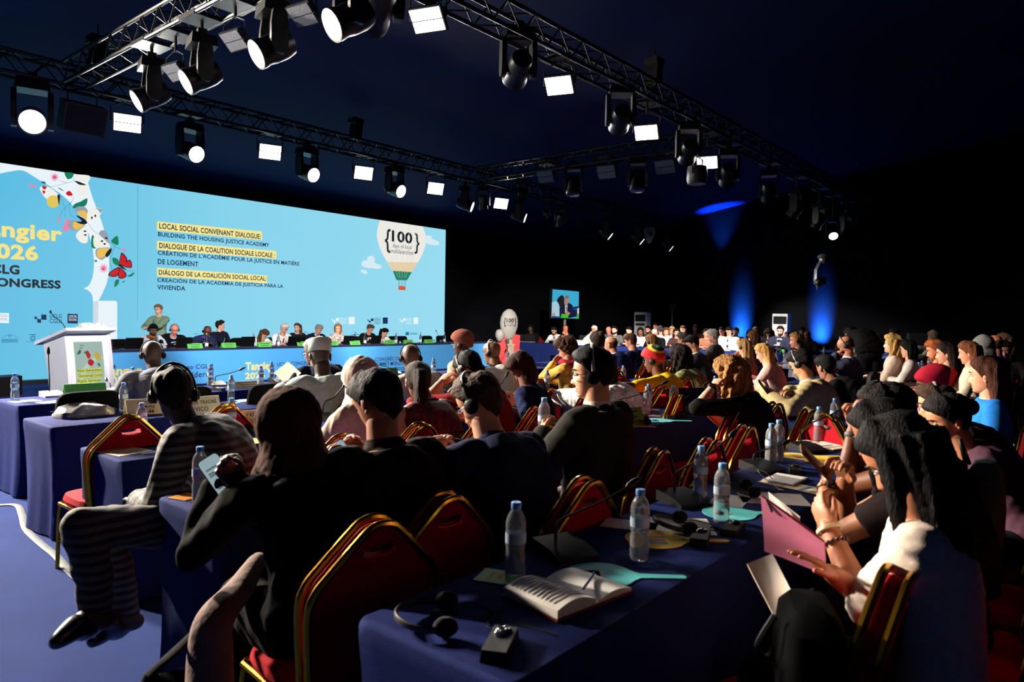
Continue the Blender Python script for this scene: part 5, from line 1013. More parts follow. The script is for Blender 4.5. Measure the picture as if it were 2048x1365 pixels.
def receiver(label, p, rz):
    t = thing('interpreter_receiver', label, 'receiver', tuple(p), rz, 'wireless receivers on the tables'); MB().box((0, 0, .014), (.062, .145, .026), taper=.92).build('case', M_black, t, 30); MB().ell((0, .035, .026), (.024, .035, .010), 16).build('dial', mat('glossy_black', (20, 18, 16), .12, Coat_Weight=1.), t)
    MB().tube(catmull([(-.02, .07, .012), (-.06, .11, .004), (-.03, .15, .004), (.12, .10, .004)], 6), .0018, 5).build('cable', M_black, t); return t
table_headset('black headset with grey band lying alone at the near corner of the nearest table', on(865, 1248, .08), 44, 4, .088); receiver('glossy black receiver beside the headset, nearest table corner', on(1000, 1300, .07), -62)
table_headset('black headset lying on the white sheet and yellow fan', on(1352, 1062, .1) + (0, 0, .004), 40, 12, .08); receiver('black receiver on the handle of the yellow fan', on(1400, 1085, .06) + (0, 0, .004), -70); receiver('black and silver receiver near the pink folder', on(1465, 1066, .05), -80)
table_headset('black headset behind the pink folder, with white cable', on(1485, 988, .1), 35, 12, .08); receiver('black receiver by the paired bottles', on(1590, 946, .1), -70)
table_headset('black headset lying on the turquoise fan, second row', on(1310, 852, .1) + (0, 0, .004), 35, 12, .08); receiver('black receiver right of the second bottle, second row', on(1362, 832, .08), -60); receiver('black receiver left of the tablet, second row', on(1335, 836, .08), -40)
table_headset('black headset lying before the two-line beige card', on(432, 846, .1), 30, 12, .08); receiver('black receiver next to the gooseneck before the banner', on(445, 783, .1), 20)
t = thing('earphone_cable', 'thin white earphone cable looped above the sheets, behind the folder', 'cable', tuple(on(1535, 985, .1))); a = np.linspace(0, 5.2, 26); MB().tube([(.06 * math.cos(q) + .01 * q, .05 * math.sin(q), .05 + .045 * math.sin(q * .9)) for q in a] + [(.05, -.03, .006)], .0022, 6).build('cord', M_white, t)
# ---- laptops, tablets
def laptop(label, p, rz, open_=105, group='black laptops'):
    t = thing('laptop', label, 'laptop', tuple(p), rz, group); MB().box((0, -.0, .009), (.34, .24, .016)).build('keyboard_base', M_steel if group == 'black laptops' else M_black, t, 30); Rl = rotm('X', 90 - open_ + 0)
    MB().box(np.array([0, .12, .016]) + rotm('X', -(open_ - 90)) @ np.array([0, 0, .115]), (.34, .008, .23), rotm('X', -(open_ - 90))).build('lid', M_black, t, 30); return t
for u, v, l in [(262, 705, 'black laptop left of the panelist in the white robe'), (361, 701, 'black laptop before the bald panelist in black'), (488, 698, 'black laptop between the second and third green cards'), (582, 697, 'black laptop before the white-haired panelist'), (690, 694, 'black laptop before the woman in the floral dress'), (745, 693, 'black laptop before the panelist in black at right'), (905, 689, 'black laptop right of the screen edge'), (945, 688, 'black laptop nearest the right end of the panel table')]:
    p = PY(u, v, 14.92); p[2] = TH; laptop(l, p, 180 + (u % 7 - 3))
laptop('black laptop with a round white sticker on the side table', on(1056, 684, .13), 125, 100); laptop('large black laptop before the bearded man in white', on(1088, 684, .13), 125, 100); laptop('grey laptop before the grey-haired man', on(1152, 686, .13), 125, 100)
t = thing('tablet_on_stand', 'black tablet propped on the second-row table', 'tablet', tuple(on(1385, 822, .1)), -35); MB().box((0, 0, .10), (.25, .010, .20), rotm('X', -24)).build('screen_slab', mat('glossy_black', (20, 18, 16)), t, 30); MB().box((0, .06, .06), (.16, .006, .14), rotm('X', 35)).build('kickstand', M_black, t, 30)
t = thing('small_tablet', 'small black tablet before the man in white shirt and tie', 'tablet', tuple(on(1455, 690, .1)), -60); MB().box((0, 0, .09), (.2, .01, .16), rotm('X', -15)).build('screen_slab', M_black, t, 30)
# ---- grey pouch, tissue box
t = thing('metallic_pouch', 'crumpled grey metallic pouch on the left table', 'pouch', tuple(on(168, 832, .16)), 8); mb = MB(); a = np.linspace(0, 2 * np.pi, 40, endpoint=False); sg = lambda q, e: np.sign(q) * np.abs(q) ** e
mb.rings([np.stack([sg(np.cos(a), .45) * .19 * k, sg(np.sin(a), .45) * .12 * k, z + .012 * np.sin(a * 3 + z * 80) * (z > .01)], 1) for k, z in ((.96, .002), (1, .015), (.97, .035), (.8, .065), (.5, .082), (.05, .09))]); mb.build('pouch_body', mat('pewter_leather', (150, 148, 150), .3, .55, noise=(6, .25), bump=(14, .5)), t); MB().tube([(.17, -.1, .05), (.2, -.06, .03), (.215, -.02, .01)], .006, 6).build('zip_pull', M_dark, t); MB().tube([(-.18, .112, .035), (0, .122, .05), (.18, .112, .035)], .004, 6).build('zip', M_dark, t)
for u, v, l in [(325, 703, 'white cup cluster before the panelist in black'), (712, 690, 'white cup before the middle of the panel table')]:
    p = PY(u, v, 14.86); p[2] = TH; t = thing('white_cup', l, 'cup', tuple(p)); MB().lathe([(.02, 0), (.034, .003), (.042, .08), (.038, .08), (.03, .01)], 20).build('bowl', M_white, t); MB().lathe([(.02, 0), (.06, .004), (.065, .010), (.03, .006)], 20).build('saucer', M_white, t); MB().tube([(.038, 0, .06), (.06, 0, .055), (.058, 0, .03), (.034, 0, .02)], .005, 6).build('handle', M_white, t)
# ================================================================== the people, each where the photograph shows the head
LF = 40          # turned towards the left of the picture, i.e. towards the stage middle
NAVY, CHAR, BLKT, WHT, CRM = (28, 32, 56), (44, 44, 50), (16, 16, 18), (232, 230, 226), (206, 192, 170)
P = person
# --- panel (facing the hall)
pk = dict(face=180, chair='black', arms='write')
P('person with headset in a white and blue robe, leftmost at the panel table', 306, 660, ('Y', 15.55), hair=('short', BLK), skin=BROWN, top=(206, 214, 230), wear='robe', headset=BLKT, pitch=28, yaw=-15, scarf=(164, 88, 50), beard=BLK, **pk)
P('bald heavy person in a black suit with headset at the panel table', 349, 660, ('Y', 15.55), hair=('bald', BLK), skin=(216, 136, 110), top=BLKT, shirt=(170, 190, 230), collar=(190, 205, 235), headset=BLKT, pitch=24, yaw=-20, broad=1.25, lanyard=(50, 90, 170), **pk)
P('person in navy suit and striped purple sash resting the head on a hand, panel table', 414, 663, ('Y', 15.5), hair=('bald', BLK), skin=(106, 58, 40), top=(36, 42, 78), shirt=WHT, headset=BLKT, pitch=38, L='chin', face=180, chair='black', arms='write', scarf=(86, 60, 150))
P('young person in dark blazer with hand at mouth, behind the purple sash', 440, 652, ('Y', 16.2), face=195, hair=('short', DBR), skin=PALE, top=(26, 30, 46), shirt=(200, 200, 204), yaw=50, pitch=4, arms='lap', R='chin', chair='black', detail=1)
P('person with bowed head and long brown hair in a white top, panel table', 528, 668, ('Y', 15.5), fem=True, hair=('long', BRN), skin=PALE, top=(222, 226, 230), pitch=62, yaw=30, **pk)
P('white-haired person in white shirt and red tie at the panel table', 568, 657, ('Y', 15.55), hair=('short', WHI), skin=(214, 150, 124), top=(236, 236, 238), wear='shirt', tie=(150, 26, 44), pitch=34, yaw=12, lanyard=BLKT, sleeve=.45, **pk)
P('long-haired person in black and white behind the white-haired panelist', 595, 656, ('Y', 16.3), face=150, fem=True, hair=('long', BRN), skin=PALE, top=(30, 30, 34), yaw=-30, pitch=4, arms='lap', chair='black', detail=1)
P('grey-haired person in navy suit with bowed head at the panel table', 637, 659, ('Y', 15.5), hair=('short', GRY), skin=(206, 140, 116), top=(24, 28, 52), shirt=WHT, collar=WHT, pitch=34, yaw=20, broad=1.1, **pk)
P('person with bob haircut, glasses and red floral top at the panel table', 676, 658, ('Y', 15.6), face=165, fem=True, hair=('bob', (150, 92, 54)), skin=PALE, top=(190, 60, 52), mat_top=mat('floral_red', (206, 58, 50), .8, noise=(26, .9, (236, 226, 220))), yaw=-25, pitch=2, glasses=BLKT, arms='lap', chair='black')
P('person in black suit and red tie with bowed head, right of panel middle', 740, 658, ('Y', 15.6), hair=('short', (60, 58, 58)), skin=(190, 130, 104), top=BLKT, shirt=WHT, tie=(140, 40, 40), pitch=32, yaw=18, **pk)
P('person with black ponytail in a white blazer at the panel table', 769, 665, ('Y', 15.45), fem=True, hair=('pony', BLK), skin=(216, 160, 134), top=(238, 236, 234), wear='blazer', pitch=36, yaw=20, **pk)
P('person standing in a sage green blazer with hair bun, behind the panel', 317, 620, ('Y', 16.25), face=128, fem=True, hair=('bun', (132, 96, 62)), skin=PALE, top=(118, 142, 118), wear='blazer', stand=True, pitch=10, R=(.12, .42, 1.16), L=(-.02, .45, 1.18), lanyard=(24, 30, 50), bottom=(120, 142, 120), detail=1)
# --- foremost row
P('person with shaved head in a grey suit, back turned, before the podium', 305, 710, 6.1, face=0, look=4, hair=('bald', BLK), skin=(72, 52, 46), top=(104, 106, 118), arms='write', pitch=28, headset=BLKT, broad=1.2, chair='black', sleeve=.95, collar=(60, 64, 74))
hold1 = P('person in dark navy suit holding up a printed program, beside the white cap', 628, 706, 7.1, face=0, look=62, hair=('short', GRY), skin=(110, 76, 60), top=(22, 24, 40), L=(566, 768, 6.9), arms='write', pitch=10, glasses=BLKT, chair='black', broad=1.1, Lh='grip')
# --- second row
P('person in mint robe and pale embroidered cap, back turned', 640, 712, 5.6, face=5, look=8, hair=('kufi', (170, 184, 180)), skin=(58, 40, 34), top=(176, 196, 192), wear='robe', L=(563, 778, 5.5), arms='table', pitch=12, broad=1.3, R='write', glasses=BLKT)
P('bald person with headset and small microphone, before the panel middle', 821, 716, 6.3, face=0, look=8, hair=('bald', BLK), skin=(88, 64, 52), top=(170, 166, 160), headset=BLKT, arms='write', pitch=22, collar=WHT, wear='shirt')
P('person in tie-dye robe and reddish brown head wrap, before the side of the screen', 925, 690, 7.1, face=12, look=68, fem=True, hair=('wrap', (126, 74, 62)), skin=DEEP, top=(60, 120, 60), mat_top=mat('tie_dye', (36, 120, 54), .8, noise=(5, .9, (236, 190, 150))), wear='robe', glasses=BLKT, pitch=4, headset=BLKT, L=(868, 752, 6.6), broad=1.15, scarf=(120, 72, 62))
P('bald person with headset in a white polo shirt, lanyard around the neck', 984, 706, 7.3, face=5, look=58, hair=('bald', BLK), skin=(112, 76, 58), top=(222, 216, 208), wear='shirt', sleeve=.5, headset=(190, 190, 192), pitch=12, lanyard=BLKT, broad=1.1, arms='write')
P('person with dark curled updo, mostly hidden behind the headphone wearer', 1195, 684, 9., face=0, look=35, fem=True, hair=('updo', DBR), skin=BROWN, top=BLKT, pitch=10)
P('tall young person in dark suit and blue tie looking down, mid hall', 1386, 688, 10.6, face=18, look=92, hair=('short', BLK), skin=(182, 128, 100), top=(50, 52, 60), collar=WHT, shirt=WHT, tie=(70, 110, 180), pitch=32, arms='phone')
# --- third row
lg = [(200, 1050, 3.05), (163, 1052, 2.75), (250, 1230, 3.1), (190, 1225, 2.75), (140, 1262, 2.62)]
STR = bpy.data.materials.new('striped_cotton'); STR.use_nodes = True; nt = STR.node_tree; b = nt.nodes['Principled BSDF']; b.inputs['Roughness'].default_value = .8
tc = nt.nodes.new('ShaderNodeTexCoord'); wv = nt.nodes.new('ShaderNodeTexWave'); wv.bands_direction = 'Z'; wv.inputs['Scale'].default_value = 9; wv.inputs['Distortion'].default_value = 1.5; wv.inputs['Detail Scale'].default_value = .6; rp = nt.nodes.new('ShaderNodeValToRGB'); rp.color_ramp.elements[0].position = .42; rp.color_ramp.elements[1].position = .6
rp.color_ramp.elements[0].color = (.006, .006, .007, 1); rp.color_ramp.elements[1].color = (.085, .075, .066, 1); nt.links.new(tc.outputs['Object'], wv.inputs[0]); nt.links.new(wv.outputs[1], rp.inputs[0]); nt.links.new(rp.outputs[0], b.inputs['Base Color'])
FLAG = bpy.data.materials.new('flag_stripes'); FLAG.use_nodes = True; nt = FLAG.node_tree; b = nt.nodes['Principled BSDF']; b.inputs['Roughness'].default_value = .8
tc = nt.nodes.new('ShaderNodeTexCoord'); dp = nt.nodes.new('ShaderNodeVectorMath'); dp.operation = 'DOT_PRODUCT'; dp.inputs[1].default_value = (-.35, -.45, 1.); mr = nt.nodes.new('ShaderNodeMapRange'); mr.inputs['From Min'].default_value = 1.09; mr.inputs['From Max'].default_value = 1.30; rp = nt.nodes.new('ShaderNodeValToRGB'); rp.color_ramp.interpolation = 'CONSTANT'
for i, (q_, c_) in enumerate(((0, (196, 22, 36)), (.26, (236, 200, 40)), (.36, (20, 20, 22)), (.44, (24, 130, 60)), (.58, (236, 232, 220)), (.66, (52, 44, 140)), (.86, (200, 24, 40)))):
    el = rp.color_ramp.elements[i] if i < 2 else rp.color_ramp.elements.new(q_)
    el.position = q_; el.color = (*s2l(c_), 1)
nt.links.new(tc.outputs['Object'], dp.inputs[0]); nt.links.new(dp.outputs['Value'], mr.inputs[0]); nt.links.new(mr.outputs[0], rp.inputs[0]); nt.links.new(rp.outputs[0], b.inputs['Base Color'])
P('person in striped grey and black clothes with thin headset, left knee out in the aisle', 347, 788, 3.35, face=42, look=6, hair=('short', (18, 15, 13)), skin=(58, 42, 34), top=(60, 56, 52), mat_top=STR, wear='coat', headset=BLKT, arms='lap', pitch=14, legs=lg, bottom=STR, broad=1.1)
P('person in beige headscarf and coat with headset over it, left of centre', 722, 765, 4.3, face=-4, look=28, fem=True, hair=('hijab', (208, 192, 174)), skin=OLIVE, top=(196, 180, 164), wear='coat', arms='write', pitch=14, broad=1.1, headset=BLKT)
P('person with dark red patterned dress, ponytail and scarf over the hair', 836, 762, 4.6, face=0, look=8, fem=True, hair=('pony', DBR), skin=BROWN, top=(84, 20, 32), mat_top=mat('maroon_pattern', (76, 16, 28), .55, noise=(30, .8, (130, 40, 52))), arms='write', pitch=14, scarf=(120, 40, 40))
P('person with short black hair bowed low under a headset, bare arm on the table', 940, 738, 5., face=5, look=40, hair=('short', BLK), skin=(196, 142, 112), top=(120, 30, 30), headset=BLKT, pitch=46, L=(884, 764, 5.), arms='write', sleeve=.45, wear='shirt')
P('person in navy dress with deeply bowed head and white hairband', 1044, 735, 5.5, face=15, look=92, fem=True, hair=('bob', (58, 34, 26)), skin=(104, 66, 48), top=(24, 30, 60), pitch=52, arms='write', sleeve=.5, L=(1043, 800, 5.3))
P('person with brown afro in a mustard top, hand at the mouth', 1133, 700, 8., face=15, look=80, fem=True, hair=('afro', (60, 36, 24)), skin=(176, 116, 92), top=(196, 140, 36), mat_top=mat('mustard_pattern', (196, 140, 30), .8, noise=(14, .5, (224, 180, 70))), pitch=26, L='chin', scarf=(150, 36, 60))
lace = P('person behind the headphone wearer, reaching out a crocheted white sleeve', 1208, 742, 6.05, puff=.034, face=12, look=40, fem=True, hair=('bob', DBR), skin=(150, 96, 66), top=(236, 226, 210), mat_top=mat('white_crochet', (240, 230, 214), .85, bump=(45, 1.), noise=(60, .55)), L=(1064, 800, 6.25), arms='write', wear='coat', pitch=10, detail=0)
P('person in yellow top, headphones and head wrap striped like a flag', 1308, 722, 7., face=8, look=74, fem=True, hair=('wrap', (170, 40, 44)), skin=(96, 58, 42), top=(226, 186, 30), headset=BLKT, glasses=BLKT, pitch=12, sleeve=.5, L=(1216, 772, 6.5), R=(1222, 778, 6.4), broad=1.2, mat_hair=FLAG)
P('person with big dark curls and green patterned top, right of the striped head wrap', 1360, 716, 8., face=0, look=45, fem=True, hair=('curly', (26, 20, 18)), skin=BROWN, top=(60, 84, 40), mat_top=mat('green_leaf_pattern', (30, 46, 24), .8, noise=(30, .9, (150, 160, 90))), pitch=10)
P('person with long straight blond hair in pink blouse, profile', 1527, 706, 9., face=12, look=86, fem=True, hair=('long', (196, 148, 84)), skin=(226, 172, 148), top=(224, 176, 164), pitch=26, L='write', bottom=BLKT, lanyard=(40, 60, 90))
P('person with long blond hair and headset, left of the pink blouse', 1487, 694, 10.3, face=0, look=62, fem=True, hair=('long', (180, 138, 88)), skin=PALE, top=(170, 130, 110), headset=BLKT, pitch=18, L='chin')
P('brown-haired head behind the two blond women', 1508, 676, 12.6, face=0, look=30, fem=True, hair=('bob', BRN), skin=PALE, top=(90, 60, 50))
P('person with short blond hair and stern face turned left, mid right', 1592, 682, 12., face=40, look=108, hair=('short', (176, 124, 74)), skin=(222, 150, 118), top=(150, 150, 170), pitch=6, headset=BLKT, arms='table', wear='shirt', side=0)
# --- second row of tables, nearest backs
hj = P('person in brown headscarf and black gown, holding a lit phone', 577, 862, 2.5, face=-8, look=8, fem=True, pole=(.35, .15, -1.), hair=('hijab', (66, 38, 26)), skin=(120, 78, 58), top=(11, 10, 10), wear='abaya', L=(432, 968, 2.38), R=(476, 962, 2.36), pitch=22, broad=1.25, Lh='grip', Rh='grip', glasses=BLKT, collar=None)
ph = P('person with short dark hair and dark brown jacket, reading a phone', 758, 806, 2.65, face=-6, look=42, hair=('short', (22, 17, 14)), skin=(168, 112, 84), top=(32, 26, 22), L=(676, 926, 2.7), R=(712, 934, 2.6), pitch=34, broad=1.12, Lh='grip', Rh='grip', collar=(46, 38, 34))
P('person with brown hair, spectacles and navy suit, looking down to the left', 961, 806, 3.0, face=-2, look=58, hair=('short', (70, 50, 36)), skin=(196, 138, 108), top=(32, 36, 62), glasses=(30, 30, 34), pitch=34, arms='phone', broad=1.1, headset=BLKT)
hp = P('person in profile with headphones and a dark olive suit, white collar', 1186, 748, 3.45, face=4, look=86, hair=('short', (16, 14, 13)), skin=(206, 146, 112), top=(40, 38, 34), collar=(236, 226, 222), headset=(176, 172, 164), pitch=6, glasses=BLKT, L=(1085, 870, 3.55), R='lap', broad=1.12, Lh='grip', Rh='relax')
curl = P('person with big curly dark blond hair and black top, wristwatch hand at the face', 1462, 752, 5.2, face=0, look=52, fem=True, hair=('curly', (150, 108, 62)), skin=(220, 160, 128), top=(22, 21, 21), L=(1428, 772, 5.05), R='fold', pitch=12, sleeve=.62, broad=1.2, Lh='fist', pole=(.9, .1, -.9))
bg = P('person in beige suit with headset round the jaw, looking at a phone', 1604, 728, 6.1, face=6, look=62, hair=('short', (20, 16, 14)), skin=(206, 140, 100), top=(176, 160, 116), L=(1530, 784, 5.9), R=(1548, 788, 5.7), pitch=36, collar=(200, 200, 214), headset=BLKT, broad=1.1, Lh='grip')
P('person in dark suit right behind the beige suit', 1652, 736, 7.1, face=0, look=40, hair=('short', BLK), skin=(150, 100, 76), top=(22, 22, 24), pitch=20)
P('person in slate blue suit leaning the face on a hand, mid right', 1693, 692, 8.9, face=8, look=78, hair=('fringe', (40, 28, 22)), skin=(176, 112, 82), top=(62, 66, 90), L=(1672, 712, 8.75), R=(1662, 742, 8.6), pitch=40, headset=(120, 110, 100), collar=(214, 208, 204), broad=1.15, Lh='fist', pole=(.5, .3, -1.))
P('person with short curly blond hair in a pale patterned blouse', 1784, 690, 9.8, face=12, look=82, fem=True, hair=('curly', (196, 156, 92)), skin=PALE, top=(206, 176, 160), arms='write', pitch=-4, broad=1.15)
P('person with black bob and white blouse, next to the short blond curls', 1816, 699, 9.6, face=12, look=74, fem=True, hair=('bob', BLK), skin=(214, 158, 130), top=(196, 186, 180), arms='write', pitch=10)
P('red-haired bearded person in profile, behind the dark-haired profile', 1872, 702, 8.4, face=12, look=94, hair=('short', GNG), skin=(208, 128, 92), top=(40, 30, 28), beard=GNG, pitch=18)
P('dark-haired person in profile with sleeveless red top', 1892, 708, 7.8, face=12, look=92, fem=True, hair=('long', (30, 20, 17)), skin=(206, 140, 110), top=(120, 16, 24), sleeve=.1, pitch=8)
# --- right block, farther rows
P('bald person in royal navy suit, back turned, before the side table', 1222, 690, 10.3, face=4, look=62, hair=('fringe', (70, 46, 34)), skin=(206, 138, 106), top=(32, 42, 84), collar=WHT, pitch=8, broad=1.1)
P('brown-haired person in navy suit, right of the bald one', 1262, 683, 11., face=6, look=70, hair=('short', (84, 56, 40)), skin=(210, 142, 114), top=(30, 36, 66), pitch=26, broad=1.2)
P('person with short tawny hair and headset in a beige jacket', 1303, 684, 12., face=4, look=52, fem=True, hair=('bob', (140, 96, 58)), skin=PALE, top=(190, 178, 160), headset=BLKT, pitch=14)
P('person with close-cropped grey hair and black suit, left of the tall young one', 1366, 680, 12.4, face=4, look=64, hair=('short', (74, 66, 60)), skin=(204, 140, 112), top=BLKT, collar=WHT, pitch=14)
P('silver-haired person in grey suit leaning on the table, before the white shirt', 1427, 673, 12.6, face=10, look=72, hair=('short', (160, 158, 152)), skin=(220, 156, 132), top=(92, 88, 84), collar=WHT, pitch=20, arms='write', broad=1.1)
# --- the side tables, facing this way
sk = dict(face=96, chair='gold', arms='write', detail=2)
for l, u, v, X, kw in [('person with headset and dark skin behind the left laptop, side table', 1061, 658, 18.5, dict(hair=('short', BLK), skin=(84, 50, 38), top=BLKT, headset=BLKT, yaw=20, pitch=10)),
    ('bearded person in white shirt beside the big black laptop', 1108, 662, 18.5, dict(hair=('short', (40, 28, 22)), skin=PALE, top=(238, 238, 238), beard=DBR, glasses=BLKT, pitch=28, wear='shirt')),
    ('balding person in black tee with hand on chin, under the wall monitor', 1131, 659, 18.7, dict(hair=('bald', BLK), skin=(206, 118, 84), top=BLKT, headset=BLKT, R='chin', yaw=15, wear='shirt', pitch=8)),
    ('grey-haired person in white shirt with hands clasped at the mouth', 1189, 660, 18.5, dict(hair=('short', (180, 176, 168)), skin=(190, 120, 86), top=(244, 242, 240), arms='clasp', wear='shirt', pitch=14, broad=1.15)),
    ('pink-faced bald person half hidden behind the black-bearded one', 1217, 661, 20.2, dict(hair=('bald', BLK), skin=(226, 130, 112), top=(80, 80, 90))),
    ('black-bearded person in grey jacket, right of the white shirt', 1229, 661, 18.6, dict(hair=('short', BLK), skin=(220, 156, 130), top=(84, 86, 84), beard=BLK, shirt=WHT, pitch=6)),
    ('dark-haired person hidden behind the brown-haired navy suit', 1258, 662, 18.7, dict(hair=('short', BLK), skin=PALE, top=(40, 44, 70), pitch=20)),
    ('dark-skinned person with headset in a white top, left of the black beard', 1281, 664, 18.6, dict(fem=True, hair=('bob', BLK), skin=(120, 70, 52), top=(230, 228, 226), headset=BLKT, yaw=20)),
    ('black-haired bearded person before the left air conditioner', 1296, 660, 20.2, dict(hair=('short', BLK), skin=(206, 140, 112), top=(40, 40, 46), beard=BLK)),
    ('white-haired person with glasses, black jacket over white shirt', 1309, 668, 18.4, dict(hair=('short', (232, 228, 222)), skin=(224, 158, 136), top=BLKT, shirt=WHT, glasses=GRY, pitch=12, broad=1.15, chair='gold')),
    ('short-haired person peeking over the white-haired one', 1311, 654, 21.9, dict(hair=('short', DBR), skin=(216, 140, 116), top=(60, 60, 64))),
    ('grey-haired person with pale headphones on the back of the head', 1321, 661, 20.3, dict(hair=('short', (70, 70, 72)), skin=PALE, top=(220, 220, 222), headset=(200, 200, 204), face=-40)),
    ('auburn-haired person looking left, behind the white-haired one', 1332, 664, 18.9, dict(fem=True, hair=('bob', AUB), skin=PALE, top=(226, 220, 216), yaw=30)),
    ('fair-haired person behind the auburn-haired one', 1344, 662, 20.3, dict(fem=True, hair=('bob', (150, 112, 76)), skin=PALE, top=(224, 222, 220), yaw=20)),
    ('person with long black hair hanging forward, mid far', 1353, 666, 18.8, dict(fem=True, hair=('long', BLK), skin=(206, 140, 114), top=(60, 40, 40), yaw=25)),
    ('brown-haired person far behind the cropped grey head', 1366, 660, 20.4, dict(hair=('short', BRN), skin=PALE, top=(70, 70, 80))),
    ('dark-haired person far behind the tall young suit', 1391, 658, 21.9, dict(hair=('short', DBR), skin=(150, 100, 80), top=(60, 30, 30))),
    ('person with dark bob and tan face, left of the silver hair', 1412, 667, 18.7, dict(fem=True, hair=('bob', (30, 24, 22)), skin=(218, 148, 122), top=(150, 100, 78), yaw=25)),
    ('dark-haired person with glasses left of the white shirt and tie', 1444, 663, 20.2, dict(hair=('short', BLK), skin=(220, 148, 120), top=(200, 198, 206), glasses=BLKT)),
    ('person in white shirt and dark tie holding a small tablet', 1458, 663, 18.5, dict(hair=('short', BLK), skin=(220, 160, 128), top=(226, 230, 244), tie=(40, 40, 70), wear='shirt', pitch=28, broad=1.15)),
    ('person in blue-grey shirt with raised hand behind the white shirt', 1472, 664, 20.2, dict(hair=('short', DBR), skin=(180, 120, 96), top=(120, 130, 160), R='chin')),
    ('black-haired person with glasses and lifted chin, below the blue light', 1501, 669, 18.8, dict(fem=True, hair=('bob', BLK), skin=(214, 144, 118), top=(110, 60, 54), glasses=BLKT, pitch=-6, yaw=30)),
    ('person with grey stubble hair and dark glasses, hand at chin', 1511, 663, 20.2, dict(hair=('short', (96, 84, 70)), skin=(190, 122, 90), top=(110, 112, 104), glasses=BLKT, R='chin', yaw=15)),
    ('curly-haired person with bowed head left of the bearded phone holder', 1538, 668, 20.1, dict(hair=('curly', (58, 40, 30)), skin=PALE, top=(40, 40, 44), shirt=(226, 220, 222), pitch=38)),
    ('bearded person in dark suit typing on a phone before the air conditioner', 1561, 661, 18.5, dict(hair=('short', (26, 20, 18)), skin=(222, 156, 132), top=(36, 38, 56), shirt=WHT, beard=DBR, tie=BLKT, arms='phone', pitch=10, broad=1.15)),
    ('dim figure behind the bearded phone holder', 1575, 672, 21.9, dict(hair=('short', (60, 56, 84)), skin=(150, 100, 84), top=(44, 44, 60))),
    ('dim dark-skinned figure left one before the right blue light', 1604, 664, 20.2, dict(hair=('short', BLK), skin=(96, 56, 42), top=(30, 26, 28), yaw=20)),
    ('dim dark-skinned figure right one before the right blue light', 1614, 671, 18.8, dict(hair=('bald', BLK), skin=(80, 46, 36), top=(28, 24, 26), yaw=25)),
    ('person pointing a finger, pale beige shirt, beside the bending figure', 1717, 676, 18.5, dict(hair=('short', BLK), skin=(130, 80, 56), top=(196, 188, 174), wear='shirt', yaw=10, pitch=14, R=(-.1, .34, 1.02), detail=2)),
    ('person resting the forehead on a hand, right of the pointing one', 1757, 678, 18.4, dict(hair=('short', (70, 60, 54)), skin=(206, 128, 94), top=(30, 30, 36), shirt=WHT, pitch=26, R='chin', yaw=10, lanyard=(40, 60, 110)))]:
    kk = dict(sk); kk.update(kw); P(l, u, v, ('X', X), **kk)
P('person with short hair in a light blue shirt, profile, far right middle', 1789, 668, 15.5, face=30, look=88, hair=('short', (50, 42, 38)), skin=(214, 136, 112), top=(110, 130, 200), wear='shirt', arms='write', glasses=GRY, lanyard=(40, 90, 120))
P('person in patterned headscarf at the far right tables, profile', 1866, 672, 15.5, face=30, look=90, fem=True, hair=('hijab', (120, 100, 84)), skin=(196, 134, 104), top=(196, 190, 180), arms='table', L=(1828, 696, 15.2))
# the stooping figure
bend = P('standing figure in black bending low over the tables', 1702, 664, 11.6, face=-52, hair=('short', BLK), skin=(130, 84, 62), top=(18, 18, 19), wear='coat', stand=True, lean=82, pitch=40, R=(.1, .62, .86), L=(-.14, .62, .86), detail=1, grow=1.05)
# --- right foreground, row of the nearest table
bl = P('person in white short-sleeved blouse with long dark hair, holding a pink folder', 1808, 916, 1.92, pole=(.25, -.3, -1.), face=6, look=82, fem=True, locks=True, hair=('long', (13, 9, 8)), skin=(176, 112, 78), top=(206, 190, 174), sleeve=.5, R=(1660, 1145, 1.95), L=(1655, 1052, 2.1), pitch=40, Lh='grip', Rh='flat', bottom=BLKT, broad=1.02, wear='blouse')
phw = P('person behind the white blouse, bare arms out, holding a brown phone', 1768, 868, 2.5, face=4, look=84, fem=True, locks=True, hair=('long', (14, 10, 9)), skin=(150, 94, 62), top=(30, 22, 22), L=(1652, 968, 2.62), R=(1690, 958, 2.55), pitch=30, sleeve=.1, Lh='grip', Rh='grip')
cl = P('person hiding the face behind clasped hands, watch and red bracelet', 1780, 826, 3.0, face=6, look=96, hair=('short', (24, 18, 16)), skin=(140, 84, 56), top=(26, 22, 22), L=(1708, 858, 3.05), R=(1735, 850, 2.98), pitch=20, sleeve=.1, Lh='fist', Rh='fist', wear='shirt', pole=(.3, .1, -1.))
P('person with closed eyes and earring, dark hair pulled back', 1898, 838, 3.35, face=20, look=108, fem=True, hair=('bun', (22, 16, 14)), skin=(196, 126, 90), top=(70, 44, 56), pitch=24, arms='lap', detail=0)
P('person with magenta glasses and chestnut hair with headset', 1872, 812, 4.2, face=18, look=96, fem=True, hair=('bob', (58, 38, 28)), skin=(206, 138, 100), top=(34, 26, 26), glasses=(150, 30, 120), headset=(150, 146, 140), pitch=10, arms='lap', detail=0)
P('person with dark red turban-like hat and dark skin, profile', 1862, 772, 5.2, face=14, look=90, fem=True, hair=('beret', (140, 22, 40)), skin=(78, 48, 36), top=(30, 20, 20), glasses=BLKT, pitch=10, arms='lap')
P('person with long chestnut hair in a bright blue top, right edge', 1972, 752, 4.7, face=16, look=82, fem=True, hair=('long', (62, 32, 22)), skin=(206, 140, 108), top=(36, 110, 190), pitch=6, arms='lap')
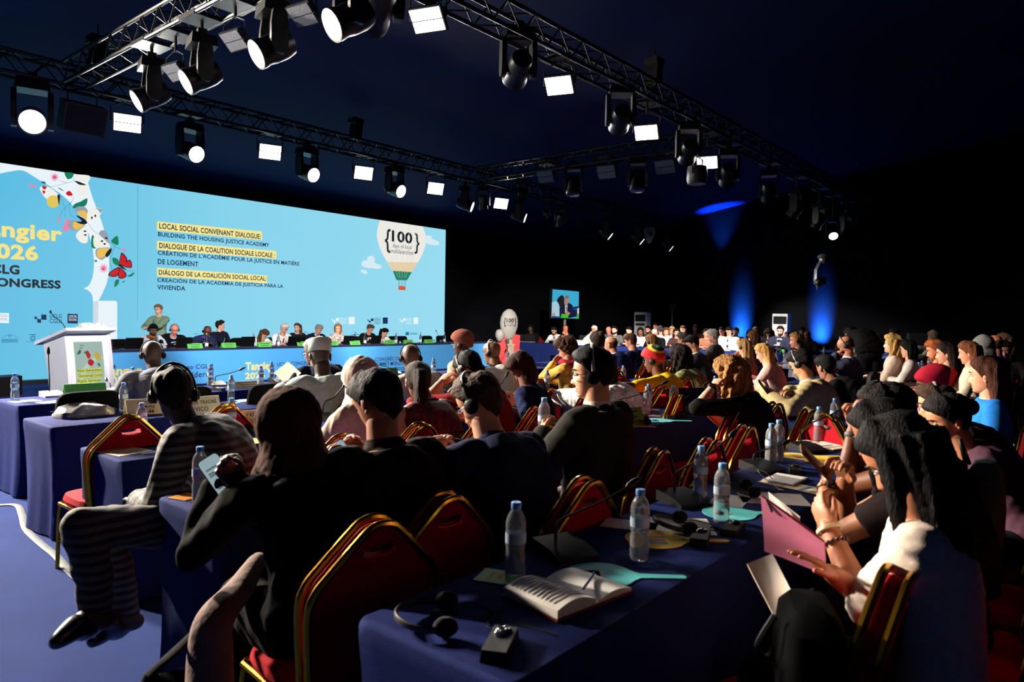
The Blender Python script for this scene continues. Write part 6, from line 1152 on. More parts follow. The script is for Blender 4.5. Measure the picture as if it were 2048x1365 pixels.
P('person with long auburn hair and cream top, profile, far right', 1938, 706, 7.4, face=14, look=84, fem=True, hair=('long', (104, 58, 36)), skin=(206, 138, 108), top=(190, 172, 150), pitch=14, arms='write')
P('grey-haired head beside the balding one, far right', 1966, 692, 8.6, face=0, look=40, fem=True, hair=('hijab', (110, 108, 106)), skin=OLIVE, top=(60, 56, 54))
P('balding person with blue collar, far right', 1989, 690, 8.8, face=0, look=50, hair=('fringe', (60, 40, 30)), skin=(160, 92, 62), top=(40, 60, 110), collar=(90, 110, 170))
P('curly-haired dim head behind the balding one, far right', 2010, 683, 10.5, face=10, look=60, fem=True, hair=('curly', (80, 56, 42)), skin=BROWN, top=(40, 32, 30))
P('dim face turned this way at the far right', 2008, 702, 9.4, face=100, hair=('short', BLK), skin=(130, 80, 56), top=(24, 22, 24))
run_bake()
for k, (kind, lab, p, f, pz) in enumerate(CHAIR_AT):
    w_ = lab.split(); cut = ' '.join(w_[:11]).rstrip(',')
    while cut.split()[-1] in ('and', 'with', 'in', 'the', 'of', 'a', 'at', 'behind', 'before', 'beside', 'right', 'left', 'on', 'under', 'hand', 'holding', 'over', 'next', 'to', 'out', 'mostly', 'round', 'turned'): cut = ' '.join(cut.split()[:-1]).rstrip(',')
    chair(kind, ('chair under the ' + cut.replace('person ', 'person ', 1)), p[0], p[1], f)
# ================================================================== podium
M_pod = mat('white_podium_lacquer', (224, 222, 232), .4, noise=(3, .03))
pp = PD(165, 668, 11.75); t = thing('podium', 'white curved podium with a built-in poster screen, left of the panel', 'podium', (pp[0], pp[1] + .1, 0), 14)
fy = lambda z: -.20 - .10 * math.sin(min(1, (1.12 - z) / 1.12) * math.pi * .62)
zs = np.linspace(0, 1.1, 14)
for sx, nm in ((-1, 'side_panel'), (1, 'side_panel')):
    pl = [(fy(z), z) for z in zs] + [(.34, .95), (.22, .45), (.18, 0)]
    MB().prism([(a, b_) for a, b_ in pl][::-1], (sx * .36 - .03, 0, 0), (0, 1, 0), (0, 0, 1), .06).build(nm, M_pod, t, 30)
mb = MB(); mb.rings([np.array([(-.33, fy(z) + .035, z), (.33, fy(z) + .035, z), (.33, fy(z) + .06, z), (-.33, fy(z) + .06, z)]) for z in zs]); mb.build('front_panel', M_pod, t, 50)
Rt = rotm('X', -17); MB().box((0, .10, 1.085), (.86, .86, .05), Rt).build('top', M_pod, t, 30)
mb = MB(); sq = [(-.235, .10), (.235, .10), (.235, 1.03), (-.235, 1.03)]
zz = np.linspace(.1, 1.0, 12); mb.rings([np.array([(-.24, fy(z) + .022, z), (.24, fy(z) + .022, z), (.24, fy(z) + .034, z), (-.24, fy(z) + .034, z)]) for z in zz]); scp = mb.build('poster_screen', glow('poster_mint', (176, 206, 196), .75), t, 50)
def pod(polys, nm, m, k=0):
    mb = MB()
    for pl in polys: mb.add([(x, fy(z) + .0205 - .001 * k, z) for x, z in pl], [list(range(len(pl)))])
    return mb.build(nm, m, t, 0)
pod([[(x / 1. - .20, z) for x, z in ((0, .4), (.06, .55), (.16, .68), (.3, .76), (.42, .78), (.42, .72), (.3, .68), (.2, .6), (.12, .48), (.08, .36))]], 'poster_arch', glow('poster_pale', (196, 220, 212), .8), 1)
pod([[(x, z + .10) for x, z in smooth2(p, 4)] for p in ([(-.02, .62), (-.06, .70), (-.03, .76), (.02, .68)], [(.0, .62), (-.04, .55), (.02, .5), (.07, .57)])], 'poster_butterfly', glow('poster_red', (190, 30, 34), .8), 2)
pod([[(x, z + .10) for x, z in smooth2(p, 4)] for p in ([(.08, .64), (.1, .73), (.16, .70), (.14, .63)], [(.10, .62), (.16, .58), (.2, .66), (.15, .70)])], 'poster_butterfly', glow('poster_ochre', (210, 180, 80), .8), 2)
pod([[(x, z + .08) for x, z in smooth2(p, 3)] for p in ([(-.21, .72), (-.15, .8), (-.14, .74)], [(.12, .55), (.17, .5), (.16, .56)], [(-.09, .74), (-.06, .77), (-.05, .73)])], 'poster_leaf', glow('poster_green', (30, 110, 80), .8), 3)
pod([[(-.23, .495), (.20, .505), (.20, .565), (-.23, .555)], [(-.23, .41), (.20, .42), (.20, .48), (-.23, .47)], [(-.23, .325), (.17, .335), (.17, .395), (-.23, .385)]], 'poster_highlight', glow('poster_lime', (216, 222, 90), .85), 3)
for s, a, b_, z in (('New Generation', -.225, .19, .513), ('Universal Local', -.21, .19, .428), ('Public Services', -.225, .16, .343)): text(s, (a, fy(z) + .012, z), (b_, 0, z + .044), G_k, t, (90, 0, 0), .012, name='poster_lettering')
text('Tangier', (-.15, fy(.94) + .014, .925), (-.08, 0, .955), G_k, t, (90, 0, 0), .02, name='poster_lettering'); text('2026', (-.15, fy(.9) + .014, .89), (-.10, 0, .912), G_k, t, (90, 0, 0), .02, name='poster_lettering')
o = thing('gooseneck_microphone', 'thin podium microphone leaning left over the sloping top', 'microphone', (pp[0] - .2, pp[1] + .05, 1.13), 14); MB().lathe([(.03, 0), (.03, .012), (.012, .02)], 14).build('base_unit', M_black, o); a = Rt @ np.zeros(3); tl = PD(101, 624, 11.9) - np.array([pp[0] - .2, pp[1] + .05, 1.13]); Rz = rotm('Z', -14); tl = Rz @ tl
MB().tube(catmull([(0, 0, .01), tl * .4 + (0.03, 0, .02), tl * .8, tl], 5), .006, 8).build('gooseneck', M_black, o); MB().ell(tl, (.016, .016, .028), 12).build('windscreen', M_black, o)
o = thing('white_letter_block', 'white openwork block standing on top of the podium', 'ornament', (pp[0] + .12, pp[1] - .06, 1.185), 14); mb = MB(); mb.box((0, 0, .035), (.44, .16, .07)); mb.build('plinth', M_white, o, 20)
mb = MB()
for k in range(7): mb.box((-.18 + .06 * k, 0, .095), (.035, .08, .05 + .012 * (k % 3)), rotm('Z', 10 * (k % 2)))
mb.build('raised_letterforms', M_white, o, 20)
# ================================================================== balloon stand, wall monitor, air conditioners
M_sred = mat('red_display_board', (196, 26, 32), .5, noise=(6, .05)); M_bal = mat('white_balloon_skin', (150, 146, 140), .6, noise=(9, .04))
pb = PD(1018, 653, 21.); t = thing('balloon_display', 'red display stand shaped around a white hot-air balloon, beside the side table', 'display stand', (pb[0], pb[1], 0), 0)
rot = 30; Rz = rotm('Z', -38)
w3 = lambda x, y, z: Rz @ np.array([x, y, z])
pl = [(-.36, 0), (.30, 0), (.34, 1.0), (.16, 1.05), (.05, 1.12), (-.22, 1.12), (-.33, .9)]; MB().prism(pl, w3(0, .03, 0), w3(1, 0, 0), (0, 0, 1), .05).build('backboard', M_sred, t, 30)
a = np.linspace(0, 2 * np.pi, 40, endpoint=False); prf = [(.04, .86), (.12, .93), (.20, 1.06), (.255, 1.22), (.27, 1.36), (.25, 1.52), (.19, 1.66), (.10, 1.75), (.01, 1.78)]
mb = MB(); mb.rings([np.stack([np.cos(a) * r * (1 + .02 * np.cos(a * 16)), np.sin(a) * r * .55 * (1 + .02 * np.cos(a * 16)), 0 * a + z], 1) @ Rz.T for r, z in prf]); mb.build('balloon', M_bal, t, 60)
mb = MB(); mb.rings([np.stack([np.cos(a) * r, np.sin(a) * r * .6, 0 * a + z], 1) @ Rz.T for r, z in ((.10, .76), (.13, .84), (.10, .89))]); mb.build('balloon_skirt', mat('dark_green_skirt', (40, 52, 44), .7, noise=(9, .1)), t)
mb = MB(); mb.lathe([(.01, .86), (.07, .90), (.125, 1.02), (.13, 1.10), (.09, 1.2), (.01, 1.23)], 28, c=w3(-.30, -.12, -.05)); mb.build('small_balloon', M_bal, t, 60)
mb = MB(); mb.box(w3(.02, -.14, .40), (.17, .17, .62), Rz).box(w3(.02, -.14, .73), (.22, .22, .05), Rz).box(w3(.02, -.14, .80), (.10, .10, .16), Rz); mb.build('tower_model', mat('pale_stone', (150, 138, 122), .8, noise=(20, .2)), t, 20)
for s, x0, x1, z0, z1, bd in (('100', -.11, .11, 1.38, 1.50, .03), ('days of local', -.10, .10, 1.325, 1.36, 0), ('multilateralism', -.11, .11, 1.28, 1.315, 0), ('{', -.185, -.13, 1.26, 1.52, .01), ('}', .13, .185, 1.26, 1.52, .01)):
    text(s, w3(x0, -.162, z0), w3(x1, -.162, z1), M_ink, t, (90, 0, -38), bd, name='balloon_lettering')
YM = float(PD(1131, 608, 25.)[1]); pm = PD(1131, 608, 25.)
t = thing('display_monitor', 'monitor on a pole showing a seated person in a dark suit', 'monitor', (pm[0], pm[1], 0), 0)
sc0 = [PY(u, v, YM) for u, v in ((1105, 579), (1158.5, 584), (1157, 637.5), (1103, 636))]; x0, x1 = sc0[0][0] - pm[0], sc0[1][0] - pm[0]; z0, z1 = sc0[3][2], sc0[0][2]
MB().box(((x0 + x1) / 2, .05, (z0 + z1) / 2), (x1 - x0 + .06, .08, z1 - z0 + .06)).build('housing', M_black, t, 20); MB().tube([(0.15, .12, 0), (0.15, .12, z0 + .3)], .06, 12).box((.15, .12, .02), (.7, .6, .04)).build('pole', mat('grey_pole', (110, 110, 112), .4, .5, noise=(20, .1)), t, 30)
MP = lambda u, v, k: PY(u, v, YM) * np.array([1, 0, 1]) + np.array([-pm[0], .008 - .002 * k, 0])
J = lambda *q: [(1090 + x * .0879, 560 + y * .0879) for x, y in q]
gl = lambda n, c: glow('monitor_' + n, c, .8)
flat([(J((175, 215), (775, 270), (765, 885), (150, 860)), 0), (J((150, 860), (160, 520), (250, 480), (320, 560), (340, 860)), 1), (J((330, 865), (330, 640), (440, 540), (470, 600), (530, 520), (610, 560), (640, 620), (765, 600), (762, 830), (540, 870)), 2), (smooth2(J((270, 470), (320, 390), (380, 350), (430, 390), (440, 520), (420, 600), (340, 620), (310, 540)), 3), 3), (smooth2(J((450, 400), (490, 340), (540, 380), (540, 470), (510, 570), (470, 570), (445, 480)), 3), 4), (J((450, 400), (490, 340), (540, 380), (530, 430), (450, 430)), 5), (J((455, 580), (510, 590), (500, 720), (455, 760)), 6), (J((475, 610), (500, 610), (492, 715), (478, 715)), 2), (smooth2(J((455, 740), (520, 725), (565, 760), (540, 800), (460, 775)), 3), 4), (J((370, 775), (525, 785), (522, 875), (350, 862)), 7), (J((720, 790), (765, 790), (762, 885), (718, 880)), 7), (J((620, 640), (720, 640), (715, 700), (620, 690)), 8), (J((150, 820), (350, 840), (345, 866), (148, 858)), 8), (J((722, 650), (764, 640), (762, 780), (724, 780)), 6), (J((155, 755), (215, 750), (215, 815), (152, 815)), 9)], 'screen_picture', [gl('cyan', (60, 186, 226)), gl('pale', (180, 222, 236)), gl('navy', (16, 22, 56)), gl('hair', (30, 22, 24)), gl('skin', (206, 130, 116)), gl('grey', (120, 116, 120)), gl('white', (226, 230, 240)), gl('green', (70, 206, 30)), gl('blue', (30, 60, 150)), gl('wood', (206, 160, 110))], parent=t, plane=MP)
M_ac = mat('light_grey_casing', (190, 192, 192), .5, noise=(8, .03))
for u, v, z, l in ((1560, 628, 24.9, 'tall grey floor air conditioner behind the bearded phone holder'), (1281, 625, 27.5, 'tall grey floor air conditioner at left, dimmer, behind a tripod')):
    p = PD(u, v, z); h = float(p[2]); t = thing('air_conditioner', l, 'air conditioner', (p[0], p[1], 0), -90)
    MB().box((0, .17, h / 2), (.52, .34, h)).build('casing', M_ac, t, 20); MB().box((0, -.004, h - .22), (.44, .012, .26)).build('grille_recess', M_black, t, 10)
    mb = MB()
    for k in range(6): mb.box((0, -.014, h - .33 + .045 * k), (.44, .012, .008))
    mb.box((0, -.014, h - .22), (.012, .014, .26)); mb.build('grille', M_dark, t, 0); MB().box((0, -.004, h - .47), (.40, .01, .09)).build('control_panel', M_dark if 'left' in l else M_white, t, 0); MB().box((0, -.002, h - .78), (.46, .008, .02)).build('seam', M_dark, t, 0)
# cameras
pt_ = PD(1345, 608, 24.); t = thing('video_camera_tripod', 'dim video camera on a tripod, right of the left air conditioner', 'tripod', (pt_[0], pt_[1], 0))
for k in range(3): a = R_(120 * k + 20); MB().tube([(0, 0, 1.45), (.45 * math.cos(a), .45 * math.sin(a), 0)], .016, 6).build('leg', M_dark, t)
MB().box((0, 0, pt_[2] - .12), (.42, .18, .22), rotm('Z', 30)).build('camera_body', M_dark, t, 20); MB().lathe([(.06, 0), (.07, .2)], 16, c=(-.2, -.1, pt_[2] - .12), ax=(-1, -.5, 0)).build('camera_lens', M_black, t); MB().tube([(0, 0, 1.4), (0, 0, pt_[2] - .2)], .03, 8).build('centre_column', M_dark, t)
pc = PD(1646, 516, 12.); t = thing('camera_crane', 'camera crane head hanging in the dark upper right of the room', 'camera crane', tuple(pc)); L_ = lambda u, v, z: PD(u, v, z) - pc
M_crane = mat('grey_crane_metal', (92, 94, 98), .35, .6, noise=(10, .15), Specular_IOR_Level=.5)
MB().ell(L_(1646, 514, 12), (.09, .09, .05), 14).lathe([(.05, -.1), (.07, 0), (.05, .06)], 14).build('pan_motor', M_crane, t); MB().tube([L_(1644, 520, 12), L_(1638, 528, 12), L_(1632, 540, 12), L_(1630, 560, 12), L_(1631, 568, 12)], .045, 6, flat=.5).build('hanger_arm', M_crane, t, 20); MB().box(L_(1640, 562, 12), (.22, .14, .12), rotm('Z', 30)).build('camera_body', M_black, t, 20); MB().lathe([(.05, 0), (.055, .14), (.045, .16)], 16, c=L_(1634, 562, 12), ax=(-.7, -.5, -.3)).build('camera_lens', M_black, t); MB().tube([L_(1634, 566, 12), L_(1635, 582, 12)], [.03, .008], 8).build('counter_spike', M_steel, t)
M_bm = mat('matt_black_boom', (5, 5, 6), .95, noise=(10, .1), Specular_IOR_Level=.05); MB().tube([L_(1648, 516, 12), L_(1720, 535, 13.), L_(2100, 600, 16.)], .05, 6).build('boom', M_bm, t); e = L_(2100, 600, 16.); MB().tube([e, e - (0, 0, e[2] + pc[2])], .08, 10).box(e - (0, 0, e[2] + pc[2] - .05), (1., 1., .1)).build('column', M_bm, t, 30)
t = thing('black_loudspeaker', 'black boxy loudspeaker standing beyond the bottles at far right', 'loudspeaker', tuple(PD(1836, 668, 17.) * np.array([1, 1, 0])), -70); h = float(PD(1836, 668, 17.)[2]); MB().box((0, 0, h / 2), (.42, .40, h)).build('cabinet', mat('charcoal_cabinet', (46, 46, 48), .6, noise=(20, .1)), t, 20); MB().box((0, -.205, h - .4), (.36, .012, .7)).build('front_mesh', mat('speaker_mesh', (34, 28, 26)), t, 0)
pw = PZ(8, 792, 0); t = thing('stage_wedge_speaker', 'black wedge speaker on the floor at the far left, before the screen', 'loudspeaker', (pw[0] - .1, pw[1], 0), 20); MB().prism([(-.2, 0), (.22, 0), (.22, .12), (-.06, .36), (-.2, .34)], (-.3, 0, 0), (0, 1, 0), (0, 0, 1), .6).build('cabinet', M_black, t, 20); MB().box((0, .085, .245), (.54, .36, .01), rotm('X', -40)).build('front_mesh', M_dark, t, 0)
MB_ = MB().box((6.5, YS - .12, .04), (12.5, .22, .08)); tag(MB_.build('screen_plinth', M_blackm, None, 20), 'low black plinth running under the LED screen', 'plinth')
# ================================================================== things people hold or wear
def phone(label, c, dpx, tilt=.55, lit=(186, 214, 220), col=None):
    d = unit(r0 * dpx[0] - u0 * dpx[1]); n = -f0 * (1 - tilt) + np.array([0, 0, 1]) * tilt; n = unit(n - d * (n @ d)); x = np.cross(d, n); t = thing('smartphone', label, 'phone', tuple(c)); M = np.stack([x, d, n], 1)
    a = np.linspace(0, 2 * np.pi, 32, endpoint=False); sg = lambda q: np.sign(q) * np.abs(q) ** .25
    mb = MB(); mb.rings([(np.stack([sg(np.cos(a)) * .0375 * k, sg(np.sin(a)) * .077 * k, 0 * a + z], 1)) @ M.T for k, z in ((.94, -.004), (1, -.003), (1, .003), (.94, .004))]); mb.build('case', mat('phone_case_%s' % (col or 'black'), (80, 50, 40) if col else (14, 14, 16), .3, noise=(30, .1)), t, 40)
    if lit:
        mb = MB(); mb.add(np.stack([sg(np.cos(a)) * .0345, sg(np.sin(a)) * .073, 0 * a + .0043], 1) @ M.T, [list(range(32))]); mb.build('lit_display', glow('phone_light', lit, .55), t, 0)
        mb = MB()
        for y, w_ in ((.035, .05), (.02, .04), (.012, .045), (-.02, .02), (-.035, .03)): mb.add((np.array([(-.025, y - .003, .0046), (-.025 + w_, y - .003, .0046), (-.025 + w_, y + .003, .0046), (-.025, y + .003, .0046)])) @ M.T, [[0, 1, 2, 3]])
        mb.build('display_rows', glow('phone_rows', (110, 130, 140), .5), t, 0)
    return t
phone('lit phone in the hands of the person in the brown headscarf', PD(438, 953, 2.36), (-.58, -.82)); phone('lit phone in the hands of the person in dark brown jacket', PD(688, 921, 2.66), (-.52, -.85), .5)
phone('dark phone held by the person in the beige suit', PD(1528, 776, 5.86), (-.6, -.8), .8, None); phone('brown-backed phone held by the bare-armed person', PD(1630, 925, 2.62), (-.7, -.72), .75, None, 'brown')
phone('phone in the hands of the bearded person at the side tables', PD(1561, 679, 20.), (-.3, -.9), .6, None)
def quad(name, label, cat, pts, th, m, part='sheet'):
    c = np.mean(pts, 0); q = np.array(pts) - c; n = unit(np.cross(q[1] - q[0], q[3] - q[0])); t = thing(name, label, cat, tuple(c)); g = 8; V = []; F = []
    for s in (0, 1):
        for i in range(g + 1):
            for j in range(g + 1):
                a, b_ = i / g, j / g; p = (q[0] * (1 - a) + q[1] * a) * (1 - b_) + (q[3] * (1 - a) + q[2] * a) * b_; V.append(p + n * (th * s + .012 * math.sin(a * 2.4 + .6) * math.sin(b_ * 2.1)))
    k = (g + 1) ** 2
    for i in range(g):
        for j in range(g):
            f = [i * (g + 1) + j, (i + 1) * (g + 1) + j, (i + 1) * (g + 1) + j + 1, i * (g + 1) + j + 1]; F += [f[::-1], [x + k for x in f]]
    edge = [i * (g + 1) for i in range(g + 1)] + [g * (g + 1) + j for j in range(1, g + 1)] + [i * (g + 1) + g for i in range(g - 1, -1, -1)] + [j for j in range(g - 1, 0, -1)]
    for a, b_ in zip(edge, edge[1:] + edge[:1]): F.append([a, b_, b_ + k, a + k])
    MB().add(V, F).build(part, m, t, 40); return t, q, n
M_pink = mat('pink_translucent_plastic', (206, 116, 146), .35, noise=(8, .08), Transmission_Weight=.25)
t, q, n = quad('pink_document_folder', 'pink plastic document folder held up by the white-bloused person', 'folder', [PD(1521, 992, 2.12), PD(1648, 1086, 1.98), PD(1651, 1152, 1.96), PD(1527, 1104, 2.1)], .006, M_pink, 'folder_sleeve')
MB().tube([q[0] * .98 + n * .006, q[0] * .4 + q[1] * .6 + n * .012, q[1] * .98 + n * .006], .004, 6).build('zip_edge', mat('red_zip', (170, 36, 50), .5, noise=(40, .1)), t); MB().tube([q[0] * .9 + q[1] * .1, q[0] * .66 + q[1] * .16 + q[3] * .1 - n * .004], [.0018, .004], 6).build('zip_pull', M_black, t)
quad('loose_sheet', 'white sheet sticking out behind the pink folder', 'paper', [PD(1536, 984, 2.13), PD(1600, 1034, 2.05), PD(1596, 1060, 2.05), PD(1536, 1012, 2.13)], .001, M_paper)
quad('white_booklet', 'white booklet with brown stripes hanging under the pink folder', 'booklet', [PD(1494, 1128, 1.98), PD(1545, 1108, 1.98), PD(1592, 1200, 1.86), PD(1556, 1244, 1.86)], .012, mat('white_booklet_cover', (206, 198, 190), .6, noise=(18, .25, (196, 170, 150))))
t = thing('black_handbag', 'black handbag with zip on the lap of the white-bloused person', 'bag', tuple(PD(1618, 1300, 1.72))); a = np.linspace(0, 2 * np.pi, 30, endpoint=False); sg = lambda q_, e: np.sign(q_) * np.abs(q_) ** e
MB().rings([np.stack([sg(np.cos(a), .5) * .15 * k, sg(np.sin(a), .5) * .075 * k, 0 * a + z], 1) @ rotm('Z', 25).T for k, z in ((.8, -.13), (1, -.11), (1.02, 0), (.9, .08), (.6, .115), (.05, .125))]).build('bag_body', mat('black_nylon', (5, 5, 6), .95, noise=(20, .2), Specular_IOR_Level=.03), t); MB().tube(catmull([(.08, .02, .12), (.14, .04, .06), (.15, .04, -.04), (.13, .03, -.1)], 5), .004, 6).build('zip', M_steel, t); MB().tube(catmull([(-.1, .05, .10), (-.11, .085, .02), (-.02, .09, -.04), (.07, .08, .02), (.09, .05, .10)], 5), .008, 6).build('handle', M_black, t)
quad('printed_program', 'cream printed program held up before the blue banner', 'leaflet', [PD(548, 746, 6.9), PD(576, 724, 6.9), PD(602, 746, 6.75), PD(573, 771, 6.75)], .002, mat('program_cream', (196, 174, 120), .8, noise=(30, .25)))
t = thing('draped_coat', 'taupe coat hanging down at the lower left, beside a black strap', 'coat', tuple(PD(430, 1290, 2.2))); c = PD(430, 1290, 2.2)
MB().tube(catmull([PD(515, 1120, 2.5) - c, PD(478, 1180, 2.36) - c, PD(430, 1240, 2.22) - c, PD(420, 1310, 2.18) - c, PD(420, 1420, 2.12) - c], 6), [.03, .05, .062, .07, .075], 22, flat=.7, round_=True).build('coat_fold', mat('taupe_wool', (118, 94, 82), .9, noise=(20, .12), bump=(30, .5)), t)
t = thing('shoulder_bag', 'black bag strap slanting to the floor at the lower left', 'bag', tuple(PZ(330, 1420, .12))); c = PZ(330, 1420, .12); MB().tube(catmull([PD(470, 1200, 2.4) - c, PD(440, 1222, 2.35) - c, PD(370, 1285, 2.2) - c, PD(290, 1372, 2.05) - c, np.zeros(3)], 5), .02, 8, flat=.35).build('strap', mat('black_webbing', (16, 16, 17), .95, noise=(60, .2), Specular_IOR_Level=.1), t); MB().ell((0, 0, .0), (.2, .14, .115), 20).build('bag_body', mat('black_nylon', (22, 22, 23)), t)
t = thing('backpack', 'grey-green backpack hung on a chair back at the right', 'bag', tuple(PD(1968, 1010, 2.9))); MB().rings([np.stack([sg(np.cos(a), .6) * .12 * k, sg(np.sin(a), .6) * .07 * k, 0 * a + z], 1) for k, z in ((.7, -.2), (1, -.17), (1.05, -.02), (.9, .12), (.5, .18), (.05, .19))]).build('bag_body', mat('sage_canvas', (70, 78, 70), .85, noise=(14, .2), bump=(200, .4)), t); MB().tube(catmull([(-.05, .06, .15), (0, .09, .25), (.05, .06, .15)], 5), .008, 6).build('strap', M_dark, t)
t = thing('hanging_jacket', 'dark grey jacket hung over a chair, right of the slate blue suit', 'jacket', tuple(PD(1745, 800, 8.7) * np.array([1, 1, 0]))); MB().rings([np.stack([np.cos(a) * w_ * (1 + .06 * np.sin(a * 6)), np.sin(a) * d_, 0 * a + z], 1) for w_, d_, z in ((.26, .10, .35), (.24, .09, .55), (.2, .07, .75), (.17, .06, .9), (.06, .04, .945))]).build('jacket_cloth', cloth('fabric_60_60_62', (60, 60, 62)), t)
def worn(info, k, back, name, m, rad=.03, tube=.006, flat_=1., beads=False, face_=None):
    W = info['Rb'].T @ (info['wrist'][k] - info['base']); d = info['Rb'].T @ info['fd'][k]; c = W - d * back; x = unit(np.cross(d, (.2, .3, 1))); y = np.cross(d, x); mb = MB(); n = 22
    if beads:
        for q_ in np.linspace(0, 2 * np.pi, 15)[:-1]: mb.ell(c + rad * (x * math.cos(q_) + y * math.sin(q_)), tube, 8)
    else: mb.rings([np.array([c + d * tube * flat_ * e1 + (rad + tube * e2) * (x * math.cos(q_) + y * math.sin(q_)) for e1, e2 in ((-1, 0), (-.7, .7), (.7, .7), (1, 0), (.7, -.6), (-.7, -.6))]) for q_ in np.linspace(0, 2 * np.pi, n)[:-1]], loop=True)
    o = mb.build(name, m, info['root'], 50)
    if face_:
        up = unit(np.array([0, -.4, 1.]) - d * (np.array([0, -.4, 1.]) @ d)); s_ = np.cross(d, up); MB().box(c + up * (rad + .004), (.03, .034, .009), np.stack([s_, d, up], 1)).build(face_, mat('watch_face', (30, 30, 34), .15, noise=(40, .1)), o, 20)
worn(bl, -1, .012, 'bangle', mat('cream_beads', (226, 210, 170), .4, noise=(40, .1)), .033, .006); worn(bl, -1, .055, 'bracelet', mat('dark_red_beads', (60, 20, 24), .35, noise=(40, .1)), .034, .007, beads=True); worn(phw, -1, .02, 'wristwatch', mat('rose_gold', (206, 140, 104), .25, .9, noise=(40, .05)), .029, .005, 1.4, face_='watch_face'); worn(cl, -1, .03, 'wristwatch', mat('grey_strap', (90, 86, 80), .5, noise=(40, .1)), .031, .005, 2.2, face_='watch_face'); worn(cl, 1, .02, 'bracelet', mat('red_strap', (150, 30, 36), .5, noise=(40, .1)), .031, .005, 1.6); worn(curl, -1, .03, 'wristwatch', M_black, .031, .005, 2.2, face_='watch_face'); worn(lace, -1, .0, 'wristwatch', M_steel, .031, .005, 1.6, face_='watch_face')
# the bottle in the dark-suited person's hand
put('pet', 'water bottle gripped in a raised hand, left of the headphone wearer', hp['hand'][-1] + np.array([0, 0, -.10]))
t = fan('turquoise paddle fan held upright under the crocheted sleeve', PD(1066, 792, 6.45), 20, M_teal, tealp); t.rotation_euler = (R_(62), R_(10), R_(20))
# floor: clear cable cover
mb = MB(); pts = [PZ(u, v, .006) for u, v in ((-30, 1014), (30, 1010), (44, 1030), (52, 1058), (80, 1086), (112, 1112), (140, 1144), (172, 1170))]; mb.tube(catmull(pts, 6), .024, 8, flat=.2, up=(0, 0, 1)); tag(mb.build('cable_cover_strip', mat('clear_plastic_strip', (58, 66, 70), .75, noise=(30, .3), bump=(30, .4)), None, 60), 'wrinkled clear plastic cable strip on the blue carpet', 'cable cover')
# ================================================================== empty chairs the photograph shows
def echair(u, v, face, label, kind='gold'):
    p = PZ(u, v, .93); f = R_(face); x, y = p[0] - math.sin(f) * .28, p[1] + math.cos(f) * .28
    near = [o for o in C.objects if o.get('category') == 'chair' and (o.location.x - x) ** 2 + (o.location.y - y) ** 2 < .36 ** 2]
    if not near: chair(kind, label, x, y, face)
for u, v, f, l in [(1425, 879, 0, 'empty gold-framed chair behind the third bottle row, with a double gold edge'), (1495, 852, 0, 'empty gold-framed chair left of the paired bottles'), (1478, 812, 0, 'empty gold-framed chair between the curly blond and the beige suit'), (1553, 806, -6, 'empty gold-framed chair under the beige sleeve'), (262, 833, 0, 'empty gold-framed chair with red seat at the far left'), (455, 812, 0, 'gold-framed chair behind the three-line beige card'), (548, 802, 0, 'gold-framed chair before the mint robe'), (668, 778, 0, 'gold-framed chair at the right of the mint robe'), (690, 872, 0, 'gold-framed chair right of the brown headscarf'), (1085, 832, 0, 'gold-framed chair under the crocheted sleeve'), (1098, 776, 0, 'gold-framed chair beside the microphone before the headphone wearer'), (1240, 772, 10, 'red chair back facing the viewer, right of the headphone wearer'), (1326, 772, 0, 'gold-framed chair behind the two bottles of second row'), (1372, 758, 0, 'gold-framed chair left of the curly blond hair'), (1408, 722, 0, 'gold-framed chair behind the green card, mid hall'), (1237, 742, 0, 'gold-framed chair beyond the bottle on the beige card'), (1537, 678, 150, 'bright red chair back turned to the viewer before the bearded phone holder'), (1862, 706, 130, 'bright red chair turned to the viewer, left of the red-haired person'), (2040, 888, 125, 'large red chair turned to the viewer at the right edge'), (1800, 728, 10, 'gold chair edge first of the cluster under the white blouses'), (1812, 722, 12, 'gold chair edge second of the cluster under the white blouses'), (1824, 730, 12, 'gold chair edge third of the cluster under the white blouses'), (1632, 716, 0, 'small red chair left of the blue suit’s elbow'), (1660, 830, 60, 'chair with empty bright red seat behind the far bottle'), (1802, 1142, 0, 'red and gold banquet chair seen edge-on before the white blouse'), (958, 676, 180, 'red chair back between the screen corner and the balloon stand')]:
    if u == 958: p = PX(u, 670, 17.2); chair('gold', l, p[0], p[1], 180)
    else: echair(u, v, f, l)
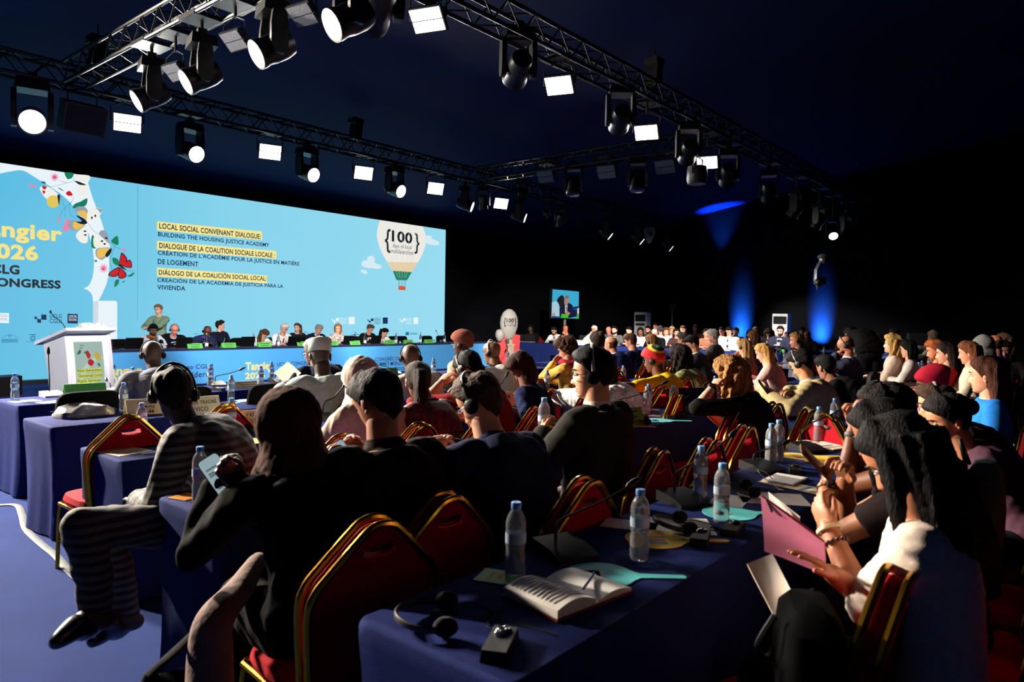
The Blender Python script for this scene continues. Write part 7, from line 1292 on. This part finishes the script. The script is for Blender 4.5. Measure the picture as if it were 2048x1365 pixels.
for u, v, l in [(180, 779, 'empty black chair back at left, behind the grey pouch'), (410, 772, 'black chair back right of the grey suit'), (545, 764, 'black chair back left of the mint robe')]: echair(u, v, 0, l, 'black')
for u, l in [(250, 'empty black chair behind the leftmost laptop'), (490, 'empty black chair left of the bowed woman'), (700, 'empty black chair right of the floral dress'), (800, 'empty black chair right of the white blazer'), (815, 'empty black chair behind the ninth green card'), (866, 'empty black chair behind the last green card'), (895, 'empty black chair at the right edge of the screen')]:
    p = PY(u, 680, 15.75); chair('black', l, p[0], p[1], 180)
# ------------------------------------------------------------------ fit all the lettering
tmp = []
for s, p0, p1, m, parent, rot, bold, ext, name in TEXTS:
    c = bpy.data.curves.new(name, 'FONT'); c.body = s; c.size = 1.; c.offset = bold; c.extrude = 0.; c.resolution_u = 3; c.space_character = 1.06
    o = bpy.data.objects.new('t', c); C.objects.link(o); tmp.append(o)
bpy.context.view_layer.update(); dg = bpy.context.evaluated_depsgraph_get()
for o, (s, p0, p1, m, parent, rot, bold, ext, name) in zip(tmp, TEXTS):
    me = bpy.data.meshes.new_from_object(o.evaluated_get(dg)); me.name = name
    n = len(me.vertices); co = np.zeros(n * 3, np.float32); me.vertices.foreach_get('co', co); co = co.reshape(-1, 3)
    lo, hi = co.min(0), co.max(0)
    Rm = np.array((Matrix.Rotation(R_(rot[2]), 3, 'Z') @ Matrix.Rotation(R_(rot[1]), 3, 'Y') @ Matrix.Rotation(R_(rot[0]), 3, 'X')))
    ex, ey = Rm[:, 0], Rm[:, 1]; dlt = p1 - p0; wd, ht = abs(dlt @ ex), abs(dlt @ ey)
    q = (co[:, :1] - lo[0]) / (hi[0] - lo[0]) * wd * ex + (co[:, 1:2] - lo[1]) / (hi[1] - lo[1]) * ht * ey + p0
    me.vertices.foreach_set('co', q.astype(np.float32).ravel()); me.update(); me.materials.clear(); me.materials.append(m)
    w_ = bpy.data.objects.new(name, me); C.objects.link(w_); w_.parent = parent
    cu = o.data; bpy.data.objects.remove(o); bpy.data.curves.remove(cu)
